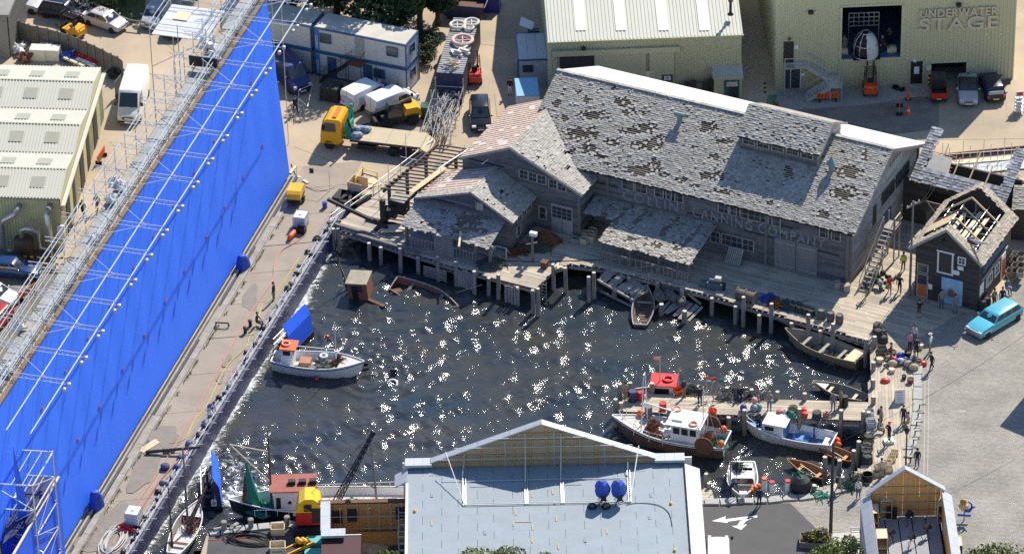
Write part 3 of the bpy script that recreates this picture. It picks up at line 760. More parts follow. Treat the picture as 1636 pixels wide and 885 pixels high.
MB().bar((WA1+.45,WB-.42,WEZ-.3),(WAX,WB-.42,WRZ-.08),.05,.22).build('rake_board',m_plank,can)
MB().bar((-33.3,WB-.42,5.1),(WAX,WB-.42,WRZ-.08),.05,.22).build('rake_board',m_plank,can)
m_tile=mat('brown_batten',(.46,.19,.08),.8,island=.3,var=.4,scale=3)
m_pale=mat('pale_underlay',(.6,.55,.48),.8,var=.3,scale=1.5)
def battened(nm,p,q,rr,s_,rows,seed):
 """plane p q r s: rows of short battens with gaps over pale underlay"""
 p,q,rr,s_=map(V3,(p,q,rr,s_));r=random.Random(seed);nrm=(q-p).cross(s_-p).normalized()
 if nrm.z<0:nrm=-nrm
 MB().slab(p,q,rr,s_,.06).build(nm+'_underlay',m_pale,can,fixn=True)
 b=MB()
 for j in range(rows):
  t=(j+.5)/rows;A=p.lerp(s_,t);B=q.lerp(rr,t);x=0
  while x<1:
   xe=min(1,x+r.uniform(.05,.16))
   if r.random()<.93:b.bar(A.lerp(B,x)+nrm*.012,A.lerp(B,xe)+nrm*.012,.115,.024)
   x=xe+(r.uniform(.004,.02))
 o=b.build(nm,m_tile,can);o['kind']='stuff'
battened('tile_battens',(-33.3,WB-.3,5.2),(WAX,WB-.3,WRZ-.03),(WAX,5.8,WRZ-.03),(-33.3,5.8,5.2),21,5)
# ---- low wing with its gable, and the porch roof below
LA0,LAX,LA1,LB,LZ,LR=-35.2,-30.2,-26.8,-7.0,3.2,5.0
lsv=V3((-(LA1+.35-LAX),0,LR-LZ+.15));ll=lsv.length
shingles(can,(LA1+.35,LB-.3,LZ-.15),(0,1,0),lsv,4.5,ll,.3,.22,hole=lambda wp,r:r.random()<.03 or(abs(proj(wp)[0]-802)<5 and abs(proj(wp)[1]-306)<5),seed=41,fr=CF,under=False,name='low_wing_shingles')
MB().slab((LA1+.3,LB-.2,LZ-.33),(LA1+.3,WB,LZ-.33),(LAX,WB,LR-.2),(LAX,LB-.2,LR-.2),.05).build('wing_roof_boards',m_void,can,fixn=True)
battened('low_tile_battens',(LA0,LB-.3,LZ-.1),(LAX,LB-.3,LR-.03),(LAX,WB+.1,LR-.03),(LA0,WB+.1,LZ-.1),11,6)
shingles(can,(LA0-.1,LB-.42,LZ-.02),(0,1,0),(LAX-LA0,0,LR-LZ),.75,5.3,.25,.2,seed=47,under=False,battens=False,name='verge_shingles')
l1=Wall(can,CF,(LA0,LB),(1,0),(0,-1));l1.boards([(0,0),(LA1-LA0,0),(LA1-LA0,LZ),(LAX-LA0,LR-.1),(0,LZ)],.19,seed=42)
l2=Wall(can,CF,(LA1,LB),(0,1),(1,0));l2.boards([(0,0),(4.3,0),(4.3,LZ),(0,LZ)],.19,seed=43,skip=.01)
MB().bar((LA1+.4,LB-.32,LZ-.2),(LAX,LB-.32,LR-.04),.05,.2).build('rake_board',m_plank,can)
MB().bar((LA0-.1,LB-.32,LZ-.1),(LAX,LB-.32,LR-.04),.05,.2).build('rake_board',m_plank,can)
for x,y in((828,346),(836,341),(844,336)):a,z=l2.sz(x,y);l2.window(a,2.5,.6,.6,2,1,out=.03)
a,z=l2.sz(827,368);l2.window(a,z,.55,.9,1,2,out=.03)
a,z=l1.sz(767,329);l1.window(a,z,.5,.6,2,2,out=.03,gm=m_tan)
def porch_hole(wp,r):
 x,y=proj(wp)
 for hx,hy,rx,ry in((752,352,26,12),(735,366,22,9),(712,338,10,5),(695,358,14,5),(765,368,22,6),(720,380,26,5),(780,345,14,5),(690,372,12,4)):
  if((x-hx)/rx)**2+((y-hy)/ry)**2<.5+.7*r.random():return r.random()<.9
 return r.random()<.05
pv=V3((0,2.95,.9))
shingles(can,(-35.3,-9.95,2.0),(1,0,0),pv,8.1,pv.length,.27,.19,hole=porch_hole,seed=44,fr=CF,under=False,name='porch_shingles',ragged=.2)
def post(a,b_,z0,z1,w_=.2,nm='post'):return MB().box((a,b_,(z0+z1)/2),(w_,w_,z1-z0)).build(nm,m_post,can)
for a in(-34.9,-31.6,-28.6,-27.3):post(a,-9.7,0,2.0)
MB().bar((-35.4,-9.7,1.96),(-27.0,-9.7,1.96),.14,.18).build('porch_beam',m_plank,can)
for a in(-35.1,-33.3,-31.3,-29.3,-27.4):MB().bar((a,-9.9,1.9),(a,-7.0,2.76),.08,.14).build('rafter',m_post,can)
MB().bar((-30.2,-9.2,2.32),(-29.5,-10.9,2.05),.16,.14).build('loose_beam',m_tan,can)
def balus(a0,a1,b_,z=1.0,n=None,cross=False):
 o=MB();o.bar((a0,b_,z),(a1,b_,z),.08,.06);o.bar((a0,b_,.12),(a1,b_,.12),.06,.06);q=o.build('handrail',m_plank,can)
 n=n or int((a1-a0)/.28)
 for i in range(n+1):
  a=a0+(a1-a0)*i/n;MB().bar((a,b_,.1),(a+R_.uniform(-.04,.04),b_,z),.045,.045).build('baluster',m_plank,q)
 if cross:
  k=max(1,round((a1-a0)/2))
  for i in range(k):
   MB().bar((a0+(a1-a0)*i/k,b_,.1),(a0+(a1-a0)*(i+1)/k,b_,z),.05).build('cross_brace',m_plank,q)
balus(-34.5,-32.3,-9.75);balus(-30.9,-28.6,-9.75)
for j in range(9):MB().box((-31.5,-9.8,.2+j*.2),(1.7,.04,.13)).build('rail_board',m_plank,can)
for j in range(5):MB().box((-31.6,-11.2,-.5-j*.22),(2.1,.06,.12)).build('rail_board',m_plank,can)
# ---- awning in front of the main wall
def aw_hole(wp,r):
 x,y=proj(wp);s,t=CF.loc(wp)
 for a in(-20.4,-19.1,-17.6,-14.9,-12.6):
  if abs(s-a-.12*t)<.26 and-4.4<t<-.6 and(a>-13 or t>-3.4):return r.random()<.8
 for hx,hy,rx,ry in((1005,382,16,4),(1045,392,18,6),(1078,396,6,12),(1050,409,40,2),(1012,333,4,9),(1040,343,4,8),(1083,352,4,12)):
  if((x-hx)/rx)**2+((y-hy)/ry)**2<.5+.7*r.random():return r.random()<.85
 return r.random()<.04
av=V3((0,5.3,.75))
shingles(can,(-22.4,-5.3,2.0),(1,0,0),av,10.9,av.length,.27,.2,hole=aw_hole,clip=lambda x,v:x>2.75 or v>2.9,seed=45,fr=CF,under=False,name='awning_shingles',ragged=.2)
for a in(-19.5,-17.0,-14.4,-12.7,-11.7):post(a,-5.1,0,1.95,.17)
MB().bar((-19.8,-5.1,1.92),(-11.4,-5.1,1.92),.14,.18).build('awning_beam',m_plank,can)
for a in(-22,-20.8,-19.7,-17.8,-16.2,-14.6,-13.0,-11.6):
 b0=-5.25 if a>-19.8 else-2.4
 MB().bar((a,b0,1.9+(b0+5.3)*.1415),(a,-.05,2.64),.08,.13).build('rafter',m_post,can)
for a,s_ in((-19.5,.6),(-17.0,.6),(-14.4,.6),(-11.7,-.6)):MB().bar((a,-5.1,1.35),(a+s_,-5.1,1.9),.08).build('knee_brace',m_post,can)
balus(-19.4,-17.1,-5.2,cross=True,n=3);balus(-16.9,-14.5,-5.2,cross=True,n=5);balus(-14.3,-12.8,-5.2,n=4,cross=True);balus(-12.6,-11.8,-5.2,n=3)
# ---- cupola
CA0,CA1,CB0,CB1,CE,CR=-11.4,-4.7,4.2,9.0,9.15,10.5
cw=Wall(can,CF,(CA0,CB0),(1,0),(0,-1));cw.boards([(0,7.3),(CA1-CA0,7.3),(CA1-CA0,CE),(0,CE)],.19,seed=51,skip=.04)
cwr=Wall(can,CF,(CA1,CB0),(0,1),(1,0));cwr.boards([(0,7.3),(4.8,7.3),(4.8,CE),(2.4,CR-.1),(0,CE)],.19,seed=52,material=MATS['pale_siding'])
cwl=Wall(can,CF,(CA0,CB1),(0,-1),(-1,0));cwl.boards([(0,6.5),(4.8,6.5),(4.8,CE),(2.4,CR-.1),(0,CE)],.19,seed=53)
for i in range(5):cw.window(.75+i*1.28,8.55,.95,.6,2,2,out=.03,broken=.35)
cv=V3((0,2.75,CR-CE+.2))
shingles(can,(CA0-.35,CB0-.35,CE-.2),(1,0,0),cv,CA1-CA0+.75,cv.length,.28,.2,hole=lambda wp,r:r.random()<.05 or(abs(proj(wp)[0]-1300)<4 and abs(proj(wp)[1]-208)<4),seed=54,fr=CF,name='cupola_shingles',under=False)
MB().slab((CA0-.3,CB0-.3,CE-.36),(CA1+.3,CB0-.3,CE-.36),(CA1+.3,6.6,CR-.18),(CA0-.3,6.6,CR-.18),.05).build('cupola_roof_boards',m_void,can,fixn=True)
MB().slab((CA0-.35,6.62,CR-.02),(CA1+.4,6.62,CR-.02),(CA1+.4,9.4,CE-.2),(CA0-.35,9.4,CE-.2),.08).build('cupola_back_roof',m_plank,can,fixn=True)
for b0 in(CB0-.4,9.45):MB().bar((CA1+.42,b0,CE-.3),(CA1+.42,6.6,CR-.05),.05,.2).build('rake_board',m_plank,can)
# ---- roof vents
m_verd=mat('verdigris_metal',(.2,.3,.29),.6,.3,var=.4,scale=5)
def vent(px,py,cone):
 q=onplane(px,py,CF(0,-.6,EZ-.29),CF.u.cross(CF.v*sv.y+V3((0,0,sv.z))).normalized());a,bb=CF.loc(q);b=MB()
 b.lathe((a,bb,q.z-.1),[(.22,0),(.22,.75),(.2,.8)],10)
 if cone:b.lathe((a,bb,q.z+.68),[(.42,0),(.4,.08),(.18,.4),(.05,.62),(.02,.9)],12)
 else:b.cyl((a-.45,bb,q.z+.75),(a+.45,bb,q.z+.75),.2,n=10)
 b.build('roof_vent',m_verd,can,smooth=False)
vent(1086,196,False);vent(1328,274,True)
# ---- outside stair at the end wall
st=root('timber_stair','steep grey timber stair climbing the cannery end wall','stair',CF(1.6,-.6),CF.a)
for s in(-.45,.45):MB().bar((s,0,0),(s,5.0,3.2),.07,.24).build('stringer',m_plank,st)
for i in range(14):MB().box((0,.2+i*.355,.12+i*.228),(.86,.3,.05)).build('tread',m_plank,st)
for s in(-.45,.45):MB().bar((s,.1,1.0),(s,5.0,4.2),.06,.09).build('handrail',m_plank,st)
for s in(-.45,.45):
 for i in range(5):MB().bar((s,.1+i*1.2,.05+i*.77),(s,.1+i*1.2,1.0+i*.78),.06).build('baluster',m_plank,st)
MB().box((0,5.6,3.2),(1.1,1.3,.08)).build('landing',m_plank,st)
for s in(-.48,.48):
 for y in(5.05,6.15):MB().box((s,y,2.1),(.1,.1,4.2)).build('post',m_plank,st)
MB().bar((-.48,5.05,.2),(.48,6.15,3.0),.07).build('brace',m_plank,st);MB().bar((.48,5.05,4.2),(.48,6.2,4.2),.07,.1).build('handrail',m_tan,st)
# ---- open pergola of dark beams left of the wing, on posts
pg=root('beam_pergola','open row of dark parallel roof beams on posts left of the tile battens','pergola',CF(0,0),CF.a)
m_beam=mat('dark_beam',(.085,.07,.06),.85,var=.5,scale=3,island=.3)
N_=15
for i in range(N_):
 t=i/(N_-1);L_=P(613+(708-613)*t,302+(233-302)*t,3.1);R2=P(666+(757-666)*t,306+(240-306)*t,3.1)
 a0,b0=CF.loc(L_);a1,b1=CF.loc(R2)
 MB().bar((a0-.3,b0,3.1),(a1+.9,b1,3.16),.11,.1).build('beam',m_beam,pg)
for a,bb in((-38.3,-6.2),(-35.7,-6.5),(-38.0,-3.6),(-35.6,-2.5),(-37.8,-.6),(-35.3,0)):MB().box((a,bb,1.5),(.22,.22,3.0)).build('post',m_beam,pg)
for a0,a1 in((-38.3,-37.6),(-35.8,-35.2)):MB().bar((a0,-7.2,2.9),(a1,1.2,2.9),.16,.22).build('beam',m_beam,pg)
b=MB();b.bar((-35.9,-6.9,3.3),(-35.0,-2.6,3.5),.5,.05);b.build('pale_board',m_ply,pg)
# ---- annex: bare roof edge strips with battens between
an=root('annex_shed','dark open shed behind the small house with only its roof edges shingled','shed',CF(0,0),CF.a)
m_slate=mat('grey_slate',(.3,.31,.33),.5,var=.4,scale=1.5,island=.45,col2=(.2,.205,.22))
AO=V3((.8,10.6,4.2));AE=V3((1,0,-.02));AS=V3((0,4.2,2.2)).normalized()
def an_clip(x,v):return v<1.35 or(x<.95)or(7.4<x)
shingles(an,AO,AE,AS,8.4,5.3,.34,.27,clip=an_clip,seed=61,material=m_slate,under=False,battens=False)
for v in np.arange(.3,3.4,.35):MB().bar(AO+AE*.2+AS*float(v)-V3((0,0,.06)),AO+AE*(8.3 if v<1.3 else 3.0)+AS*float(v)-V3((0,0,.06)),.05,.04).build('batten',m_tile,an)
for i,x in enumerate((.5,1.9,3.3,4.7,6.1,7.7)):MB().bar(AO+AE*x-V3((0,0,.16)),AO+AE*x+AS*(5.1 if x<1 or x>7 else 3.2+(i%2))-V3((0,0,.16)),.07,.16).build('rafter',m_ply,an)
MB().slab(AO+AE*.95+AS*1.4,AO+AE*2.9+AS*1.4,AO+AE*2.7+AS*2.9,AO+AE*.95+AS*2.9,.04).build('pale_sheet',m_pale,an,fixn=True)
aw_=Wall(an,CF,(.2,10.9),(1,0),(0,-1));aw_.boards([(0,0),(2.0,0),(2.0,4.2),(0,4.2)],.2,seed=62,material=m_darkwood)
aw_.boards([(2.0,3.5),(8.9,3.5),(8.9,4.1),(2.0,4.2)],.2,seed=63,material=m_darkwood,back=False)
b=MB();b.bb(.3,9.2,14.2,14.4,0,4.2);b.build('back_wall',m_darkwood,an)
MB().bar((4.9,10.9,0),(4.9,10.9,4.1),.2).build('post',m_darkwood,an);MB().bar((8.8,10.9,0),(8.8,10.9,4.1),.2).build('post',m_darkwood,an)
for k_ in range(3):MB().bar((2.3+k_*2.1,10.95,1.0),(3.3+k_*2.1,10.95,2.2),.06).build('cross_brace',m_post,an);MB().bar((3.3+k_*2.1,10.95,1.0),(2.3+k_*2.1,10.95,2.2),.06).build('cross_brace',m_post,an)
MB().bar((2.1,10.95,2.25),(8.8,10.95,2.25),.1).build('rail',m_post,an)
# ---- small dark timber house with stripped roof
HF=Fr(P2(1561,497),rad(-27.0))
hs_=root('harbour_house','small dark tarred timber house with stripped open roof by the plaza','house',HF(0,0),HF.a)
HW,HD,HE,HR=5.35,6.9,5.05,7.2
hw=Wall(hs_,HF,(-HW,0),(1,0),(0,-1));hw.boards([(0,0),(HW,0),(HW,HE),(HW/2,HR-.15),(0,HE)],.2,seed=71,material=m_darkwood,skip=0)
hr=Wall(hs_,HF,(0,0),(0,1),(1,0));hr.boards([(0,0),(HD,0),(HD,HE),(0,HE)],.2,seed=72,material=m_darkwood,skip=0)
hl=Wall(hs_,HF,(-HW,HD),(0,-1),(-1,0));hl.boards([(0,0),(HD,0),(HD,HE),(0,HE)],.25,seed=73,material=m_darkwood,skip=0)
hb=Wall(hs_,HF,(0,HD),(-1,0),(0,1));hb.boards([(0,0),(HW,0),(HW,HE),(HW/2,HR-.3),(0,HE)],.25,seed=74,material=m_darkwood,skip=0)
m_tanroof=mat('tan_shingle',(.4,.345,.27),.8,var=.4,scale=1.2,island=.28,col2=(.26,.22,.17))
hsv=V3((-HW/2-.45,0,HR-HE+.36));hL=hsv.length
shingles(hs_,(.45,-.45,HE-.36),(0,1,0),hsv,HD+.9,hL,.25,.2,clip=lambda x,v:v<.95 or x<.85 or x>HD+.05,seed=75,material=m_tanroof,under=False,battens=False)
hsl=V3((HW/2+.45,0,HR-HE+.36))
shingles(hs_,(-HW-.45,-.45,HE-.36),(0,1,0),hsl,HD+.9,hL,.25,.2,clip=lambda x,v:v<.8 or x<.8 or x>HD+.05,seed=76,material=m_tanroof,under=False,battens=False)
for x0 in(-HW,0):
 for y in(.0,1.6,3.3,5.0,6.8):MB().bar((x0,y,HE-.05),(-HW/2,y,HR-.1),.08,.14).build('rafter',m_ply if y in(1.6,5.0)else m_post,hs_)
for sg in(-1,1):MB().bar((-HW/2+sg*(HW/2+.47),-.5,HE-.45),(-HW/2,-.5,HR-.04),.06,.22).build('rake_board',m_plank,hs_)
MB().slab((-HW+.2,1.1,HE+.25),(-HW/2-.4,1.1,HR-.25),(-HW/2-.4,2.6,HR-.25),(-HW+.2,2.6,HE+.25),.03).build('pale_sheet',m_ply,hs_,fixn=True)
b=MB();b.bb(-HW+.2,-.2,.2,HD-.2,3.0,3.1);b.build('attic_floor',m_plyold,hs_)
for i in range(7):
 y=.6+i*.95
 MB().cyl((-4.8,y,4.6+.2*(i%3)),(-.5,y+.2,4.9),.03,n=5).build('scaffold_tube',m_steel,hs_)
for i in range(5):
 x=-4.7+i*1.0
 MB().cyl((x,.4,5.1+(i%2)*.5),(x,HD-.3,5.3+(i%2)*.4),.03,n=5).build('scaffold_tube',m_steel,hs_)
 for y in(1.2,3.6,6.0):MB().cyl((x,y,3.1),(x,y,6.2-abs(x+2.6)*.5),.03,n=5).build('scaffold_tube',m_steel,hs_)
for x,y,l in((-3.4,3.2,4.6),(-2.3,3.6,5.2),(-1.5,4.0,3.2)):MB().box((x,y,5.15),(.35,l,.05)).build('scaffold_board',m_tan,hs_)
def hp(x,y):return hw.sz(x,y)
a,z=hp(1474,458)
d_=hw.panel(a-.5,a+.5,.05,2.3,m_plank,'door',.05,.07)
for nm,z0,z1,mm in(('door_panel',.25,1.3,mat('orange_door',(.55,.13,.03),.6,var=.3)),('pane',1.35,2.2,m_pane)):
 q_=MB();hw.rect(q_,a-.38,a+.38,z0,z1,.12,.14);q_.build(nm,mm,d_)
hw.window(a,2.85,.8,.7,1,1,out=.03)
a,z=hp(1511,419);d_=hw.panel(a-.55,a+.55,z-.9,z+.9,m_darkwood,'loft_door',.05,.06)
for x0,x1,z0,z1 in((a-.68,a-.55,z-.95,z+.95),(a+.55,a+.68,z-.95,z+.95),(a-.75,a+.75,z+.92,z+1.05),(a-.7,a+.7,z-1.05,z-.92)):
 q_=MB();hw.rect(q_,x0,x1,z0,z1,.05,.13);q_.build('frame',m_white,d_)
a,z=hp(1537.5,416);hw.window(a,z,.5,.55,2,2,out=.03,fm=m_white)
for x,y,w_,h_ in((1535,428,.5,.35),(1528,435,.55,.4),(1486,457,.4,.5)):
 a,z=hp(x,y);hw.panel(a-w_/2,a+w_/2,z-h_/2,z+h_/2,m_white,'notice',.06,.02)
a,z=hp(1499,474);hw.panel(a-.45,a+.4,.05,2.35,m_void,'doorway',.05,.03)
a,z=hp(1522,474);pan=hw.panel(a-.95,a+.85,.1,2.5,mat('painted_sky_blue',(.2,.42,.68),.6,var=.6,scale=1.4,col2=(.55,.62,.68)),'painted_panel',.07,.04)
q_=MB()
for i in range(5):hw.rect(q_,a-.4+i*.13,a-.3+i*.13+.1,.75+.1*(i%2),1.45+.15*math.sin(i),.112,.118)
q_.build('painted_fish',mat('painted_rust',(.4,.2,.15),.7,var=.5),pan)
a,z=hp(1509,388);MB().bar(hw.pt(a,6.0,.1),hw.pt(a,6.0,.9),.12).build('hoist_beam',m_darkwood,hs_)
def hq(x,y):return hr.sz(x,y)
s0,z0=hq(1580,424);sb_=hr.panel(.6,5.6,3.05,3.75,mat('sign_board_black',(.02,.02,.022),.7),'sign_board',.05,.05)
m_sb=mat('sign_blue',(.04,.2,.5),.6,var=.3)
for i in range(26):
 q_=MB();h_=R_.uniform(.1,.16);hr.rect(q_,.8+i*.175,.8+i*.175+R_.uniform(.06,.13),3.45,3.45+h_*1.4,.105,.115);q_.build('worn_letter',m_sb,sb_)
 q_=MB();hr.rect(q_,.8+i*.175,.8+i*.175+R_.uniform(.06,.13),3.16,3.16+h_*1.4,.105,.115);q_.build('worn_letter',m_sb,sb_)
fv=root('fish_vane','grey swordfish shaped weather vane on the roof edge of the small house','weather vane',HF(-.3,.6,5.4),HF.a)
MB().cyl((0,0,-.3),(0,0,.6),.03,n=6).build('rod',m_dark,fv);b=MB()
b.loft([[(x,w_*math.cos(k*.785)*.5,.65+dz+w_*math.sin(k*.785))for k in range(8)]for x,w_,dz in((-1.0,.02,.12),(-.7,.08,.06),(-.2,.17,0),(.35,.13,.02),(.8,.05,.1),(.95,.03,.12))]);b.build('body',m_steel,fv,smooth=True)
b=MB();b.bar((.9,0,.76),(1.15,0,1.05),.06,.03);b.bar((.9,0,.76),(1.15,0,.55),.06,.03);b.build('tail',m_steel,fv);MB().bar((-.25,0,.78),(-.4,0,1.0),.12,.03).build('fin',m_steel,fv)
hr.panel(.25,1.1,1.2,2.25,m_white,'notice',.05,.03);hr.window(2.2,1.75,1.1,.8,3,1,out=.03,fm=m_white)
hr.window(3.9,1.7,.8,.9,2,2,out=.03,fm=m_white)
d_=hr.panel(4.9,5.8,.05,2.3,m_white,'door',.05,.05);q_=MB();hr.rect(q_,5.03,5.67,.2,1.9,.1,.13);q_.build('door_panel',MATS['orange_door'],d_)
MB().bar((.2,0.4,2.75),(.2,5.9,2.75),.1,.14).build('fascia',m_plank,hs_)
# ================================================================== blue screen, left workshop, left quay
def corr(b,O,e,s,Le,Ls,pitch=.25,depth=.04,flat=.45):
 """ribbed sheet: ribs run along s"""
 O,e,s=V3(O),V3(e).normalized(),V3(s).normalized();n=e.cross(s).normalized()
 k=max(1,int(round(Le/pitch)));p=Le/k;pts=[]
 for i in range(k):pts+=[(i*p,0),(i*p+p*flat,0),(i*p+p*(flat+.12),depth),(i*p+p*.88,depth)]
 pts.append((Le,0))
 vs=[O+e*x+n*h for x,h in pts]+[O+e*x+n*h+s*Ls for x,h in pts];m_=len(pts)
 return b.add(vs,[(i,i+1,m_+i+1,m_+i)for i in range(m_-1)])
BF=Fr(P2(463,283),rad(-106.5))
m_bluecloth=mat('chroma_blue',(.05,.2,.97),.6,var=.2,scale=.3,col2=(.04,.165,.9),spec=.3)
bs_=root('blue_screen','towering chroma blue backing screen leaning over the concrete quay','screen',BF(0,0),BF.a)
HT,LEAN,LN=17.0,-1.25,64.0
b=MB();na,nz_=120,24;vs=[]
for i in range(na+1):
 for j in range(nz_+1):
  a=LN*i/na;t=j/nz_;vs.append((a,LEAN*t+.02*math.sin(a*1.7)*math.sin(t*3.1)+.012*math.sin(a*5+t*9),.25+(HT-.25)*t))
b.add(vs,[(i*(nz_+1)+j,(i+1)*(nz_+1)+j,(i+1)*(nz_+1)+j+1,i*(nz_+1)+j+1)for i in range(na)for j in range(nz_)])
b.build('cloth',m_bluecloth,bs_,smooth=True)
b=MB();b.slab((0,-.12,.2),(0,LEAN-.1,HT),(LN,LEAN-.1,HT),(LN,-.12,.2),.1);b.build('backing_board',m_plyold,bs_,fixn=True)
MB().bar((0,LEAN-.1,HT+.04),(LN,LEAN-.1,HT+.04),.34,.12).build('top_batten',mat('brown_capping',(.2,.14,.09),.8,var=.6,scale=2),bs_)
m_mark=mat('marker_tape',(.85,.3,.38),.6)
nsc=(BF.v*HT+V3((0,0,1))*(-LEAN)*1.0).normalized()
for x,y in((420,232),(390,281),(360,330),(330,378),(296,432),(343,225),(311,276),(279,327),(246,377),(214,428),(265,480),(231,535),(197,589),(160,648),(177,487),(105,593),(68,651),(125,702),(142,539),(402,131),(376,178)):
 q=onplane(x,y,BF(0,.035,.25),nsc);a,bb=BF.loc(q);t=(q.z-.25)/(HT-.25);b=MB()
 for sg in(-1,1):b.bar((a-.2,LEAN*(q.z-.2-.25)/(HT-.25)+.05,q.z-.2*sg if sg>0 else q.z-.2+.4),(a+.2,LEAN*t+.05,q.z+.2*sg if sg>0 else q.z-.2),.07,.02)
 b.build('tracking_mark',m_mark,bs_)
m_kerb=mat('kerb_concrete',(.36,.33,.28),.9,var=.6,scale=1)
for i in range(16):
 MB().box((2+i*4,.48,.12),(3.96,.16,.28)).build('kerb_unit',m_kerb,bs_);MB().box((2+i*4,1.05,.06),(3.96,.5,.18)).build('kerb_unit',m_kerb,bs_)
MB().bb(0,LN,.12,.38,.0,.1).build('foot_rail',m_dark,bs_);MB().bb(0,LN,.6,.78,.0,.05).build('gutter',m_dark,bs_)
m_weed=mat('dry_weed',(.19,.19,.06),.8,island=.35)
b=MB()
for i in range(2600):
 a=R_.uniform(0,LN);
 if math.sin(a*1.1)+math.sin(a*2.7+1)<-.3 or a<6:continue
 x,y=a,1.42+abs(R_.gauss(0,.1));h=R_.uniform(.04,.2);an_=R_.random()*6;dx,dy=.03*math.cos(an_),.03*math.sin(an_)
 b.add([(x-dx,y-dy,.05),(x+dx,y+dy,.05),(x+R_.uniform(-.06,.06),y+R_.uniform(-.06,.06),.05+h)],[(0,1,2)])
wd_=b.build('weeds',m_weed,loc=BF(0,0),rz=BF.a);wd_['kind']='stuff'
sc_=root('screen_scaffold','long galvanised scaffold gantry along the top of the blue screen','scaffolding',BF(0,0),BF.a)
TZ=17.5
aa0=BF.loc(P(488,5,TZ))[0];aa1=BF.loc(P(104,610,TZ))[0]
bt=BF.loc(P(258,371,TZ))[1]
NT=17
def tube(p,q,r=.035,nm='tube',par=None,m=None):return MB().cyl(p,q,r,n=5).build(nm,m or m_steel,par or sc_)
for bb in(-1.75,-2.9,-4.5):
 for zz in(16.5,17.6,18.1):
  if bb==-2.9 and zz>17:continue
  tube((-6,bb,zz),(LN,bb,zz),.04,'ledger')
for bb in(-2.1,-2.5,-3.3,-3.7,-4.1):tube((-6,bb,17.35+.1*(bb<-3)),(LN,bb,17.35+.1*(bb<-3)),.035,'ledger')
tube((-6,bt-.1,TZ+.12),(LN,bt-.1,TZ+.12),.045,'ledger',m=m_alu);tube((-6,(bt-1.2)/2,TZ+.12),(LN,(bt-1.2)/2,TZ+.12),.045,'ledger',m=m_alu)
for i in range(32):
 a0=-6+i*2.2
 MB().box((a0+1.08,-2.75,16.55),(2.1,1.5,.06)).build('deck_panel',mat('deck_grating',(.3,.31,.32),.6,.3,var=.5,scale=3)if i%5 else m_plank,sc_)
for i in range(30):
 a=-5+i*2.3
 for bb in(-1.75,-4.5):tube((a,bb,0),(a,bb,18.3),.035,'upright')
 for zz in(2,4,6,8,10,12,14,16.4):tube((a,-1.75-.9*(1-zz/17),zz),(a,-4.5,zz),.03,'transom')
 if i%2:tube((a,-4.5,14.2),(a+2.3,-4.5,16.4),.03,'brace');
 i%3 or tube((a,-1.75,16.5),(a+2.3,-4.5,18.1),.022,'brace')
for zz in(4,8,12,14.5):tube((-5,-4.5,zz),(LN,-4.5,zz),.035,'ledger')
m_lamp=mat('lamp_housing',(.4,.4,.41),.5,.3)
for i in range(NT):
 a=aa0+(aa1-aa0)*i/(NT-1);b=MB();b0=-5.6
 for zz in(TZ-.18,TZ+.18):b.cyl((a,b0,zz),(a,bt,zz),.03,n=5)
 k=18
 for j in range(k):
  y0=b0+(bt-b0)*j/k;y1=b0+(bt-b0)*(j+1)/k
  b.cyl((a,y0,TZ-.18 if j%2 else TZ+.18),(a,y1,TZ+.18 if j%2 else TZ-.18),.02,n=4)
 o=b.build('truss',m_alu,sc_);o['kind']='stuff' if False else 'thing';del o['kind']
 for dy,dz in((.25,-.12),(-.15,-.62)):
  l_b=MB();l_b.lathe((a+.05,bt+dy,TZ+dz-.2),[(.04,.34),(.15,.3),(.16,.08),(.12,.02)],10);l_b.build('lamp',m_lamp,o)
 if i<NT-1:
  an_=aa0+(aa1-aa0)*(i+1)/(NT-1);mid=bt-1.4
  if i%2:tube((a,-3.2,TZ+.25),(an_,mid,TZ+.1),.03,'brace',m=m_alu)
  else:tube((a,mid,TZ+.1),(an_,-3.2,TZ+.25),.03,'brace',m=m_alu)
b0_=P(300,38,17.0);ap,bp_=BF.loc(b0_)
for i in range(4):MB().box((ap-2.1+i*1.25,bp_,16.95),(1.2,4.6,.07)).build('deck_panel',m_steel,sc_)
for da in(-2.7,2.4):
 for db in(-2.4,0,2.4):tube((ap+da,bp_+db,8),(ap+da,bp_+db,18.2),.04,'upright')
 for zz in(17.5,18.1):tube((ap+da,bp_-2.4,zz),(ap+da,bp_+2.4,zz),.035,'guard_rail')
for zz in(17.5,18.1):tube((ap-2.7,bp_-2.4,zz),(ap+2.4,bp_-2.4,zz),.035,'guard_rail')
tube((ap-2.7,bp_-2.4,15),(ap+2.4,bp_+2.4,17),.035,'brace');tube((ap+2.4,bp_-2.4,14),(ap+2.4,bp_+2.4,17),.035,'brace')
MB().box((ap-1.0,bp_-.8,17.05),(1.4,1.2,.05)).build('pale_board',m_tan,sc_)
for x,y in((313,98),(336,101)):
 a,bb=BF.loc(P(x,y,17.4));MB().box((a,bb,17.4),(.08,1.15,.9)).build('black_flag',m_dark,sc_)
m_poly=mat('white_polythene',(.7,.71,.72),.35,var=.3,scale=6)
def rag(name,px,py,z,r,material,parent,fr,seed,n=60,flat=.6):
 rr=random.Random(seed);a,bb=fr.loc(P(px,py,z));b=MB();k,m_=14,9;ring=[]
 ph=[rr.random()*6 for _ in range(6)]
 for j in range(m_+1):
  t=math.pi*j/m_;t=min(max(t,.08),math.pi-.08);row=[]
  for i in range(k):
   p=6.283*i/k;w_=r*(1+.28*math.sin(3*p+ph[0]+2*t)+.2*math.sin(5*p+ph[1]-3*t)+.22*rr.uniform(-1,1))
   row.append((a+w_*math.sin(t)*math.cos(p),bb+w_*math.sin(t)*math.sin(p),z-w_*flat*math.cos(t)))
  ring.append(row)
 b.loft(ring);return b.build(name,material,parent)
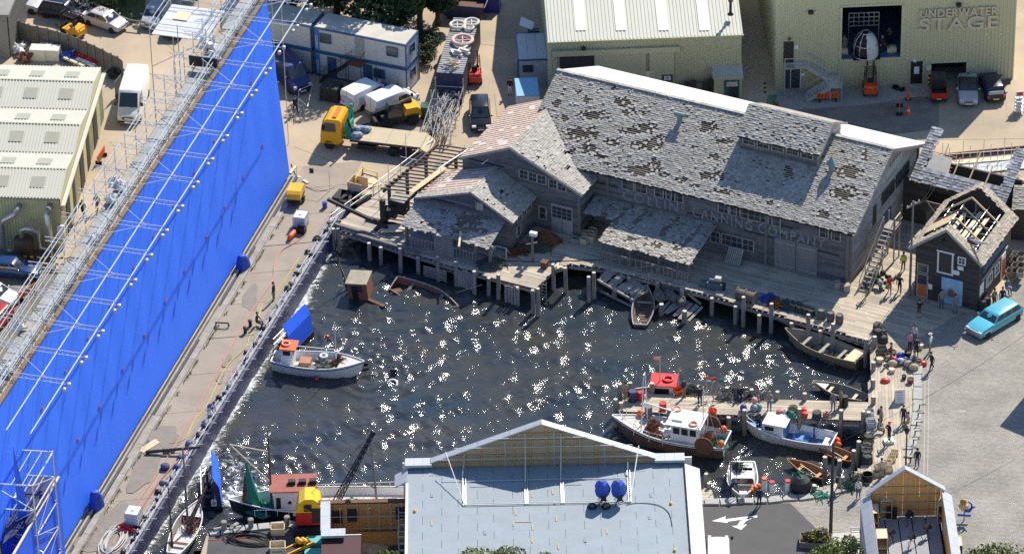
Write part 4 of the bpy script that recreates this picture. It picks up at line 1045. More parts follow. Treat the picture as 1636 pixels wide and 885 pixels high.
for i,(x,y,r)in enumerate(((333,70,.9),(345,88,.7),(185,292,.8),(178,318,.6),(195,300,.5),(150,378,.5),(30,520,.6),(12,590,.6))):rag('polythene_bundle',x,y,16.95,r*.75,m_poly,sc_,BF,60+i,flat=.7)
rw=root('return_panel','narrow blue return flat beside the scaffold tower','screen')
q0,q1=P(94,762,8.5),P(53,832,8.5)
m_blue2=mat('return_blue',(.02,.13,.85),.6,var=.12,scale=.4)
d_=(q1-q0).normalized()
b=MB();e_=q1+d_*6
b.slab((q0.x,q0.y,0),(q0.x,q0.y,8.5),(e_.x,e_.y,8.5),(e_.x,e_.y,0),.12);b.build('panel',m_blue2,rw,fixn=True)
MB().bar((q0.x,q0.y,8.55),(e_.x,e_.y,8.55),.16,.1).build('top_rail',m_tan,rw)
b=MB();b.slab(P(22,757,8.3),P(5,868,8.3),P(50,832,8.3),P(91,764,8.3),.08);b.build('shade_panel',mat('shade_navy',(.012,.025,.11),.7,var=.4,scale=1),rw,fixn=True)  # added navy panel, painted as the shaded gap behind the return flat
q2=P(20,752,12.5);q3=P(37,757,12.0)
b=MB();b.slab((q2.x,q2.y,4),(q3.x+.3,q3.y,4),(q3.x,q3.y,10.2),(q2.x+.2,q2.y,14.6),.1);b.build('side_flap',m_blue2,rw,fixn=True)
tw=root('scaffold_tower','heavy tubular scaffold tower standing at the near end of the blue screen','scaffolding')
A_,B_,C_=P(16,718,11.5),P(84,722,11.5),P(52,776,11.5)
D_=A_+(C_-B_);cs=[A_,B_,C_,D_]
def tt(p,q,r=.06,nm='tube'):MB().cyl(p,q,r,n=6).build(nm,m_steel,tw)
lv=[11.5,9.3,7.1,4.9,2.7,.5]
for c in cs:tt((c.x,c.y,0),(c.x,c.y,11.6),.07,'upright')
for i,z in enumerate(lv):
 for p,q in zip(cs,cs[1:]+cs[:1]):
  tt((p.x,p.y,z),(q.x,q.y,z),.065 if i<2 else.05,'ledger')
  if i<len(lv)-1:
   z2=lv[i+1];tt((p.x,p.y,z if i%2 else z2),(q.x,q.y,z2 if i%2 else z),.035,'brace')
 for k in range(1,4):
  p=cs[0].lerp(cs[1],k/4);q=cs[3].lerp(cs[2],k/4);tt((p.x,p.y,z),(q.x,q.y,z),.035,'transom')
for k in range(9):
 p=P(R_.uniform(2,45),R_.uniform(745,870),7);tt((p.x,p.y,0),(p.x,p.y,R_.uniform(7,10.5)),.04,'upright');tt((p.x-1.5,p.y+.5,R_.uniform(4,9)),(p.x+2.2,p.y-.6,R_.uniform(4,9)),.035,'brace')
for z in(9.35,7.15):MB().box(((D_.x+C_.x)/2-1.0,(A_.y+C_.y)/2,z),(2.4,1.6,.06),rz=.1).build('deck_panel',m_steel,tw)
# ---- left workshop with three shallow pitched bays
SF=Fr(P2(101,400),rad(-5.5))
ws_=root('sage_workshop','pale sage corrugated workshop with three shallow roof bays and rooflights','building',SF(0,0),SF.a)
SE,SR,BD,SL=4.95,5.6,7.0,14.0
for i in range(3):
 y0=i*BD
 for s in(0,1):
  b=MB()
  if s==0:corr(b,(-SL,y0-.1*(i==0),SE),(1,0,0),(0,BD/2,SR-SE),SL+.12,math.hypot(BD/2,SR-SE)+.1*(i==0),.27,.045)
  else:corr(b,(-SL,y0+BD/2,SR),(1,0,0),(0,BD/2,SE-SR),SL+.12,math.hypot(BD/2,SR-SE),.27,.045)
  b.build('roof_sheet',m_cream,ws_)
  for x in(-2.6,-5.6,-8.6,-11.6):
   y1,y2=(y0+1.2,y0+2.5)if s==0 else(y0+BD/2+.9,y0+BD/2+2.2)
   zf=(lambda y:SE+(SR-SE)*(y-y0)/(BD/2))if s==0 else(lambda y:SR-(SR-SE)*(y-y0-BD/2)/(BD/2))
   b=MB();b.slab((x,y1,zf(y1)+.075),(x+1.15,y1,zf(y1)+.075),(x+1.15,y2,zf(y2)+.075),(x,y2,zf(y2)+.075),.02);b.build('rooflight',m_rooflt,ws_)
 b=MB()
 for k in range(52):b.box((-SL+.27*k+.13,y0+BD/2,SR+.04),(.2,.14,.05))
 o=b.build('ridge_cap',mat('ridge_trim',(.3,.3,.22),.7),ws_);o['kind']='stuff'
 MB().bar((-SL,y0+.02,SE-.02),(.1,y0+.02,SE-.02),.16,.12).build('gutter',mat('dark_gutter',(.07,.07,.06),.6),ws_)
b=MB();b.prism([(-SL,.12),(-.05,.12),(-.05,BD*3-.1),(-SL,BD*3-.1)],0,SE-.1);b.build('wall',m_sage,ws_)
b=MB();corr(b,(-SL,.05,0),(1,0,0),(0,0,1),SL+.02,SE-.05,.25,.04);b.build('front_cladding',m_sage,ws_)
b=MB();corr(b,(.02,0,0),(0,1,0),(0,0,1),BD*3,SE-.6,.25,.04);b.build('side_cladding',m_sage,ws_)
for i in range(3):
 b=MB();y0=i*BD
 b.add([(.08,y0,SE-.7),(.08,y0+BD,SE-.7),(.08,y0+BD,SE),(.08,y0+BD/2,SR+.05),(.08,y0,SE)],[(0,1,2,3,4)]);b.build('gable_panel',m_sage,ws_)
MB().bar((.3,-.1,SE-.62),(.3,BD*3+.1,SE-.62),.34,.1).build('side_gutter',m_cream,ws_)
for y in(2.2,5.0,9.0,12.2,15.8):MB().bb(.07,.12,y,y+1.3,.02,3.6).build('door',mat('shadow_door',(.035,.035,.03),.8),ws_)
for y in(3.6,10.6,17.5):MB().bb(.07,.14,y,y+1.25,.02,3.6).build('door_leaf',m_sage,ws_)
du=root('extract_ducts','pair of bent galvanised extract ducts joined to a brown dust drum','ducting',SF(0,0),SF.a)
m_duct=mat('spiral_duct',(.55,.57,.58),.35,.6,var=.2,scale=4)
sd=Wall(du,SF,(-SL,-.1),(1,0),(0,-1))
def dq(x,y,o):s_,z_=sd.sz(x,y);return(-SL+s_,-.1-o,z_)
b=MB();x1=dq(30,333,0)[0];x2=dq(4,345,0)[0]
b.tube([(x1,0,4.2),(x1,-.6,4.2),(x1-.3,-.8,3.8),(x2+.2,-.8,3.3),(x2,-.8,2.9),(x2,-.8,.6),(x2+.4,-.8,.35),(x2+1.0,-.8,.35)],.24,8);b.build('duct',m_duct,du,smooth=True)
x3=dq(79,330,0)[0];b=MB();b.tube([(x3,0,4.3),(x3,-.55,4.3),(x3-.08,-.8,3.9),(x3,-.8,.7)],[.24,.24,.27,.24],8);b.build('duct',m_duct,du,smooth=True)
xs_=dq(41,380,0)[0];b=MB();b.tube([(xs_-.05,-1.2,1.9),(xs_-.05,-1.2,2.6),(xs_+.3,-1.2,2.85),(xs_+.9,-1.2,2.75),(xs_+1.25,-1.1,2.4),(xs_+1.3,-1.0,.9),(x3,-.8,.6)],.22,8);b.build('duct',m_duct,du,smooth=True)
b=MB();b.lathe((xs_,-1.2,0),[(.75,0),(.78,.1),(.78,1.75),(.7,1.85),(.2,1.95)],18);b.build('drum',mat('brown_drum',(.1,.06,.05),.6,var=.3),du,smooth=False)
MB().bb(x3+.5,x3+1.1,-.25,-.03,1.5,2.5).build('control_box',m_white,du)
br=root('striped_barrier','black and yellow striped height barrier in front of the dust drum','barrier',SF(0,0),SF.a)
m_by=mat('stripe_yellow',(.8,.55,.05),.5)
for z in(.95,.35):
 for i in range(22):
  x=-4.6+i*.28;MB().box((x,-2.6,z),(.28,.08,.14)).build('stripe',m_by if i%2 else m_dark,br)
for x in(-3.0,-.2):MB().box((x,-2.6,.5),(.12,.12,1.0)).build('post',m_by,br)
# ---- quay props
def obj1(bm,name,mats,label,cat,loc,rz=0.0,group=None,smooth=False):
 o=bm.build(name,mats,None,loc=loc,rz=rz,smooth=smooth);return tag(o,label,cat,group)
cmp_=root('compressor','yellow towable compressor parked on the concrete quay','compressor',P(473,322,.06),rad(-100))
b=MB();prof=[(-.95,.75),(-.95,1.15),(-.75,1.35),(.55,1.38),(.85,1.2),(.95,.75)]
b.loft([[(x,s*.58,z)for x,z in prof]for s in(-1,1)]);b.build('canopy',m_yellow,cmp_,fixn=True)
MB().bb(-.93,.93,-.56,.56,.35,.75).build('engine_bay',m_dark,cmp_);MB().bar((.9,0,.4),(1.7,0,.35),.08).build('drawbar',m_dark,cmp_)
for s in(-.62,.62):
 b=MB();b.cyl((-.1,s-.08,.28),(-.1,s+.08,.28),.28,n=12);b.build('wheel',m_black,cmp_)
def ibc(px,py,label,ang,hose=True):
 r=root('water_tank',label,'tank',P(px,py,.06),ang)
 m_ibc=mat('ibc_plastic',(.72,.74,.72),.4,var=.15,scale=3)
 MB().box((0,0,.66),(.94,1.1,.95)).build('bottle',m_ibc,r);MB().box((0,0,.1),(1.0,1.2,.14)).build('pallet',m_dark,r)
 for z in(.2,.45,.7,.95,1.17):
  b=MB();b.tube([(-.51,-.6,z),(.51,-.6,z),(.51,.6,z),(-.51,.6,z)],.016,4,closed=True);b.build('cage_ring',m_steel,r)
 b=MB()
 for i in range(6):
  for s in(-1,1):b.cyl((-.5+i*.2,s*.6,.15),(-.5+i*.2,s*.6,1.18),.014,n=4);b.cyl((s*.51,-.6+i*.24,.15),(s*.51,-.6+i*.24,1.18),.014,n=4)
 o=b.build('cage_bars',m_steel,r);o['kind']='stuff'
 b=MB();b.lathe((0,0,1.13),[(.14,0),(.14,.07),(.1,.08)],10);b.build('lid',m_ibc,r)
 return r
ibc(481,361,'white caged water tank near the yellow compressor',rad(-15));ibc(214,834,'white caged water tank beside the rope coil near the scaffold tower',rad(-15))
b=MB();b.box((0,0,.3),(.7,.5,.5));b.cyl((-.3,0,.65),(.3,0,.65),.16,n=10);b.cyl((0,.2,.5),(0,.5,.3),.1,n=8)
obj1(b,'pump',m_dark,'black motor pump beside the water tank on the quay','pump',P(482,372,.06),rad(-20))
b=MB();b.tube([(.1,.3,.25),(0,0,.3),(-.2,-.4,.28),(-.35,-.8,.22)],[.18,.22,.22,.17],9);obj1(b,'float_roll',m_orange,'orange rolled float lying by the black pump','float',P(469,377,.06),rad(0),smooth=True)
def rope(name,pts,r,material,label,cat='hose',z=.09,jit=0):
 v=[P(x+R_.uniform(-jit,jit),y+R_.uniform(-jit,jit),z)for x,y in pts];out=[]
 for i in range(len(v)-1):
  p0,p1,p2,p3=v[max(i-1,0)],v[i],v[i+1],v[min(i+2,len(v)-1)]
  for k in range(5):
   t=k/5;out.append(.5*((2*p1)+(p2-p0)*t+(2*p0-5*p1+4*p2-p3)*t*t+(3*p1-p0-3*p2+p3)*t**3))
 out.append(v[-1]);b=MB();b.tube(out,r,5);return tag(b.build(name,material),label,cat)
rope('pink_hose',[(487,377),(470,388),(448,402),(438,425),(434,450),(400,500),(350,588),(305,668),(255,750),(200,830),(180,868)],.045,mat('pink_hose',(.55,.27,.2),.7),'faded pink hose snaking the length of the quay')
rope('yellow_hose',[(478,412),(460,440),(432,478),(418,490),(410,520),(398,540),(392,555),(360,588),(330,648),(310,672),(296,700),(271,708)],.035,mat('yellow_hose',(.6,.48,.1),.7),'thin yellow hose lying along the quay edge')
rope('brown_hose',[(300,715),(285,735),(262,760),(240,790),(225,815),(205,845),(190,880)],.06,mat('red_hose',(.4,.16,.12),.7),'thick reddish hose on the near quay edge')
led=root('ledge_pipework','scaffold tubes and clamps running along the ledge of the tank','pipework')
def lp(y,o,z):return P(E1(y)-o,y-4,z)
for o_,z in((5,.12),(11,.1),(3,.5)):MB().cyl(lp(330,o_,z),lp(930,o_,z),.04,n=6).build('tube',m_steel,led)
y=340
while y<900:
 p=lp(y,3,0);MB().cyl(p,p+V3((0,0,.62)),.03,n=5).build('stub_post',m_steel,led)
 q=lp(y,16,.15);MB().cyl(q,p+V3((.6,-.15,.15)),.03,n=5).build('cross_tube',m_steel,led)
 y+=17
m_bags=[m_dark,m_dark,mat('sandbag_grey',(.25,.24,.22),.9),mat('clamp_blue',(.06,.08,.2),.6),m_rust]
for i in range(42):
 y=335+i*13.4+R_.uniform(-5,5);o=R_.uniform(4,16);b=MB()
 rr=R_.uniform(.14,.32);c=lp(y,o,.14)
 b.sphere((0,0,0),rr,7,5,(R_.uniform(.8,1.6),R_.uniform(.7,1.2),.7));b.build('sandbag',R_.choice(m_bags),led,loc=c,rz=R_.random()*3)
def cover(px,py,label,h=1.25):
 b=MB();k=12;rings=[]
 for j,(r,z)in enumerate(((.62,0),(.58,.3),(.5,.8),(.42,h*.85),(.25,h),(.05,h+.03))):rings.append([(r*(1+.12*math.sin(3*i*6.283/k+j))*math.cos(i*6.283/k),r*(1+.1*math.sin(4*i*6.283/k+j))*math.sin(i*6.283/k),z)for i in range(k)])
 b.loft(rings);obj1(b,'covered_fan',m_bluep,label,'cover',P(px,py,.06),0)
cover(388,428,'blue tarpaulin cover standing at the foot of the screen half way up');cover(154,810,'blue tarpaulin cover at the foot of the screen near the scaffold tower',1.5)
tr=root('low_trestle','low black trestle standing on the middle of the quay','trestle',P(355,522,.06),rad(-8))
MB().bar((-.55,0,.38),(.55,0,.38),.09).build('beam',m_dark,tr)
for s in(-.5,.5):
 for t in(-.25,.25):MB().bar((s,0,.36),(s+.06*s,t,0),.06).build('leg',m_dark,tr)
for x,y,lb in((400,521,'small dark mooring post on the quay, far one of two'),(392,532,'small dark mooring post on the quay, near one of two')):
 b=MB();b.lathe((0,0,0),[(.14,0),(.14,.45),(.18,.48),(.18,.56),(.1,.6)],10);obj1(b,'mooring_post',m_dark,lb,'bollard',P(x,y,.06))
for i,(x0,y0,x1,y1)in enumerate(((222,720,250,702),(227,722,254,705))):
 p,q=P(x0,y0,.1),P(x1,y1,.1);b=MB();b.bar((p-q)/2,(q-p)/2,.3,.05);obj1(b,'timber_board',m_ply,'fresh pine board lying on the quay, %s of a pair'%('left one','right one')[i],'board',(p+q)/2)
p,q=P(233,722,.25),P(320,714,.6);b=MB();b.cyl((p-q)/2,(q-p)/2,.14,.1,n=8);obj1(b,'spar',m_dark,'long dark spar laid across the quay towards the tank','spar',(p+q)/2)
b=MB();b.lathe((0,0,0),[(.3,0),(.36,.12),(.36,.3),(.2,.42)],12);obj1(b,'bucket',mat('navy_plastic',(.03,.05,.12),.5),'upturned navy tub near the dark spar','tub',P(264,748,.06))
b=MB();b.box((0,0,.1),(.9,.3,.07));obj1(b,'short_board',m_tan,'short pale board on blocks beside the dark spar','board',P(271,721,.08),.1)
def coil(px,py,label,material,n=7,rx=.5,ry=.9,r=.035,z=.1):
 c=P(px,py,z);b=MB();pts=[]
 for i in range(n*14):
  t=i/14*6.283;rr=1+.22*math.sin(t*.37)+.12*math.sin(t*1.3)
  pts.append((rx*rr*math.cos(t)+.15*math.sin(t*.21),ry*rr*math.sin(t)+.2*math.cos(t*.17),.02+.03*math.sin(t*.7)+.012*(i/14)))
 b.tube(pts,r,5);return tag(b.build('rope_coil',material,None,loc=c,rz=rad(-15)),label,'rope')
coil(182,862,'big loose coil of white rope at the near end of the quay',m_rope,9,.6,1.5,.05)
b=MB()
for i in range(14):b.tube([(R_.uniform(-.7,.7),R_.uniform(-.5,.5),R_.uniform(.05,.3))for _ in range(4)],.06,5)
o=obj1(b,'hose_tangle',m_red,'tangle of red hoses and fittings by the near water tank','hose',P(203,846,.06))
b=MB();b.lathe((0,0,0),[(.2,0),(.2,.55),(.16,.58)],12);obj1(b,'drum',m_bluep,'small blue drum on the far quay edge','drum',P(519,332,.06))
fp=root('mesh_fence','thin wire mesh fence panels with a black sheet at the end of the screen','fence')
for(x0,y0),(x1,y1)in(((475,298),(527,306)),):
 p,q=P(x0,y0),P(x1,y1)
 for c in(p,q):MB().cyl(c,c+V3((0,0,2)),.025,n=5).build('post',m_steel,fp)
 for z in(.15,1.95):MB().cyl(p+V3((0,0,z)),q+V3((0,0,z)),.02,n=5).build('rail',m_steel,fp)
 c=p.lerp(q,.46);MB().box((c.x,c.y,1.75),(.36,.03,.5)).build('black_sheet',m_dark,fp)
rope('black_cable',[(465,262),(475,285),(488,298),(505,306),(522,304),(535,300)],.04,m_black,'black cables lying at the far end of the screen','cable',.03)
for i,(x,y,l,a,lb)in enumerate(((484,288,1.4,-.9,'pale plank by the far end of the blue screen'),(468,272,1.2,1.2,'pale offcut leaning at the far foot of the screen'))):
 b=MB();b.box((0,0,.06),(l,.24,.05));obj1(b,'plank',m_tan,lb,'board',P(x,y,.04),a)
cl=root('ply_box','open pale plywood box at the head of the tank','box',P(572,304,.0),rad(-25))
for d in((0,-.6,.5,1.3,.05,1.0),(0,.6,.5,1.3,.05,1.0),(-.65,0,.5,.05,1.2,1.0)):MB().box(d[:3],d[3:]).build('side',m_ply,cl)
b=MB();b.box((0,0,.03),(2.4,1.4,.06));obj1(b,'ply_sheet',m_ply,'pale plywood sheet lying beside the open ply box','board',P(583,296,.02),rad(30))
ln_=MB();c0=P(560,318,.1)
for i in range(5):ln_.box((i*.5-1.2,R_.uniform(-.2,.2),.12),(.7,1.5+R_.uniform(-.3,.3),.3),rz=R_.uniform(-.4,.4))
obj1(ln_,'black_liner',m_black,'crumpled black tank liner sheet left of the pergola','liner',P(562,320,0),rad(-25))
yr=root('timber_barrier','yellow and black handrail barrier beside the ply boxes','barrier')
for(x0,y0),(x1,y1)in(((569,302),(580,286)),((580,286),(603,293))):
 p,q=P(x0,y0),P(x1,y1)
 for z in(.55,1.05):MB().bar(p+V3((0,0,z)),q+V3((0,0,z)),.07).build('rail',m_by if z>1 else m_dark,yr)
 for c in(p,q):MB().bar(c,c+V3((0,0,1.1)),.08).build('post',m_by,yr)
hrx=root('wharf_handrail','white tubular handrail along the left edge of the wharf','railing')
pts=[P(527,362,0),P(560,338,0),P(597,312,0),P(640,280,0),P(692,240,0)]
for p,q in zip(pts[:-1],pts[1:]):
 for z in(.55,1.05):MB().cyl(p+V3((0,0,z)),q+V3((0,0,z)),.035,n=5).build('rail',m_white,hrx)
for p in pts:MB().cyl(p,p+V3((0,0,1.1)),.035,n=5).build('post',m_steel,hrx)
sc2=root('tile_roof_scaffold','scaffold handrail tubes running beside the batten roof','scaffolding')
for(x0,y0),(x1,y1),z in(((712,262),(790,212),4.6),((700,270),(778,218),4.3),((770,262),(850,205),5.4)):MB().cyl(P(x0,y0,z),P(x1,y1,z),.045,n=5).build('tube',m_white,sc2)
for x,y,z in((704,264,4.4),(742,240,4.4),(780,216,4.4),(648,222,2.5),(620,270,2.2),(605,300,2.2)):p=P(x,y,z);MB().cyl((p.x,p.y,0),(p.x,p.y,z+.5),.03,n=5).build('upright',m_steel,sc2)
for x0,y0,x1,y1,z in((605,290,660,300,1.6),(620,275,650,285,1.6),(640,250,690,262,1.5)):MB().cyl(P(x0,y0,z),P(x1,y1,z),.03,n=5).build('ledger',m_steel,sc2)
# ================================================================== buildings, cabins and trees along the top
# ---- sage warehouse
e0,e1=P(877,66,6.0),P(1185,54,6.0)
WF=Fr((e0.x,e0.y),math.atan2(e1.y-e0.y,e1.x-e0.x));WL=(e1-e0).length
wh=root('sage_warehouse','large sage metal warehouse with pale ribbed roof behind the cannery','building',WF(0,0),WF.a)
b=MB();corr(b,(-.1,-.15,6.0),(1,0,0),(0,13,2.6),WL+.2,13.3,.31,.05);b.build('roof_sheet',m_cream,wh)
b=MB();corr(b,(-.1,12.85,8.6),(1,0,0),(0,13,-2.6),WL+.2,13.3,.31,.05);b.build('roof_sheet',m_cream,wh)
b=MB();b.prism([(.05,.15),(WL-.05,.15),(WL-.05,25.5),(.05,25.5)],0,5.8);b.build('wall',m_sage,wh)
b=MB();b.add([(.02,0,5.7),(.02,25.7,5.7),(.02,12.85,8.5)],[(0,1,2)]);b.add([(WL-.02,0,5.7),(WL-.02,25.7,5.7),(WL-.02,12.85,8.5)],[(0,1,2)]);b.build('gable_panel',m_sage,wh)
ww=Wall(wh,WF,(0,0),(1,0),(0,-1))
b=MB();corr(b,(0,.1,0),(1,0,0),(0,0,1),WL,5.95,.24,.05);b.build('front_cladding',m_sage,wh)
MB().bar((-.15,-.2,5.95),(WL+.15,-.2,5.95),.14,.12).build('gutter',m_sage,wh)
b=MB();corr(b,(0,25.5,0),(0,-1,0),(0,0,1),25.4,5.95,.24,.05);b.build('side_cladding',m_sage,wh)
s0,z0=ww.sz(882,84);s1,z1=ww.sz(1086,72);ww.panel(s0,s1,4.55,5.05,m_sage,'door_rail',.0,.25)
s0,z0=ww.sz(894,115);s1,z1=ww.sz(949,86);ww.panel(s0,s1,2.3,4.5,m_void,'doorway',.02,.05)
for i in range(3):MB().box((s0+.5+i*.9,-.12,2.6+.3*(i%2)),(.5,.1,.14)).build('stock_item',m_white if i==1 else m_rust,wh)
s2,z2=ww.sz(1032,100);ww.panel(s1+.02,s2,1.2,4.5,m_sage,'sliding_door',.06,.08)
ww.panel(s2+.3,s2+2.4,.1,4.5,m_sage,'sliding_door',.05,.06)
s_,z_=ww.sz(932,75);MB().box((s_,-.3,5.3),(.35,.35,.2)).build('flood_lamp',m_dark,wh)
dd,zz=ww.sz(1066,130);d_=ww.panel(dd-.5,dd+.5,.1,2.3,mat('green_door',(.02,.12,.09),.5),'door',.05,.06)
q_=MB();ww.rect(q_,dd-.28,dd+.28,1.75,2.15,.115,.13);q_.build('number_plate',m_white,d_)
lettering('15',.34,m_dark,d_,face_matrix(ww.pt(dd-.2,1.82,.14),(1,0,0)),name='door_number',sx=.95)
for x in(926,990,1057,1123):
 p=onplane(x,25,WF(0,-.15,6.0),V3((WF.u)).cross(WF.v*13+V3((0,0,2.6))).normalized());a,bb=WF.loc(p)
 z=lambda y:6.08+(y+.15)*.2;b=MB();b.slab((a-.45,bb-2.0,z(bb-2)),(a+.45,bb-2.0,z(bb-2)),(a+.45,bb+2,z(bb+2)),(a-.45,bb+2,z(bb+2)),.02);b.build('rooflight',mat('clear_rooflight',(.72,.72,.63),.4,var=.15),wh)
a,bb=WF.loc(P(1167,22,7));b=MB();b.cyl((a,bb,6.8),(a,bb,8.2),.12,n=8);b.lathe((a,bb,8.2),[(.22,0),(.2,.12),(.05,.2)],8);b.lathe((a,bb,6.9),[(.3,0),(.14,.2)],8);b.build('flue',m_dark,wh)
b=MB();b.slab((a-.14,bb-2.6,6.56+(-1.0)*.0+.0),(a+.14,bb-2.6,6.56),(a+.1,bb,7.09),(a-.1,bb,7.09),.01)
# ---- sage hut, pallets, white cabin
hu=Fr(P2(1141,164),rad(2));ht=root('sage_hut','small sage hut with green door and red lettered sign beside the warehouse','hut',hu(0,0),hu.a)
MB().bb(0,2.35,0,2.3,0,2.5).build('wall',m_sage,ht)
b=MB();corr(b,(-.12,-.12,2.35),(1,0,0),(0,2.6,1.0),2.6,2.85,.2,.035);b.build('roof_sheet',m_cream,ht)
b=MB();b.add([(0,0,2.3),(0,2.35,2.3),(0,2.35,3.25)],[(0,1,2)]);b.add([(2.35,0,2.3),(2.35,2.35,3.25),(2.35,2.35,2.3)],[(0,1,2)]);b.build('gable_panel',m_sage,ht)
MB().bb(.85,2.15,-.06,0.02,.05,2.15).build('door',MATS['green_door'],ht);MB().bb(1.3,2.0,-.1,-.05,.1,1.45).build('doorway',m_void,ht)
sg=MB().bb(1.05,1.98,-.12,-.07,1.6,2.0).build('sign',m_white,ht)
for k,t in enumerate(('PADDOCK TANK','POWER SUPPLY')):lettering(t,.15,m_red,sg,face_matrix((1.09,-.125,1.84-k*.16),(1,0,0)),name='sign_lettering',sx=.78)
pl=root('pallet_stack','dark timber pallets stood on edge beside the green hut','pallets',P(1083,160),rad(2))
for i in range(6):
 MB().box((.28+i*.52,.1*(i%2),.75+.1*(i%3)),(.5,.12,1.5+.2*(i%3))).build('pallet',m_darkwood if i%3 else m_post,pl)
wc=root('white_cabin','white flat roofed cabin squeezed between warehouse and cannery','cabin',P(952,160),rad(1))
MB().bb(0,4.9,0,1.3,0,2.55).build('wall',m_white,wc);MB().bb(-.05,4.95,-.05,1.35,2.55,2.68).build('roof',m_white,wc);MB().cyl((2.5,.4,2.6),(2.5,.4,3.2),.06,n=6).build('flue',m_rust,wc)
# ---- portable units left of the warehouse
m_unit=mat('unit_panel',(.45,.47,.48),.5,var=.15);m_trim=mat('blue_trim',(.03,.09,.2),.5,var=.2)
pu=root('portable_unit','grey portable unit with dark blue trim beside the warehouse corner','cabin',P(828,137),rad(2))
MB().bb(0,2.6,0,4.6,0,2.5).build('wall',m_unit,pu)
for i in range(3):MB().bb(.12+i*.8,.88+i*.8,.1,4.5,2.5,2.54).build('roof_panel',m_unit,pu)
for x in(0,2.6):MB().bar((x,0,2.5),(x,4.6,2.5),.12).build('trim',m_trim,pu);MB().bar((x,0,0),(x,0,2.5),.12).build('trim',m_trim,pu)
for y in(0,4.6):MB().bar((0,y,2.5),(2.6,y,2.5),.12).build('trim',m_trim,pu)
MB().bb(.4,1.3,-.05,.0,1.3,2.0).build('window',m_pane,pu);MB().box((1.6,4.9,2.2),(1.0,.6,.9)).build('roof_box',m_dark,pu)
b=MB();b.slab((.4,5.4,2.9),(1.5,4.9,2.6),(1.7,5.6,3.0),(.6,6.1,3.3),.05);b.build('white_board',m_white,pu,fixn=True)
pv_=root('tool_container','small white container with a pale blue roof near the tile battens','container',P(827,189),rad(3))
MB().bb(0,1.85,0,2.9,0,2.1).build('wall',m_white,pv_);MB().bb(-.04,1.89,-.04,2.94,2.1,2.2).build('roof',mat('pale_blue_roof',(.2,.42,.6),.5,var=.2),pv_)
for x in(0,1.85):MB().bar((x,0,0),(x,0,2.1),.09).build('corner_post',m_white,pv_)
# ---- site office cabins, two stacks of two
OF=Fr(P2(651,150),rad(-23.5))
m_cab=mat('office_panel',(.52,.52,.51),.5,var=.2,scale=.7,col2=(.44,.44,.43));m_cabroof=mat('office_roof',(.55,.53,.47),.8,var=.6,scale=.6,col2=(.38,.35,.28))
m_cabtrim=mat('office_blue',(.03,.1,.22),.5,var=.2)
def cabin(a0,a1,z,label,doors,wins,endwin=False,sign=None):
 c=root('office_cabin',label,'cabin',OF(a0,0,z),OF.a,'stacked site office cabins');L=a1-a0;D=2.7;h=2.38
 MB().bb(.05,L-.05,.05,D-.05,.05,h-.05).build('wall',m_cab,c)
 for zz in(.08,h-.08):
  MB().bb(0,L,0,.1,zz-.08,zz+.08).build('rail',m_cabtrim,c);MB().bb(0,L,D-.1,D,zz-.08,zz+.08).build('rail',m_cabtrim,c)
  MB().bb(L-.1,L,.1,D-.1,zz-.08,zz+.08).build('rail',m_cabtrim,c);MB().bb(0,.1,.1,D-.1,zz-.08,zz+.08).build('rail',m_cabtrim,c)
 for x in(.05,L-.05):
  for y in(.05,D-.05):MB().box((x,y,h/2),(.1,.1,h-.3)).build('corner_post',m_cabtrim,c)
 if z>1:MB().bb(.1,L-.1,.1,D-.1,h-.02,h+.03).build('roof',m_cabroof,c)
 k=3
 for i in range(1,k):MB().box((L*i/k,.04,h/2),(.06,.04,h-.34)).build('joint_strip',m_cabtrim if L>5 and z<1 else m_cab,c)
 w_=Wall(c,Fr(OF(a0,0)[:2],OF.a),(0,0),(1,0),(0,-1))
 for x,m_ in doors:
  MB().bb(x-.42,x+.42,-.02,.04,.15,2.1).build('door',m_,c)
 for x in wins:
  w=w_.window(x,1.45,.95,.8,1,2,fm=m_cabtrim,out=-.05,t=.05)
 if endwin:
  e_=Wall(c,Fr(OF(a0,0)[:2],OF.a),(L,0),(0,1),(1,0));e_.window(1.3,1.45,.8,.8,1,2,fm=m_cabtrim,out=-.05,t=.05)
 if sign:
  sgn=MB().bb(.12,.46,-.07,-.01,.2,2.15).build('sign',mat('sign_bright_blue',(.02,.16,.55),.5),c)
  M_=Matrix(((0,-1,0),(0,0,-1),(1,0,0))).to_4x4()
  M_=Matrix(((0,-1,0,.4),(0,0,-1,-.075),(1,0,0,.35),(0,0,0,1)))
  lettering(sign,.34,m_white,sgn,M_,name='sign_lettering',sx=.95)
 return c
m_dblue=mat('door_blue',(.03,.08,.17),.5);m_dgrey=mat('door_grey',(.3,.3,.3),.6)
L2=8.7
cabin(-L2,0,0,'lower right grey office cabin with blue doors, vans parked in front',[(1.6,m_dblue),(5.0,m_dblue)],[6.1],True,'HARSCO')
cabin(-L2,0,2.42,'upper right grey office cabin reached by the steel stair',[(4.3,m_dgrey)],[1.1,7.4],True,'HARSCO')
cabin(-L2-9.0,-L2-.25,0,'lower left grey office cabin half hidden by the blue screen',[],[5.4])
cabin(-L2-9.0,-L2-.25,2.42,'upper left grey office cabin half hidden by the blue screen',[(3.6,m_dblue)],[])
sr=root('office_stair','dark steel stair and landing against the office cabins','stair',OF(-L2,0),OF.a)
MB().box((4.3,-.6,2.4),(1.3,1.1,.07)).build('landing',m_rust,sr)
for y in(-1.1,-.2):
 MB().bar((.9,y,.1),(3.7,y,2.4),.06,.18).build('stringer',m_dark,sr);MB().bar((.9,y,1.0),(3.7,y,3.3),.04).build('handrail',m_dark,sr)
 for i in range(6):MB().bar((.9+i*.55,y,.15+i*.45),(.9+i*.55,y,1.0+i*.45),.03).build('baluster',m_dark,sr)
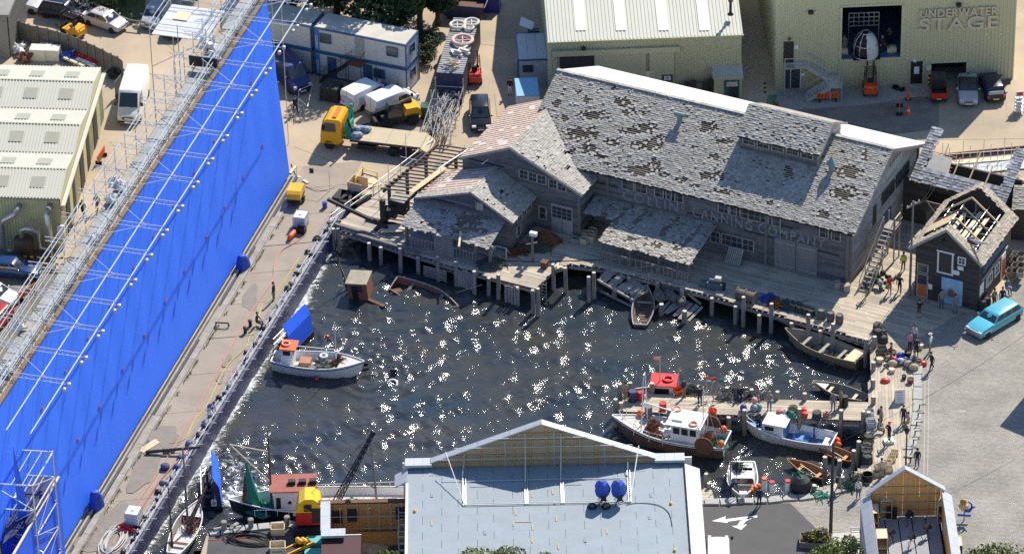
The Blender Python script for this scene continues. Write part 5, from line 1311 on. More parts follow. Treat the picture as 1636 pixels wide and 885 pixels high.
for i in range(10):MB().box((1.0+i*.29,-.65,.2+i*.235),(.26,.86,.03)).build('tread',m_dark,sr)
for x in(3.7,4.9):
 MB().bar((x,-1.12,0),(x,-1.12,3.4),.05).build('post',m_dark,sr)
MB().bar((3.7,-1.12,3.4),(4.9,-1.12,3.4),.04).build('handrail',m_dark,sr);MB().bar((4.9,-1.12,3.4),(4.9,-.1,3.4),.04).build('handrail',m_dark,sr)
# ---- long dark container with prop rings, stillage of tubes in front
pA,pB,pC,pD=P(726,28.6,2.6),P(765,30,2.6),P(738,118,2.6),P(699,115,2.6)
mid0,mid1=(pA+pB)/2,(pC+pD)/2;ang=math.atan2(mid0.y-mid1.y,mid0.x-mid1.x);Lc=(mid0-mid1).length
lc=root('long_container','long dark ribbed shipping container with white rings on its roof','container',(mid1.x,mid1.y,0),ang)
m_cont=mat('container_grey',(.11,.12,.14),.5,.2,var=.3,scale=1.2);m_contr=mat('container_roof',(.3,.31,.33),.5,.2,var=.35,scale=1)
MB().bb(.06,Lc-.06,-1.1,1.1,.1,2.5).build('body',m_cont,lc)
b=MB();corr(b,(0,1.15,2.55),(1,0,0),(0,-1,0),Lc,2.3,.36,-.05);b.build('roof_sheet',m_contr,lc,fixn=True)
b=MB();corr(b,(0,-1.15,.1),(1,0,0),(0,0,1),Lc,2.42,.3,.04);b.build('side_sheet',m_cont,lc,fixn=True)
b=MB();corr(b,(0,1.15,.1),(1,0,0),(0,0,1),Lc,2.42,.3,-.04);b.build('side_sheet',m_cont,lc,fixn=True)
MB().bb(-.03,.05,-1.15,1.15,.1,2.55).build('doors',mat('container_blue',(.03,.04,.09),.5),lc)
m_ring=mat('prop_ring',(.66,.62,.56),.6,var=.3,scale=4)
for i,(x,y,R,r,mm,lb)in enumerate(((Lc-1.6,.55,.62,.13,m_ring,'white prop ring on the container roof, far left one'),(Lc-1.0,-.6,.6,.13,m_ring,'white prop ring on the container roof, far right one'),(Lc-1.9,-.5,.4,.1,m_ring,'small white prop ring behind the pink ring'),(Lc-4.2,-.3,.85,.16,mat('pink_ring',(.65,.45,.4),.6),'large pinkish prop ring on the container roof'))):
 b=MB();b.torus((0,0,0),R,r,22,7)
 for k in range(4):b.bar((0,0,0),(R*math.cos(k*1.57),R*math.sin(k*1.57),0),.08,.06)
 w_=lc.matrix_basis@V3((x,y,2.68+r));obj1(b,'prop_ring',mm,lb,'ring',w_,0)
b=MB()
for i in range(9):b.box((R_.uniform(-.7,.7),R_.uniform(-.5,.5),R_.uniform(.05,.4)),(R_.uniform(.3,.9),R_.uniform(.1,.3),.15),rz=R_.random()*3)
obj1(b,'prop_scrap',m_ring,'pile of white prop offcuts on the container roof','offcuts',lc.matrix_basis@V3((Lc-6.3,-.4,2.62)),.3)
b=MB()
for i in range(14):b.bar((R_.uniform(-.9,.9),R_.uniform(-1,1),R_.uniform(.05,.3)),(R_.uniform(-.9,.9),R_.uniform(-1,1),R_.uniform(.1,.9)),.08)
obj1(b,'timber_scrap',m_tan,'tangle of pale timber battens at the near end of the container','offcuts',lc.matrix_basis@V3((1.0,0,2.6)),.2)
st_=root('tube_stillage','big steel stillage heaped with loose scaffold tubes in front of the container','stillage',(mid1.x,mid1.y,0),ang)
SLn=7.4
for x in(-.4,-2.6,-4.8,-SLn):
 for y in(-1.2,1.2):MB().cyl((x,y,0),(x,y,2.3 if x>-3 else 1.5),.04,n=5).build('upright',m_steel,st_)
 MB().cyl((x,-1.2,.4),(x,1.2,.4),.035,n=5).build('cross_tube',m_steel,st_);MB().cyl((x,-1.2,1.45),(x,1.2,1.45),.035,n=5).build('cross_tube',m_steel,st_)
for y in(-1.2,1.2):
 for z in(.4,1.45):MB().cyl((-.2,y,z),(-SLn-.3,y,z),.035,n=5).build('side_tube',m_steel,st_)
m_tub=mat('loose_tube',(.42,.42,.42),.45,.4,island=.5)
for i in range(110):
 x=R_.uniform(-SLn,-1.2);y=R_.uniform(-1.0,1.0);l=R_.uniform(1.2,3.4);z=R_.uniform(.3,1.5);a=R_.gauss(0,.25)if R_.random()<.75 else R_.gauss(1.57,.4)
 p=V3((x,y,z));d=V3((math.cos(a)*l/2,math.sin(a)*min(l/2,.8),R_.uniform(-.25,.25)))
 MB().cyl(p-d,p+d,.032,n=4).build('loose_tube',m_tan if i%11==0 else(m_dark if i%5==0 else m_tub),st_)
for i,(x,y)in enumerate(((692,202),(700,196))):
 b=MB();b.box((0,0,.75),(.14,.75,1.5),rz=.0,M=Matrix.Rotation(.18,3,'Y'));obj1(b,'leaning_board',m_post,'brown board leaning upright behind the flatbed, %s one'%('front','rear')[i],'board',P(x,y+12),rad(0))
gb=root('wheelie_bin','dark green wheeled bin left of the tube stillage','bin',P(680,188),rad(-10))
b=MB();b.box((0,0,.6),(.7,.8,1.1),taper=1.08);b.build('body',mat('bin_green',(.02,.09,.06),.5),gb);MB().box((0,0,1.2),(.78,.9,.08)).build('lid',MATS['bin_green'],gb)
for s in(-.3,.3):b=MB();b.cyl((s-.04,.36,.12),(s+.04,.36,.12),.12,n=10);b.build('wheel',m_black,gb)
bt_=root('black_tank','black ribbed plastic tank left of the parked vans','tank',P(530,158),rad(-20))
b=MB();b.box((0,0,.75),(1.7,1.5,1.3),taper=.94);b.build('body',mat('black_plastic',(.02,.022,.025),.45,var=.3),bt_)
for k in range(4):MB().box((-.6+k*.4,0,.7),(.08,1.56,1.2)).build('rib',MATS['black_plastic'],bt_)
b=MB();b.lathe((0,0,1.38),[(.35,0),(.33,.1),(.1,.14)],14);b.build('lid',MATS['black_plastic'],bt_);MB().box((0,0,.06),(1.8,1.6,.12)).build('pallet',m_post,bt_)
b=MB()
for(x0,y0,x1,y1)in((478,157,500,147),(478,170,492,183),(478,157,478,190),(492,183,500,147)):b.cyl(P(x0,y0,.0)-P(485,170,0)+V3((0,0,.9)),P(x1,y1,0)-P(485,170,0)+V3((0,0,.9)),.03,n=5)
obj1(b,'scaffold_tubes',m_steel,'loose frame of scaffold tubes by the far end of the blue screen','scaffolding',P(485,172))
sk=root('skip','navy steel skip full of brown rubbish at the top of the yard','skip',P(742,25),rad(-12))
m_skip=mat('skip_navy',(.02,.03,.1),.5,var=.3)
for s in(-1,1):b=MB();b.loft([[(-2.0,s*1.0,1.5),(2.0,s*1.0,1.5),(1.3,s*.95,.05),(-1.3,s*.95,.05)],[(-2.0,s*.94,1.5),(2.0,s*.94,1.5),(1.3,s*.89,.05),(-1.3,s*.89,.05)]]);b.build('side',m_skip,sk,fixn=True)
for s in(-1,1):b=MB();b.slab((s*2.0,-.95,1.5),(s*2.0,.95,1.5),(s*1.3,.95,.05),(s*1.3,-.95,.05),.06);b.build('end',m_skip,sk,fixn=True)
b=MB();b.bb(-1.7,1.7,-.9,.9,.3,1.1);b.build('load',m_rust,sk)
b=MB();b.bb(-.9,.9,-.9,.9,0,1.4);b.bb(-.95,.95,-.95,.95,1.38,1.45);obj1(b,'blue_bin',mat('bin_blue',(.02,.03,.25),.5),'bright blue steel bin behind the skip','bin',P(783,13),rad(-5))
# ---- Underwater Stage
UF=Fr(P2(1239,143),rad(2.4));UL,UH=20.5,11.0
us=root('stage_building','tall sage metal stage building with raised letters UNDERWATER STAGE','building',UF(0,0),UF.a)
uw=Wall(us,UF,(0,0),(1,0),(0,-1))
def us_sz(x,y):return uw.sz(x,y)
o0,oz0=us_sz(1344,95);o1,oz1=us_sz(1441,8)
r0,rz0=us_sz(1487,129);r1,rz1=us_sz(1544,99)
def clad(a0,a1,z0,z1):
 b=MB();corr(b,(a0,0,z0),(1,0,0),(0,0,1),a1-a0,z1-z0,.32,.05);b.build('cladding',m_sage,us)
clad(0,o0,0,UH);clad(o0,o1,0,oz0);clad(o0,o1,oz1,UH);clad(o1,r0,0,UH);clad(r0,r1,rz1,UH);clad(r1,UL,0,UH)
MB().bb(0,UL,.3,.4,UH-.5,UH).build('parapet',m_sage,us)
b=MB();corr(b,(UL,0,0),(0,1,0),(0,0,1),22,UH,.32,.05);b.build('cladding',m_sage,us)
b=MB();corr(b,(0,22,0),(0,-1,0),(0,0,1),22,UH,.32,.05);b.build('cladding',m_sage,us)
MB().bb(0,UL,.05,22,UH-.2,UH).build('roof',m_cream,us)
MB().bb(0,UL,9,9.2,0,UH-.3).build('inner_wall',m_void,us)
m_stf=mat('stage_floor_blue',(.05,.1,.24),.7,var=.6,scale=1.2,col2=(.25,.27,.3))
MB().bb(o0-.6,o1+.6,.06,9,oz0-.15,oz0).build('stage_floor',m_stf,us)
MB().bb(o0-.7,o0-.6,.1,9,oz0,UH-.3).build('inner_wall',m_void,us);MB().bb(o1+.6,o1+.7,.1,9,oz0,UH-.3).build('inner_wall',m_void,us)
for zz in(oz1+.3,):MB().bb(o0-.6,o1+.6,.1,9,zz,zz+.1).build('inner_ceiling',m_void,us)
MB().bb(o0-.15,o1+.15,-.12,.02,oz0-.2,oz0).build('sill',m_sage,us)
for a in(o0-.1,o1+.1):MB().bb(a-.1,a+.1,-.08,.02,oz0,oz1+.1).build('jamb',m_sage,us)
MB().bb(o0-.2,o1+.2,-.08,.02,oz1,oz1+.18).build('lintel',m_sage,us)
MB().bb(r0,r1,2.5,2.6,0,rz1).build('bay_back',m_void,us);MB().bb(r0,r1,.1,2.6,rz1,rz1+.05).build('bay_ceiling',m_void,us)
for a in(r0-.12,r1+.12):MB().bb(a-.12,a+.12,-.07,.02,0,rz1+.1).build('jamb',m_sage,us)
MB().bb(r0-.2,r1+.2,-.07,.02,rz1,rz1+.2).build('lintel',m_sage,us)
ct=lettering('CAUTION',.42,mat('caution_grey',(.16,.16,.17),.8),us,Matrix.Translation((r0+.25,.35,.03))@Matrix.Rotation(math.pi,4,'Z')@Matrix.Translation((-2.55,-.3,0)),name='floor_lettering',sx=1.05)
a,z=us_sz(1464,117);MB().bb(a-.5,a+.5,-.1,-.0,.05,2.2).build('door',m_dark,us);MB().bb(a-.22,a+.22,-.12,-.09,1.0,1.7).build('notice',m_white,us)
for a_,d_ in((a-.6,0),(a+.6,0)):MB().bb(a_-.06,a_+.06,-.1,0,0,2.3).build('door_frame',m_sage,us)
for x,y in((1461,98),(1272,75),(1283,119),(1484,109)):a_,z_=us_sz(x,y);MB().bb(a_-.18,a_+.18,-.1,-.02,z_-.15,z_+.15).build('notice',m_white,us)
for x,y in((1295,18),(1531,6)):a_,z_=us_sz(x,y);MB().box((a_,-.25,z_),(.45,.4,.22)).build('flood_lamp',m_dark,us)
a_,z_=us_sz(1261,61);b=MB();b.lathe((a_,-.2,z_),[(.12,-.1),(.14,0),(.08,.12)],8);b.build('bell',m_rust,us)
for x in(1576,1599):a_,z_=us_sz(x,54);b=MB();b.cyl((a_,-.07,z_),(a_,.0,z_),.07,n=8);b.build('wall_light',m_white,us)
a,z=us_sz(1260,82);MB().bb(a-.42,a+.42,-.1,.0,z-1.05,z+.95).build('door',m_void,us);UPZ=z-1.05
a,z=us_sz(1266,127);g_=MB().bb(a-.65,a+.65,-.1,0,.1,2.15).build('glass_door',m_pane,us);MB().bb(a-.2,a-.15,-.13,-.05,.1,2.15).build('mullion',m_white,g_)
for x0 in(a-.68,a+.68):MB().bb(x0-.04,x0+.04,-.13,-.02,.1,2.2).build('mullion',m_white,g_)
m_let=mat('letter_face',(.56,.5,.4),.45,.2,var=.15);
for txt,x0,x1,yb,yt in(('UNDERWATER',1469,1593,27,14.5),('STAGE',1467,1593,48.5,28.5)):
 s0,z0=us_sz(x0,yb);s1,z1=us_sz(x1,yb-4);_,zt=us_sz(x0,yt)
 hgt=zt-z0
 o=lettering(txt,hgt/.7,m_let,us,Matrix.Identity(4),name='raised_letters',ext=.07,sp=1.12,off=.022)
 xs2=[v.co.x for v in o.data.vertices];w0=max(xs2)-min(xs2)
 o.data.transform(face_matrix(uw.pt(s0,z0,.16),(1,0,0))@Matrix.Diagonal(((s1-s0)/w0,1,1,1)))
ss=root('steel_stair','grey galvanised steel stair up to the side door of the stage building','stair',UF(0,0),UF.a)
a0,_=us_sz(1252,90);a1,_=us_sz(1290,90);a2,_=us_sz(1338,120);a3,_=us_sz(1286,150)
MB().bb(a0,a1,-1.15,-.1,UPZ-.1,UPZ-.02).build('landing',m_steel,ss);MB().bb(a2-.9,a2+.1,-2.4,-.2,UPZ/2-.08,UPZ/2).build('landing',m_steel,ss)
for y in(-.15,-1.15):
 MB().bar((a1,y,UPZ-.1),(a2-.9,y,UPZ/2-.05),.08,.3).build('stringer',m_steel,ss);MB().bar((a1,y,UPZ+.95),(a2-.9,y,UPZ/2+.95),.05).build('handrail',m_steel,ss)
for y in(-1.35,-2.35):
 MB().bar((a2-.9,y,UPZ/2-.05),(a2-2.9,y,.1),.08,.3).build('stringer',m_steel,ss);MB().bar((a2-.9,y,UPZ/2+.95),(a2-2.9,y,1.0),.05).build('handrail',m_steel,ss)
for i in range(8):t=(i+.5)/8;MB().box((a1+(a2-.9-a1)*t,-.65,UPZ-.05-(UPZ/2)*t),(.26,.9,.04)).build('tread',m_steel,ss);MB().box((a2-.9-2*t,-1.85,(UPZ/2)*(1-t)),(.24,.9,.04)).build('tread',m_steel,ss)
MB().bar((a0,-1.15,UPZ+.95),(a1,-1.15,UPZ+.95),.05).build('handrail',m_steel,ss);MB().bar((a0,-1.15,UPZ+.45),(a1,-1.15,UPZ+.45),.04).build('handrail',m_steel,ss)
for x in(a0,(a0+a1)/2,a1):MB().bar((x,-1.15,0 if x==a0 else UPZ),(x,-1.15,UPZ+1),.06).build('post',m_steel,ss)
for x,y in((a2+.1,-.2),(a2+.1,-2.4),(a2-.9,-2.4)):MB().bar((x,y,0),(x,y,UPZ/2+1),.07).build('post',m_steel,ss)
MB().bar((a2+.1,-.2,UPZ/2+.95),(a2+.1,-2.4,UPZ/2+.95),.05).build('handrail',m_steel,ss)
bl,blz=us_sz(1384,90)
bell=root('diving_bell','large rounded diving bell prop half clad in pale green, on forks in the doorway','prop',UF(bl,.5,oz0+.1),UF.a);bell.scale=(.8,.8,.88)
prof=[(1.35,0),(1.38,.5),(1.3,1.2),(1.1,1.8),(.8,2.25),(.5,2.45),(.35,2.5)]
b=MB();n_s=20;vs=[]
for r,h in prof:
 for i in range(n_s//2+1):t=-math.pi/2+math.pi*i/(n_s//2);vs.append((r*math.cos(t),r*math.sin(t),h))
k=n_s//2+1;b.add(vs,[(j*k+i,j*k+i+1,(j+1)*k+i+1,(j+1)*k+i)for j in range(len(prof)-1)for i in range(k-1)]);b.build('shell',mat('bell_green',(.5,.55,.5),.4,var=.15),bell,smooth=True)
m_chr=mat('bell_chrome',(.6,.62,.63),.2,.8)
for i in range(6):
 t=math.pi/2+math.pi*i/5;b=MB();b.tube([(r*math.cos(t),r*math.sin(t),h)for r,h in prof],.05,6);b.build('rib',m_chr,bell,smooth=True)
for r,h in((1.36,.05),(1.25,1.3),(.5,2.45)):b=MB();b.torus((0,0,h),r,.06,24,6);b.build('hoop',m_chr,bell,smooth=True)
b=MB();b.lathe((0,0,0),[(1.0,.1),(1.05,.8),(.8,1.8),(.3,2.3)],14);b.build('lining',m_void,bell)
MB().box((0,0,-.05),(2.9,2.2,.1)).build('cradle',m_dark,bell)
rk=root('lamp_rack','grey equipment rack in the gloom behind the diving bell','rack',UF(bl+.1,3.0,oz0),UF.a)
for i in range(4):MB().box((0,0,1.5+i*.42),(2.6,.1,.07)).build('shelf',m_steel,rk)
for i in range(7):MB().box((-1.3+i*.433,0,2.1 if i%6 else 1.4),(.06,.1,1.3 if i%6 else 2.8)).build('upright',m_steel,rk)
for x,y,lb in((1349,92,'pale crate just inside the stage doorway, leftmost'),(1427,89,'pale crate just inside the stage doorway, rightmost')):
 s_,_=us_sz(x,y);b=MB();b.box((0,0,.2),(.8,.5,.4));b.box((.1,.05,.45),(.5,.4,.12));obj1(b,'crate',m_tan,lb,'crate',UF(s_,1.0,oz0),UF.a)
 # ---- trees and grass at the top
m_bark=mat('bark',(.1,.075,.055),.9,var=.4)
def leafmat(nm,c):return mat(nm,c,.7,island=.5,var=.5,scale=.8,col2=(c[0]*.55,c[1]*.6,c[2]*.5))
def crown_mesh(clumps,nl,size,material,name='crown',seed=1,parent=None):
 r=random.Random(seed);vs,fs=[],[]
 tot=sum(c[3]*c[4]*c[5]for c in clumps)
 for(x,y,z,rx,ry,rz)in clumps:
  k=int(nl*rx*ry*rz/tot)
  for _ in range(k):
   while True:
    u=V3((r.uniform(-1,1),r.uniform(-1,1),r.uniform(-1,1)))
    if u.length<1:break
   u=u.normalized()*(u.length**.45)
   c=V3((x+u.x*rx,y+u.y*ry,z+u.z*rz));s=size*r.uniform(.5,1.3)
   n=(u*.6+V3((r.uniform(-1,1),r.uniform(-1,1),r.uniform(-.2,1)))).normalized();t=n.orthogonal().normalized()
   a=r.random()*6.28;t=(Matrix.Rotation(a,3,n)@t);q=n.cross(t);o=len(vs)
   vs+=[c-t*s*.6,c+q*s*.32+n*s*.08,c+t*s*.6,c-q*s*.32+n*s*.08];fs.append((o,o+1,o+2,o+3))
 b=MB();b.v=[tuple(v)for v in vs];b.f=fs;b.mi=[0]*len(fs)
 o=b.build(name,material,parent);o['kind']='stuff';del o['kind'];return o
def tree(p,h,r,label,col,seed,name='broadleaf_tree',nl=6000,size=.32,cat='tree',group=None):
 rr=random.Random(seed);t=root(name,label,cat,p,rr.random()*6,group)
 cl=[]
 for i in range(rr.randint(11,15)):
  a=rr.random()*6.28;d=rr.uniform(.15,.75)*r;zz=rr.uniform(.35,.9)*h;q=rr.uniform(.28,.5)*r*(1.15-.5*abs(zz/h-.6))
  cl.append((d*math.cos(a),d*math.sin(a),zz,q*1.2,q*1.2,q*.9))
 b=MB();b.cyl((0,0,-.1),(0,0,h*.45),.09*h**.6,.06*h**.6,n=8)
 b.build('trunk',m_bark,t)
 for c in cl[:8]:MB().cyl((0,0,h*.4*rr.uniform(.6,1)),c[:3],.05*h**.5,.015,n=5).build('limb',m_bark,t)
 crown_mesh(cl,nl,size,leafmat('leaf_%s'%col[3],col[:3]),seed=seed,parent=t)
 return t
G1,G2,G3,G4=(.032,.06,.018,'dark'),(.05,.085,.022,'mid'),(.1,.13,.03,'light'),(.16,.2,.04,'yellow')
for i,(x,y,h,r,lb,col)in enumerate(((470,30,11.5,3.7,'dark tree behind the left office cabins',G1),(540,40,12,3.7,'dark broad tree behind the right office cabins, left of the two',G1),(606,52,11.5,3.6,'dark broad tree behind the right office cabins, right of the two',G1),(672,50,9.5,2.8,'mid green tree at the right end of the office cabins',G2),(655,-12,13,4.8,'tall dark tree at the top edge behind the others',G1),(560,-24,13,4.5,'far dark tree cut by the top edge above the cabins',G1),(700,20,6.5,2.2,'slim dark tree left of the skip',G1))):
 tree(P(x,y+20),h,r,lb,col,100+i,nl=9000,size=.36,group='trees behind the site offices')
for i,(x,y,h,r,lb)in enumerate(((690,88,1.6,1.1,'low green shrub beside the dark container'),(700,66,1.7,1.0,'ragged shrub by the far end of the dark container'))):tree(P(x-14,y+12),h,r,lb,G2,120+i,'shrub',1400,.2,'shrub')
b=MB()
gp=[P2(178,-12),P2(232,-8),P2(232,30),P2(214,38),P2(186,24)]
struct(sheet('grass_bank',gp,.05,mat('turf',(.08,.11,.025),.9,var=.7,scale=1.5,col2=(.16,.15,.06))))
for i,(x,y,h,r,lb)in enumerate(((175,18,2.4,1.6,'round dark bush behind the silver hatchback'),(160,0,3.4,2.2,'dark bush at the top edge beside the grass bank'),(208,-6,3.2,2.0,'leafy bush on the grass bank at the top edge'))):tree(P(x,y),h,r,lb,G1,130+i,'bush',2600,.22,'bush')
fb=root('post_and_rail','low grey timber rail along the grass bank','fence')
for x0,y0,x1,y1 in((186,24,208,33),(208,33,232,36)):MB().bar(P(x0,y0,.8),P(x1,y1,.8),.1,.12).build('rail',m_post,fb)
for x,y in((187,28),(211,37),(230,40)):p=P(x,y);MB().box((p.x,p.y,.45),(.12,.12,.9)).build('post',m_post,fb)
for i,(x,y,h,r,lb)in enumerate(((305,-28,9,3.2,'tall tree beyond the top edge shading the lane'),(262,-30,8.5,3.0,'tree cut by the top edge above the small platform'))):tree(P(x,y),h,r,lb,G2,140+i)
# ---- left yard: plank fence, grey shed corner, stores
gs=root('grey_shed','grey ribbed shed corner cut by the top left edge','shed',P(18,92),rad(83))
b=MB();corr(b,(0,.0,0),(1,0,0),(0,0,1),7,4.2,.3,.05);b.build('wall',mat('grey_cladding',(.27,.26,.24),.7,var=.5,scale=.8),gs,fixn=True)
MB().bb(0,7,.1,6,0,4.1).build('core',MATS['grey_cladding'],gs);MB().bb(-.1,7,-.1,6,4.1,4.3).build('roof',MATS['grey_cladding'],gs)
fn=root('plank_fence','curving grey board fence in front of the parked cars','fence')
fpts=[(17,62),(33,64),(48,70),(62,73),(78,77),(94,81),(110,86),(126,92),(140,98),(153,104),(166,110),(179,117),(190,122),(198,128)]
m_fence=mat('fence_board',(.2,.185,.16),.9,var=.6,scale=2,island=.3)
for p,q in zip(fpts[:-1],fpts[1:]):
 A,B=P(*p),P(*q);d=(B-A);a=math.atan2(d.y,d.x);k=3
 for i in range(k):
  c=A.lerp(B,(i+.5)/k);MB().box((c.x,c.y,.95),(d.length/k-.03,.05,1.9+R_.uniform(-.05,.05)),a).build('board',m_fence,fn)
 MB().box((A.x,A.y-.06,1.0),(.14,.14,2.1),a).build('post',m_fence,fn)
 MB().bar(A+V3((0,.06,1.5)),B+V3((0,.06,1.5)),.06,.1).build('rail',m_fence,fn)
for i,(x,y,w_,h_,lb)in enumerate(((62,93,1.4,1.1,'white wrapped bale behind the fence, left one'),(85,93,1.3,1.05,'white wrapped bale behind the fence, right one'),(73,88,1.2,.9,'white wrapped bale at the back between the other two'))):
 b=MB();b.box((0,0,h_/2),(w_,1.1,h_),taper=.96);obj1(b,'wrapped_bale',mat('cream_wrap',(.74,.7,.6),.5,var=.2),lb,'bale',P(x,y),rad(-8))
for i,(x,y,mm,lb)in enumerate(((30,78,m_poly,'heap of grey polythene behind the fence'),(40,92,m_rust,'small heap of rusty scrap behind the fence'),(110,90,m_bluep,'blue tarpaulin heap behind the fence'),(184,118,m_dark,'dark scrap at the end of the fence'))):
 o=rag('scrap_heap',x,y,.4,.6,mm,None,Fr((0,0),0),80+i);tag(o,lb,'heap')
for i,(x0,y0,x1,y1,mm,lb)in enumerate(((120,76,154,92,m_red,'red painted beam stacked behind the fence'),(122,84,152,98,m_white,'white painted beam stacked behind the fence'),(103,82,135,98,m_tan,'pale plank stacked behind the fence'))):
 p,q=P(x0,y0+10,.5),P(x1,y1+8,.5);b=MB();b.bar((p-q)/2,(q-p)/2,.35,.16);obj1(b,'stacked_beam',mm,lb,'beam',(p+q)/2)
gt=root('open_gate','open grey board gate leaf at the end of the fence','gate',P(186,160),rad(70))
for i in range(5):MB().box((i*.28,0,.95),(.26,.05,1.8)).build('board',m_fence,gt)
for z in(.4,1.5):MB().box((.56,.05,z),(1.4,.05,.1)).build('rail',m_fence,gt)
# ================================================================== vehicles
def auto(o,ang=38):
 o.data.polygons.foreach_set('use_smooth',[True]*len(o.data.polygons))
 try:o.data.set_sharp_from_angle(angle=rad(ang))
 except Exception:pass
 return o
m_tyre=mat('tyre',(.02,.02,.021),.85);m_rim=mat('wheel_rim',(.45,.46,.47),.35,.7);m_rimd=mat('steel_rim',(.2,.2,.21),.5,.5)
m_hl=mat('headlamp',(.75,.78,.8),.12,.2,spec=.8);m_tl=mat('tail_lamp',(.45,.02,.02),.2);m_plw=mat('plate_white',(.75,.75,.72),.5);m_ply_=mat('plate_yellow',(.75,.6,.08),.5)
m_trimb=mat('black_trim',(.03,.03,.032),.55)
WHEELS={}
def wheel(parent,x,y,r,w_,side,rim=None):
 key=(r,w_,side,id(rim))
 if key not in WHEELS:
  b=MB();b.lathe((0,0,0),[(r*.62,-w_/2),(r*.93,-w_/2),(r,-w_*.35),(r,w_*.35),(r*.93,w_/2),(r*.62,w_/2)],18,'y');me=b.build('tyre',m_tyre)
  b=MB();yo=side*w_*.42;b.lathe((0,0,0),[(r*.64,-w_*.45),(r*.64,w_*.45),(r*.5,w_*.36*1),(.07,w_*.42)],12,'y');ri=b.build('rim',rim or m_rim)
  WHEELS[key]=(me.data,ri.data);bpy.data.objects.remove(me);bpy.data.objects.remove(ri)
 md,rd=WHEELS[key]
 o=bpy.data.objects.new('wheel',md);COL.objects.link(o);o.parent=parent;o.location=(x,y,r)
 q=bpy.data.objects.new('rim',rd);COL.objects.link(q);q.parent=o
 if side<0:q.rotation_euler=(0,0,math.pi)
 return o
def body_ring(x,zt,w_,zb=.2,tum=.9):
 zs=zb+(zt-zb)*.45
 L_=[(-w_*.86,zb),(-w_*.985,zb+.1),(-w_,zs),(-w_*.97,zt-.1),(-w_*tum,zt-.015),(-w_*tum*.5,zt+.012)]
 return[(x,y,z)for y,z in L_]+[(x,-y,z)for y,z in reversed(L_)]
def quad_panel(name,c,parent,material,out=.012,inset=.0,t=.008):
 c=[V3(p)for p in c];n=(c[1]-c[0]).cross(c[3]-c[0]).normalized();m_=sum(c,V3())/4
 c=[p+(m_-p)*inset for p in c];b=MB()
 b.slab(*[p+n*out for p in c],t);return b.build(name,material,parent)
def car(label,colour,loc,rz,L=4.2,Wd=1.74,Hh=1.44,belt=.93,hood=.85,ws=.98,wtop=.28,rtop=-1.35,rbase=-1.85,boot=None,kind='car',roofm=None,name='parked_car',cat='car',group=None,three=False,rails=False,plate_r=True,rim=None,wood=False):
 """ws/wtop/rtop/rbase: x of windscreen foot, roof front, roof rear, rear screen foot (from the middle, forward +)"""
 c=root(name,label,cat,loc,rz,group);h=L/2;w_=Wd/2
 st=[(-h,.55,w_*.82,.38),(-h+.06,boot or belt-.06,w_*.9,.28),(-h+.35,boot or belt,w_*.97,.2),(rbase,belt+(0 if boot else.02),w_,.18),(0,belt+.02,w_,.18),(ws,belt,w_,.18),(ws+.25,hood+.06,w_*.985,.18),(h-.45,hood-.04,w_*.96,.2),(h-.12,hood-.16,w_*.88,.25),(h,.5,w_*.76,.35)]
 b=MB();b.loft([body_ring(x,zt,hw,zb)for x,zt,hw,zb in st]);auto(b.build('body',colour,c))
 wb,wr=w_*.91,w_*.74;zb=belt-.02;rings=[]
 prof=[(rbase-.02,ws+.02,wb,zb),(rbase+(rtop-rbase)*.55,ws+(wtop-ws)*.55,wb+(wr-wb)*.5,zb+(Hh-zb)*.6),(rtop-.04,wtop+.05,wr+.03,Hh-.06),(rtop+.12,wtop-.1,wr-.08,Hh)]
 for x0,x1,hw,z in prof:rings.append([(x0,-hw,z),(x1,-hw,z),(x1+.06,0,z)if z>Hh-.01 else(x1+.07,0,z),(x1,hw,z),(x0,hw,z),(x0-.04,0,z)])
 b=MB();b.loft(rings,cap0=False);auto(b.build('cabin',roofm or colour,c),30)
 zt=Hh-.1;t0=.0;f=(zt-zb)/(Hh-.06-zb)
 def X(xb,xt,z):return xb+(xt-xb)*(z-zb)/(Hh-.06-zb)
 def Y(z):return wb+(wr+.03-wb)*(z-zb)/(Hh-.06-zb)
 z0,z1=zb+.05,Hh-.13
 xf0,xf1,xr0,xr1=X(ws,wtop,z0)+.03,X(ws,wtop,z1)+.03,X(rbase,rtop,z0)-.02,X(rbase,rtop,z1)-.02
 quad_panel('windscreen',[(xf0+.06,-Y(z0)+.08,z0),(xf0+.06,Y(z0)-.08,z0),(xf1+.06,Y(z1)-.08,z1),(xf1+.06,-Y(z1)+.08,z1)],c,m_carglass,.02)
 quad_panel('rear_window',[(xr0-.03,Y(z0)-.1,z0+.04),(xr0-.03,-Y(z0)+.1,z0+.04),(xr1-.03,-Y(z1)+.1,z1),(xr1-.03,Y(z1)-.1,z1)],c,m_carglass,.02)
 cuts=[0,.36,.68,1]if three else[0,.46,1]
 for s in(-1,1):
  for i in range(len(cuts)-1):
   def px_(t,z):a=X(rbase,rtop,z)+.1;bb=X(ws,wtop,z)-.08;return a+(bb-a)*t
   u0,u1=cuts[i]+(.02 if i else 0),cuts[i+1]-(.02 if i<len(cuts)-2 else 0)
   q=[(px_(u0,z0),-Y(z0),z0),(px_(u1,z0),-Y(z0),z0),(px_(u1,z1),-Y(z1),z1),(px_(u0,z1),-Y(z1),z1)]
   if s>0:q=[(x,-y,z)for x,y,z in(q[1],q[0],q[3],q[2])]
   quad_panel('side_window',q,c,m_carglass,.022)
 rw_=.31
 for x in(h-.78,-h+.78):
  for s in(-1,1):wheel(c,x,s*(w_-.09),rw_,.2,s,rim)
 for s in(-1,1):
  MB().box((h-.14,s*w_*.66,.66),(.2,.34,.15)).build('headlight',m_hl,c);MB().box((-h+.08,s*w_*.76,.74),(.14,.2,.24)).build('tail_light',m_tl,c)
  b=MB();b.sphere((ws-.12,s*(w_+.08),belt+.08),.1,8,5,(.7,1.1,.8));b.build('mirror',colour,c)
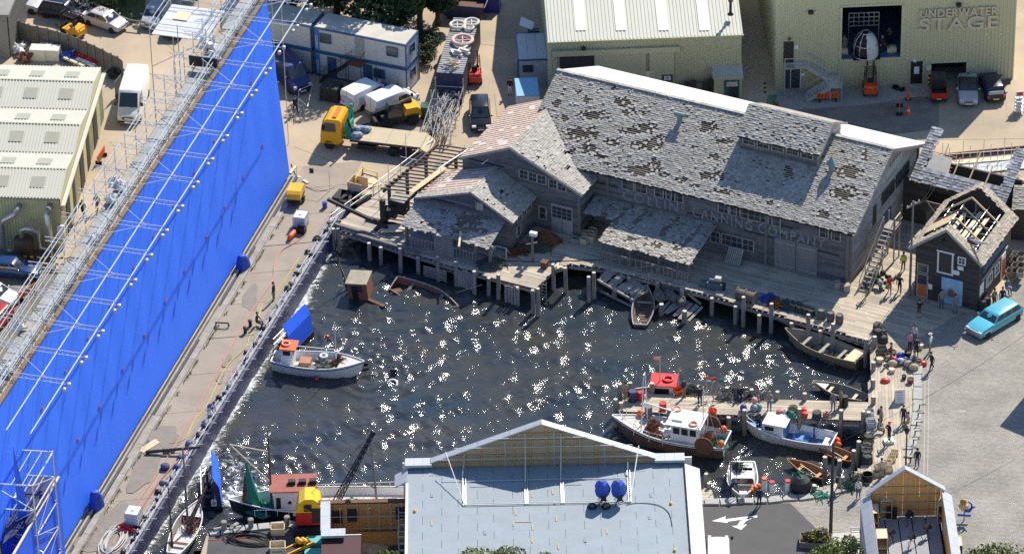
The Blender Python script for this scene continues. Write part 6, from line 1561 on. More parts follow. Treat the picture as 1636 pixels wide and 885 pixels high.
 MB().box((h-.02,0,.42),(.08,.52,.12)).build('number_plate',m_plw,c);MB().box((-h+.0,0,.5),(.08,.52,.12)).build('number_plate',m_ply_,c)
 MB().box((h-.07,0,.56),(.12,.62,.1)).build('grille',m_trimb,c);MB().box((h-.07,0,.33),(.12,Wd*.7,.1)).build('bumper',m_trimb,c);MB().box((-h+.07,0,.36),(.12,Wd*.75,.12)).build('bumper',m_trimb,c)
 if rails:
  for s in(-1,1):MB().bar((rtop+.2,s*(wr-.06),Hh+.05),(wtop-.2,s*(wr-.06),Hh+.05),.04).build('roof_rail',m_steel,c)
 return c
def van(label,colour,loc,rz,L=5.2,Wd=1.95,Hh=2.4,nose=1.0,name='parked_van',deco=None,side_glass=False,hood=1.15):
 c=root(name,label,'van',loc,rz);h=L/2;w_=Wd/2
 def ring(x,zt,hw,tp=.93,zb=.25):return[(x,-hw*.9,zb),(x,-hw,zb+.12),(x,-hw,zt*.55),(x,-hw*tp,zt-.09),(x,-hw*(tp-.08),zt),(x,0,zt+.03),(x,hw*(tp-.08),zt),(x,hw*tp,zt-.09),(x,hw,zt*.55),(x,hw,zb+.12),(x,hw*.9,zb)]
 wf=h-nose
 st=[(-h,Hh-.1,w_*.95),(-h+.1,Hh-.01,w_),(0,Hh,w_),(wf-.75,Hh-.02,w_),(wf-.5,Hh-.12,w_*.99),(wf+.25,hood+.12,w_*.98),(h-.35,hood-.08,w_*.94),(h-.06,hood-.3,w_*.86),(h,.62,w_*.8)]
 b=MB();b.loft([ring(*s)for s in st]);auto(b.build('body',colour,c))
 z0,z1=hood+.16,Hh-.22;xa,xb=wf+.25,wf-.5
 fx=lambda z:xb+(xa-xb)*(Hh-.12-z)/(Hh-.12-hood-.12)
 quad_panel('windscreen',[(fx(z0),-w_*.8,z0),(fx(z0),w_*.8,z0),(fx(z1),w_*.74,z1),(fx(z1),-w_*.74,z1)],c,m_carglass,.03)
 for s in(-1,1):
  q=[(wf-1.25,-w_*.99,hood+.15),(wf+.05,-w_*.985,hood+.15),(wf-.42,-w_*.95,Hh-.35),(wf-1.25,-w_*.95,Hh-.35)]
  if s>0:q=[(x,-y,z)for x,y,z in(q[1],q[0],q[3],q[2])]
  quad_panel('side_window',q,c,m_carglass,.03)
  MB().box((h-.12,s*w_*.72,.82),(.18,.24,.26)).build('headlight',m_hl,c);MB().box((-h+.02,s*w_*.86,1.0),(.08,.14,.5)).build('tail_light',m_tl,c)
  b=MB();b.box((wf+.02,s*(w_+.14),hood+.35),(.12,.2,.32));b.build('mirror',m_trimb,c)
  for x in(h-.85,-h+.95):wheel(c,x,s*(w_-.1),.33,.22,s,m_rimd)
  MB().box((-.6,s*(w_+.004),.95),(h*1.0,.02,.08)).build('side_moulding',m_trimb if colour!=m_white else m_unit,c)
 MB().box((h-.05,0,.72),(.12,.9,.2)).build('grille',m_trimb,c);MB().box((h-.05,0,.4),(.14,Wd*.86,.2)).build('bumper',m_trimb,c);MB().box((-h+.04,0,.4),(.12,Wd*.9,.14)).build('bumper',m_trimb,c)
 MB().box((h+.03,0,.42),(.03,.52,.12)).build('number_plate',m_plw,c);MB().box((-h-.03,0,.62),(.03,.52,.12)).build('number_plate',m_ply_,c)
 MB().box((-h-.0,0,1.3),(.02,.04,1.6)).build('door_seam',m_trimb,c)
 if deco:
  for s in(-1,1):MB().box((-.55,s*(w_+.006),1.05),(L*.5,.015,.7)).build('livery',deco,c)
  MB().box((-h-.012,0,1.05),(.015,Wd*.8,.8)).build('livery',deco,c)
 return c
def hd(f,r,z=0):p,a,l=heading(f,r,z);return p,a
p_silver=paint('car_silver',(.42,.43,.44),.28);p_navy=paint('car_navy',(.012,.018,.045),.25);p_champ=paint('car_champagne',(.56,.54,.5),.3);p_blue=paint('car_blue',(.015,.05,.16),.22)
p_black=paint('car_black',(.012,.013,.017),.2);p_red=paint('car_red',(.42,.015,.02),.25);p_white=paint('car_white',(.78,.78,.77),.3);p_teal=paint('wagon_teal',(.1,.46,.6),.22);p_dblue=paint('van_blue',(.018,.03,.13),.3)
car('silver grey saloon cut by the top left corner',p_silver,*hd((72,19),(-10,8)),L=4.5,boot=.95,ws=.95,wtop=.25,rtop=-1.0,rbase=-1.5)
car('dark navy estate car with roof rails at the top left',p_navy,*hd((143,33),(66,20)),L=4.6,Wd=1.8,Hh=1.6,belt=1.0,ws=1.0,wtop=.35,rtop=-1.8,rbase=-2.1,three=True,rails=True)
car('pale champagne hatchback parked beside the bushes',p_champ,*hd((200,52),(139,31)),L=4.1,rtop=-1.1,rbase=-1.7)
car('pale silver hatchback facing the camera beside the platform',p_silver,*hd((236,53),(260,12)),L=4.0,rtop=-1.2,rbase=-1.75)
car('black car half hidden under the scaffold platform',p_black,*hd((285,32),(276,62)),L=4.1)
van('white high roofed panel van beside the left workshop',m_white,*hd((203,206),(224,140)),L=6.0,Wd=2.0,Hh=2.65,hood=1.25)
car('dark blue saloon below the striped barrier',p_blue,*hd((63,441),(-22,433)),L=4.7,Wd=1.8,boot=.98,ws=.95,wtop=.25,rtop=-1.0,rbase=-1.55)
car('white car cut by the left edge',p_white,*hd((27,489),(-45,470)),L=4.2)
car('bright red car cut by the left edge',p_red,*hd((-30,545),(12,498)),L=4.1)
van('dark blue high roofed van behind the end of the blue screen',p_dblue,*hd((486,153),(438,108)),L=5.4,Wd=1.95,Hh=2.3)
van('white van with blue printed livery beside the office cabins',m_white,*hd((612,150),(560,176)),L=4.5,Wd=1.8,Hh=1.9,hood=1.02,deco=mat('livery_blue',(.18,.3,.55),.4,var=.8,scale=2.5,col2=(.65,.68,.72)))
van('plain white small panel van parked nearest the dark container',m_white,*hd((657,162),(598,186)),L=4.6,Wd=1.8,Hh=1.9,hood=1.02)
car('black people carrier facing the camera beside the tile battens',p_black,*hd((769,216),(766,170)),L=4.4,Wd=1.8,Hh=1.65,belt=1.0,ws=1.15,wtop=.4,rtop=-1.7,rbase=-2.0,three=True)
car('silver convertible with black soft top before the stage',p_silver,*hd((1547,172),(1545,133)),L=4.4,Wd=1.75,Hh=1.36,belt=.92,boot=.92,ws=.75,wtop=.15,rtop=-.85,rbase=-1.35,roofm=m_trimb)
dk=car('dark estate with its tail to the camera before the stage',p_navy,*hd((1578,127),(1591,166)),L=4.3,Hh=1.5,rtop=-1.6,rbase=-1.95,three=True)
d_=MB();d_.box((.1,-1.25,.8),(.06,.75,.6),rz=.15);d_.build('open_door',p_navy,dk)
MB().box((-2.02,0,.95),(.06,1.3,.5)).build('tailgate',p_silver,dk)
tw_=car('turquoise vintage estate car on the cobbles',p_teal,*hd((1558,537),(1618,501)),L=5.15,Wd=1.9,Hh=1.42,belt=.92,hood=.88,ws=.9,wtop=.3,rtop=-2.0,rbase=-2.35,three=True,rails=False,name='vintage_estate')
for s in(-1,1):MB().box((0,s*.955,.62),(4.5,.02,.07)).build('chrome_strip',m_rim,tw_)
MB().box((2.56,0,.4),(.12,1.75,.16)).build('chrome_bumper',m_rim,tw_);MB().box((2.54,0,.62),(.08,1.3,.18)).build('chrome_grille',m_rim,tw_)
for k in range(5):MB().box((-1.0,-.5+k*.25,1.43),(1.7,.03,.03)).build('roof_slat',m_rim,tw_)
van('white van roof cut by the bottom edge',mat('van_offwhite',(.74,.77,.75),.35),*hd((1147,866),(1147,935)),L=4.6,Wd=1.75,Hh=1.95,name='camper_van',hood=1.1)
ut=root('utility_truck','small red utility truck with open bed by the roller door','truck',*hd((1498,134),(1500,168)))
MB().box((0,0,.42),(3.2,1.35,.25)).build('chassis',m_trimb,ut);MB().box((1.1,0,.8),(1.0,1.4,.6),taper=.93).build('bonnet',m_red,ut);MB().box((.25,0,1.25),(1.1,1.4,1.1),taper=.9).build('cab',m_trimb,ut)
quad_panel('rear_window',[(-.28,.5,1.2),(-.28,-.5,1.2),(-.25,-.45,1.65),(-.25,.45,1.65)],ut,m_carglass,.02)
for s in(-1,1):MB().box((-.95,s*.68,.78),(1.35,.05,.45)).build('bed_side',m_red,ut)
MB().box((-1.62,0,.78),(.05,1.4,.5)).build('tailgate',m_red,ut);MB().box((-.95,0,.58),(1.35,1.3,.05)).build('bed_floor',m_trimb,ut);MB().box((-1.66,.0,.5),(.03,.4,.1)).build('number_plate',m_ply_,ut)
for x in(1.05,-1.0):
 for s in(-1,1):wheel(ut,x,s*.62,.3,.2,s,m_rimd)
def forklift(label,colour,loc,rz,mast=2.2,ext=0.0,name='forklift',forkz=.2):
 c=root(name,label,'forklift',loc,rz)
 prof=[(-1.1,.35),(-1.15,.75),(-1.0,1.05),(-.35,1.08),(-.1,.75),(.75,.7),(.85,.35)]
 b=MB();b.loft([[(x,s,z)for x,z in prof]for s in(-.55,.55)]);b.build('body',colour,c,fixn=True)
 MB().box((-1.0,0,.62),(.4,1.06,.5)).build('counterweight',colour,c);MB().box((-.1,0,.95),(.45,.5,.14)).build('seat',m_black,c);MB().box((-.36,0,1.25),(.12,.48,.5)).build('backrest',m_black,c)
 for x,s in((-.75,-1),(-.75,1),(.6,-1),(.6,1)):MB().bar((x,s*.5,.9),(x*.85,s*.46,2.05),.06).build('cage_post',m_dark,c)
 b=MB()
 for k in range(5):b.bar((-.65+k*.3,-.5,2.07),(-.65+k*.3,.5,2.07),.05)
 for s in(-.48,.48):b.bar((-.7,s,2.06),(.56,s,2.06),.06)
 b.build('cage_roof',m_dark,c)
 b=MB();b.tube([(.42+.17*math.cos(a*.5236),.17*math.sin(a*.5236),1.15+.1*math.cos(a*.5236))for a in range(12)],.02,5,closed=True);b.build('steering_wheel',m_black,c)
 for s in(-.32,.32):MB().bar((.95,s,.1),(.95,s,mast),.09,.12).build('mast_rail',m_dark,c)
 if ext:
  for s in(-.24,.24):MB().bar((1.0,s,mast-.6),(1.0,s,ext),.08,.1).build('inner_mast',m_dark,c)
  z=mast
  while z<ext:MB().bar((1.0,-.24,z),(1.0,.24,z),.07).build('mast_tie',m_dark,c);z+=.75
 MB().bar((.95,-.32,mast),(.95,.32,mast),.08).build('mast_tie',m_dark,c);MB().box((1.06,0,forkz+.3),(.06,.9,.5)).build('carriage',m_dark,c)
 for s in(-.3,.3):MB().box((1.65,s,forkz),(1.2,.12,.05)).build('fork',m_dark,c)
 for x,r in((.6,.33),(-.75,.26)):
  for s in(-1,1):wheel(c,x,s*.5,r,.22,s,m_rimd)
 for s in(-.4,.4):MB().box((-1.2,s,.95),(.05,.12,.12)).build('tail_light',m_tl,c)
 return c
forklift('orange forklift with tall mast raised to the stage doorway',mat('fork_orange',(.78,.1,.02),.4,var=.2),*hd((1389,132),(1391,160)),mast=2.6,ext=oz0-.1,forkz=oz0-.12)
forklift('red forklift with white roof beside the dark container',m_red,*hd((757,112),(760,142)),mast=2.3)
forklift('black and yellow forklift behind the board fence',m_yellow,*hd((95,48),(138,64)),mast=2.1)
te=root('telehandler','yellow and black telehandler behind the flatbed lorry','telehandler',*hd((612,200),(655,192)))
MB().box((-.2,0,.75),(3.2,1.5,.5)).build('chassis',m_dark,te);b=MB();b.loft([[(x,s,z)for x,z in((-2.0,.7),(-2.0,1.35),(-1.7,1.6),(-.7,1.6),(-.5,.9))]for s in(-.75,.75)]);b.build('engine_cover',m_yellow,te,fixn=True)
MB().box((.3,.35,1.55),(1.3,.8,1.2),taper=.88).build('cab',m_carglass,te);MB().box((.3,.35,2.2),(1.1,.75,.08)).build('cab_roof',m_dark,te)
MB().bar((-1.5,-.35,1.75),(1.9,-.35,1.0),.26,.3).build('boom',m_dark,te);MB().box((2.0,0,.5),(.2,1.6,.9)).build('carriage',m_dark,te)
for s in(-.4,.4):MB().box((2.6,s,.15),(1.1,.12,.06)).build('fork',m_dark,te)
for x in(1.1,-1.25):
 for s in(-1,1):wheel(te,x,s*.85,.48,.36,s,m_rimd)
lo=root('flatbed_lorry','yellow cab flatbed lorry with green folded loader crane','lorry',*hd((517,226),(688,246)))
p_lorry=paint('lorry_yellow',(.8,.4,.015),.35)
prof=[(4.55,.55),(4.6,1.2),(4.5,2.0),(4.25,2.75),(3.9,2.95),(2.9,2.95),(2.75,2.7),(2.75,.8),(3.1,.55)]
b=MB();b.loft([[(x,s,z)for x,z in prof]for s in(-1.15,1.15)]);b.build('cab',p_lorry,lo,fixn=True)
quad_panel('windscreen',[(4.5,-1.0,1.85),(4.5,1.0,1.85),(4.32,.95,2.65),(4.32,-.95,2.65)],lo,m_carglass,.06)
for s in(-1,1):
 q=[(3.2,-1.15,1.8),(4.35,-1.15,1.7),(4.15,-1.15,2.6),(3.25,-1.15,2.6)]
 if s>0:q=[(x,-y,z)for x,y,z in(q[1],q[0],q[3],q[2])]
 quad_panel('side_window',q,lo,m_carglass,.02);MB().box((4.3,s*1.35,2.2),(.15,.2,.5)).build('mirror',m_dark,lo)
 MB().box((4.6,s*.85,.8),(.08,.4,.2)).build('headlight',m_hl,lo)
MB().box((3.4,0,3.02),(.35,1.7,.12)).build('light_bar',m_orange,lo);MB().box((4.58,0,.6),(.12,2.2,.3)).build('bumper',p_lorry,lo)
for y in(-.35,.35):MB().box((-.6,y,.85),(7.6,.14,.25)).build('chassis_rail',m_dark,lo)
m_bed=mat('bed_ply',(.5,.42,.28),.8,var=.5,scale=1.2,col2=(.36,.29,.19))
for k in range(4):MB().box((-.2+1.35-k*1.52,0,1.22),(1.5,2.4,.1)).build('bed_board',m_bed,lo)
b=MB();b.slab((-4.9,-1.2,.75),(-3.9,-1.2,1.26),(-3.9,1.2,1.26),(-4.9,1.2,.75),.1);b.build('beavertail',m_bed,lo,fixn=True)
for s in(-1,1):MB().box((-.95,s*1.24,1.14),(5.9,.06,.16)).build('side_rail',m_dark,lo);MB().box((.6,s*1.0,.6),(1.6,.3,.4)).build('side_box',m_dark,lo)
m_cr=mat('crane_green',(.015,.3,.2),.4,var=.2)
MB().box((2.35,0,1.6),(.5,1.0,1.5)).build('crane_base',m_cr,lo);MB().bar((2.35,-.7,1.5),(2.3,-.65,3.6),.22,.26).build('crane_arm',m_cr,lo);MB().bar((2.3,-.6,3.55),(2.3,.9,2.2),.18,.2).build('crane_arm',m_cr,lo);MB().bar((2.1,.2,1.4),(2.2,.9,3.1),.14).build('crane_jib',m_dark,lo)
for x in(3.85,-1.7,-2.75):
 for s in(-1,1):wheel(lo,x,s*1.0,.46,.3,s,m_rimd)
b=MB()
for i in range(7):b.sphere((R_.uniform(-.6,.6),R_.uniform(-.6,.6),.2),R_.uniform(.2,.4),7,5,(1.2,1,.7))
obj1(b,'tarp_heap',mat('grey_blue_tarp',(.2,.27,.36),.6,var=.5,scale=4),'crumpled grey blue tarpaulin heaped on the flatbed','tarpaulin',lo.matrix_basis@V3((1.3,.1,1.27)))
def barrier(px,py,label,ang,lean=0.0):
 c=root('plastic_barrier',label,'barrier',P(px,py),ang);M_=Matrix.Rotation(lean,3,'X')
 b=MB();b.box((0,0,.62),(1.9,.06,.62),M=None);b.build('board',m_orange,c)
 for k in range(6):MB().box((-.75+k*.3,-.035,.62),(.1,.02,.34),M=Matrix.Rotation(.3,3,'Y')).build('slot',m_rust,c)
 for s in(-.7,.7):MB().box((s,0,.16),(.1,.55,.3)).build('foot',m_black,c)
 if lean:c.rotation_euler=(lean,0,ang)
barrier(1322,162,'orange plastic barrier in front of the steel stair',rad(4));barrier(1437,178,'orange plastic barrier standing end on near the cones',rad(85));barrier(1248,176,'orange plastic barrier lying tilted behind the cannery ridge',rad(-60),.5)
barrier(162,256,'orange plastic barrier beside the left workshop wall',rad(75));barrier(45,475,'orange plastic barrier in the left yard below the blue saloon',rad(50))
def cone(px,py,label,h=.9,stripe=True):
 c=root('traffic_cone',label,'cone',P(px,py));b=MB();b.lathe((0,0,.04),[(.2,0),(.13,h*.4),(.04,h)],12);b.build('body',m_orange,c);MB().box((0,0,.03),(.5,.5,.06)).build('base',m_black if not stripe else m_orange,c)
 if stripe:b=MB();b.lathe((0,0,.04),[(.152,h*.3),(.106,h*.55)],12);b.build('sleeve',m_white,c)
cone(1451,182,'orange and white cone nearest the camera by the stage',.85);cone(1451,159,'tall orange cone beside the yellow hatched bay',1.0,False);cone(194,160,'orange cone behind the white high roofed van',1.0,False)
for i,x in enumerate((1484,1546)):
 b=MB()
 o=root('striped_post','black and yellow post at the %s of the roller door'%('left','right')[i],'bollard',UF(us_sz(x,120)[0],-.35),UF.a)
 for k in range(5):q=MB();q.cyl((0,0,k*.2),(0,0,k*.2+.2),.08,n=8);q.build('band',m_by if k%2 else m_dark,o)
o=root('striped_post','black and yellow post at the left corner of the stage building','bollard',P(1222,148),0)
for k in range(5):q=MB();q.cyl((0,0,k*.2),(0,0,k*.2+.2),.08,n=8);q.build('band',m_by if k%2 else m_dark,o)
hc=root('tool_cart','wheeled grey rack cart with a red sign at the right edge','cart',P(1628,180),rad(5))
for x in(-.3,.3):
 for y in(-.4,.4):MB().bar((x,y,.1),(x,y,1.3),.05).build('post',m_steel,hc)
for z in(.3,.65,1.0,1.3):MB().box((0,0,z),(.65,.85,.04)).build('shelf',m_steel,hc)
MB().box((.05,.2,1.7),(.7,.05,.5)).build('sign',m_white,hc);MB().box((.05,.17,1.72),(.5,.02,.3)).build('sign_face',m_red,hc);MB().bar((.05,.2,1.3),(.05,.2,1.5),.05).build('post',m_steel,hc)
gh=root('hose_bundle','bundle of green hoses hanging beside the cannery cupola','hose',P(1233,176))
for i in range(6):b=MB();b.tube([(i*.14-.35,0,0),(i*.14-.38,.1,.6),(i*.14-.33,.15,1.1),(i*.14-.2,.1,1.45)],.055,6);b.build('hose',mat('hose_green',(.05,.25,.16),.5),gh)
b=MB()
for i in range(8):b.box((R_.uniform(-.8,.8),R_.uniform(-.3,.3),.1),(.4,.25,.18),rz=R_.random()*3)
obj1(b,'tool_heap',m_dark,'small heap of dark tools on the stage apron','heap',P(1432,143))
# ================================================================== pier, boats and harbour gear
def hull(parent,L,B,top,draft,m_out,m_in,m_rail,transom=.75,sheer=.35,rake=.5,deck=None,m_deck=None,name='hull',t=.07,stripe=None,full=.55,thwarts=0,m_thw=None,foredeck=0.0,n=17):
 """open boat shell: bow towards +x, z=0 at the waterline"""
 k=9;out_r,in_r,gun=[],[],[[],[]]
 for i in range(n):
  u=i/(n-1);x=-L/2+L*u
  if u<.5:bw=B/2*(transom+(1-transom)*math.sin(math.pi/2*(u/.5)))
  else:bw=B/2*max(0.0,1-((u-.5)/.5)**(2.0+full))
  bw=max(bw,.03);s=top+sheer*(u**2.2)+sheer*.35*(1-u)**2;kz=-draft+(draft+top*.55)*max(0,(u-.8)/.2)**2
  xr=rake*max(0,(u-.72)/.28)**2
  ro,ri=[],[]
  for j in range(k):
   a=-1+2*j/(k-1);f=abs(a);y=bw*math.copysign(f**.62,a);z=kz+(s-kz)*f**1.9
   fl=(z-kz)/(s-kz);xx=x+xr*fl
   ro.append((xx,y,z));yi=math.copysign(max(abs(y)-t,0),a)if a else 0;ri.append((xx-(t*1.5 if i==n-1 else 0),yi,max(z+(t if f<.9 else 0),kz+t)))
  out_r.append(ro);in_r.append(ri)
 h=MB();h.loft(out_r,cap0=True,cap1=True,closed=False);o=h.build(name,m_out,parent,fixn=False);auto(o,50)
 h=MB();h.loft([list(reversed(r))for r in in_r],cap0=True,cap1=False,closed=False);auto(h.build('inner_planking',m_in,parent),50)
 g=MB()
 for side in(0,k-1):g.tube([V3(r[side])+V3((0,0,.02))for r in out_r],.055,6)
 g.bar(V3(out_r[0][0])+V3((0,0,.02)),V3(out_r[0][k-1])+V3((0,0,.02)),.1,.09);q=g.build('gunwale',m_rail,parent);
 if stripe:
  g=MB()
  for side in(0,k-1):g.tube([V3(r[side])+(V3(r[side+(1 if side==0 else-1)])-V3(r[side]))*.22+V3((0,(-.015 if side==0 else.015),0))for r in out_r],.035,5)
  g.build('rubbing_strake',stripe,parent)
 def at(u):
  i=min(n-1,max(0,round(u*(n-1))));return in_r[i]
 if deck is not None:
  pts=[]
  for r in in_r[:-1]:
   best=None
   for j in range(k//2+1):
    if r[j][2]>=deck:best=j
   j=best if best is not None else 0
   r0,r1=r[j],r[min(j+1,k//2)]
   f=0 if abs(r0[2]-r1[2])<1e-6 else min(1,max(0,(r0[2]-deck)/(r0[2]-r1[2])))
   pts.append((r0[0],abs(r0[1]+(r1[1]-r0[1])*f)))
  poly=[(x,-y)for x,y in pts]+[(x,y)for x,y in reversed(pts)]
  b=MB();b.prism(poly,deck-.05,deck);b.build('deck',m_deck or m_in,parent)
 if foredeck:
  i0=int((n-1)*(1-foredeck));rs_=in_r[i0:];b=MB()
  poly=[(r[0][0],r[0][1],r[0][2]-.04)for r in rs_]+[(r[k-1][0],r[k-1][1],r[k-1][2]-.04)for r in reversed(rs_)]
  m_=len(poly);b.add(poly+[(p[0],p[1],p[2]-.04)for p in poly],[tuple(range(m_)),tuple(range(2*m_-1,m_-1,-1))]+[(i,(i+1)%m_,m_+(i+1)%m_,m_+i)for i in range(m_)]);b.build('foredeck',m_deck or m_in,parent,fixn=True)
 for i in range(thwarts):
  u=.22+.5*i/max(1,thwarts-1)if thwarts>1 else.45;r=at(u);z=r[0][2]-.18
  MB().box((r[0][0],0,z),(.26,abs(r[0][1])*1.86,.045)).build('thwart',m_thw or m_rail,parent)
 return out_r,in_r
def boat(name,label,bow,stern,z=WATER_Z,cat='boat',tilt=None):
 p,a,l=heading(bow,stern,z+.3);o=root(name,label,cat,(p.x,p.y,z),a)
 if tilt:o.rotation_euler=(tilt[0],tilt[1],a)
 return o,l
def local(o):return Matrix.Translation(o.location)@o.rotation_euler.to_matrix().to_4x4()
m_hullw=mat('white_hull',(.74,.74,.72),.4,var=.35,scale=1.5,col2=(.55,.5,.44));m_hulld=mat('rusty_dark_hull',(.07,.055,.05),.6,var=.8,scale=1.3,col2=(.2,.11,.075));m_hullg=mat('grey_board_hull',(.22,.2,.17),.8,var=.5,scale=2,island=.1)
m_hullo=mat('ochre_hull',(.36,.27,.15),.7,var=.5,scale=1.2,col2=(.22,.16,.09));m_varn=mat('varnished_wood',(.32,.13,.04),.4,var=.4,scale=2);m_innerg=mat('inner_grey',(.3,.28,.24),.8,var=.5,scale=2);m_bluein=mat('inner_blue',(.08,.22,.5),.6,var=.3)
m_deckw=mat('boat_deck_pale',(.6,.58,.52),.7,var=.4,scale=2)
m_navy=mat('navy_band',(.02,.03,.1),.5)
def buoy(parent,p,r=.24,m_=None,name='buoy'):b=MB();b.sphere(p,r,10,7,(1,1,1.12));return b.build(name,m_ or m_orange,parent,smooth=True)
def ring_buoy(parent,p,R=.32,M_=None,m_=None,name='lifebuoy'):b=MB();b.torus(p,R,.075,18,6,M_);return b.build(name,m_ or mat('lifebuoy_orange',(.8,.2,.08),.5,var=.5,scale=3,col2=(.75,.7,.65)),parent,smooth=True)
def mast(parent,p,h,r=.06,m_=None,lean=(0,0),name='mast'):return MB().cyl(p,(p[0]+lean[0],p[1]+lean[1],p[2]+h),r,r*.55,n=7).build(name,m_ or m_white,parent)
def wire(parent,p,q,r=.014,m_=None,name='stay'):return MB().cyl(p,q,r,n=4).build(name,m_ or m_rope,parent)
def heap(name,rx,ry,h,material,seed,parent=None,n=260,loc=None,spiky=1.0):
 """lumpy heap of netting: a crumpled mound with loose strands over it"""
 r=random.Random(seed);b=MB();k,m_=18,7;rings=[]
 ph=[r.random()*6 for _ in range(4)]
 for j in range(m_+1):
  t=j/m_;row=[]
  for i in range(k):
   a=6.283*i/k;q=(1-t**1.6)*(1+.2*math.sin(2*a+ph[0])+.14*math.sin(3*a+ph[1])+.12*r.uniform(-1,1));row.append((rx*q*math.cos(a),ry*q*math.sin(a),h*t*(1+.12*r.uniform(-1,1))))
  rings.append(row)
 b.loft(rings,cap0=False)
 for _ in range(n//6):
  a=r.random()*6.28;d=r.random()**.5*.95;x,y=rx*d*math.cos(a),ry*d*math.sin(a);z=h*(1-d**1.7)
  pts=[(x+r.uniform(-.25,.25)*i,y+r.uniform(-.25,.25)*i,max(.03,z+r.uniform(-.04,.1)*spiky-(.05*i)))for i in range(4)];b.tube(pts,.03,4)
 return b.build(name,material,parent,loc=loc)
def pot(b,p,r=.34,h=.5,rz=0.0):
 """round creel: hoops, bars and netting shell"""
 for z in(0,h*.5,h):b.torus((p[0],p[1],p[2]+z+.03),r*(1-.12*z/h),.03,12,5)
 for i in range(8):a=i*.785;b.cyl((p[0]+r*math.cos(a),p[1]+r*math.sin(a),p[2]+.02),(p[0]+r*.88*math.cos(a),p[1]+r*.88*math.sin(a),p[2]+h),.02,n=4)
 b.lathe((p[0],p[1],p[2]),[(r*.93,.03),(r*.82,h*.95),(r*.3,h*.98)],10)
m_pot=mat('creel_dark',(.05,.055,.05),.9,var=.5,scale=6,col2=(.12,.13,.1));m_potg=mat('creel_grey',(.2,.19,.17),.9,var=.5,scale=5)
POTM={}
def pot_obj(loc,label,material=None,group=None,s=1.0,tilt=0.0):
 material=material or m_pot
 if material.name not in POTM:b=MB();pot(b,(0,0,0));o=b.build('lobster_pot',material);POTM[material.name]=o.data;bpy.data.objects.remove(o)
 o=bpy.data.objects.new('lobster_pot',POTM[material.name]);COL.objects.link(o);o.location=loc;o.rotation_euler=(tilt,tilt*.6,R_.random()*6);o.scale=(s,s,s);return tag(o,label,'lobster pot',group)
def drum_obj(loc,label,material,r=.29,h=.85,name='oil_drum',cat='drum',open_=False):
 b=MB();b.lathe((0,0,0),[(r*.97,0),(r,.03),(r,h*.32),(r*1.04,h*.34),(r,h*.36),(r,h*.66),(r*1.04,h*.68),(r,h*.7),(r,h-.02),(r*.96,h)]+([(r*.9,h),(r*.88,h*.35)]if open_ else[(r*.9,h-.03)]),14);return obj1(b,name,material,label,cat,loc,0)
def barrel_obj(loc,label,material=None,r=.3,h=.8):
 o=root('barrel',label,'barrel',loc);b=MB();b.lathe((0,0,0),[(r*.84,0),(r*.96,h*.22),(r,h*.5),(r*.96,h*.78),(r*.84,h),(r*.78,h),(r*.76,h-.05)],14);b.build('staves',material or m_post,o)
 for z in(.12,.36,.64,.88):q=MB();q.torus((0,0,h*z),r*(.9 if z in(.12,.88)else.99)+.012,.018,14,4);q.build('hoop',m_dark,o)
 return o
def crate_obj(loc,label,material=None,s=(.6,.42,.32),rz=0.0,name='wooden_crate',cat='crate'):
 o=root(name,label,cat,loc,rz);material=material or m_tan;x,y,z=s
 for k in range(3):
  zz=z*(k+.5)/3
  for sg in(-1,1):MB().box((0,sg*y/2,zz),(x,.025,z/3-.015)).build('slat',material,o);MB().box((sg*x/2,0,zz),(.025,y-.03,z/3-.015)).build('slat',material,o)
 MB().box((0,0,.015),(x-.03,y-.03,.03)).build('base',material,o);return o
 # ---- timber pier
pr_=root('timber_pier','pale timber pier on piles reaching left from the boardwalk','pier')
ppoly=[P2(1003,628),P2(1388,644),P2(1386,672),P2(986,656)]
planks('deck_planks',ppoly,rad(-5),.25,.04,pr_,m_deck,seed=17)
A0_,A1_,B0_,B1_=V3((*ppoly[3],0)),V3((*ppoly[2],0)),V3((*ppoly[0],0)),V3((*ppoly[1],0))
bj=MB();n=40
for i in range(n):c=A0_.lerp(A1_,(i+.5)/n);d=B0_.lerp(B1_,(i+.5)/n);bj.bar(c+V3((0,-.05,-.13)),d+V3((0,0,-.13)),.13,.2)
q=bj.build('joists',m_joist,pr_);q['kind']='stuff'
for p,q,s in((A0_,A1_,.2),(B0_,B1_,-.2)):MB().bar(p+V3((0,s,-.36)),q+V3((0,s,-.36)),.2,.26).build('edge_beam',m_plank,pr_)
for x,y,t in((984,654,1.0),(993,658,.9),(990,632,1.1),(1006,628,1.0),(1041,628,.95),(1069,666,.7),(1117,626,.6),(1161,630,.7),(1200,633,.7),(1190,668,.8),(1241,637,.7),(1285,640,.7),(1277,668,.9),(1343,671,.95),(1380,672,.9),(1121,672,.1),(1165,668,.1),(1235,668,.1),(1310,670,.1)):
 pile(pr_,P(x,y,0),top=t,r=.18)
stp=root('pier_steps','small timber landing and handrail beside the pier near the trawler','steps',P(1045,672,-.5),rad(-5))
MB().box((0,0,0),(2.8,1.0,.08)).build('landing',m_plank,stp)
for k in range(4):MB().box((1.7+k*.3,0,-.1-k*.2),(.28,.9,.05)).build('tread',m_plank,stp)
for s in(-.5,.5):MB().bar((1.4,s,1.0),(2.9,s,.2),.07).build('handrail',m_plank,stp);MB().bar((1.4,s,0),(1.4,s,1.05),.1).build('post',m_plank,stp)
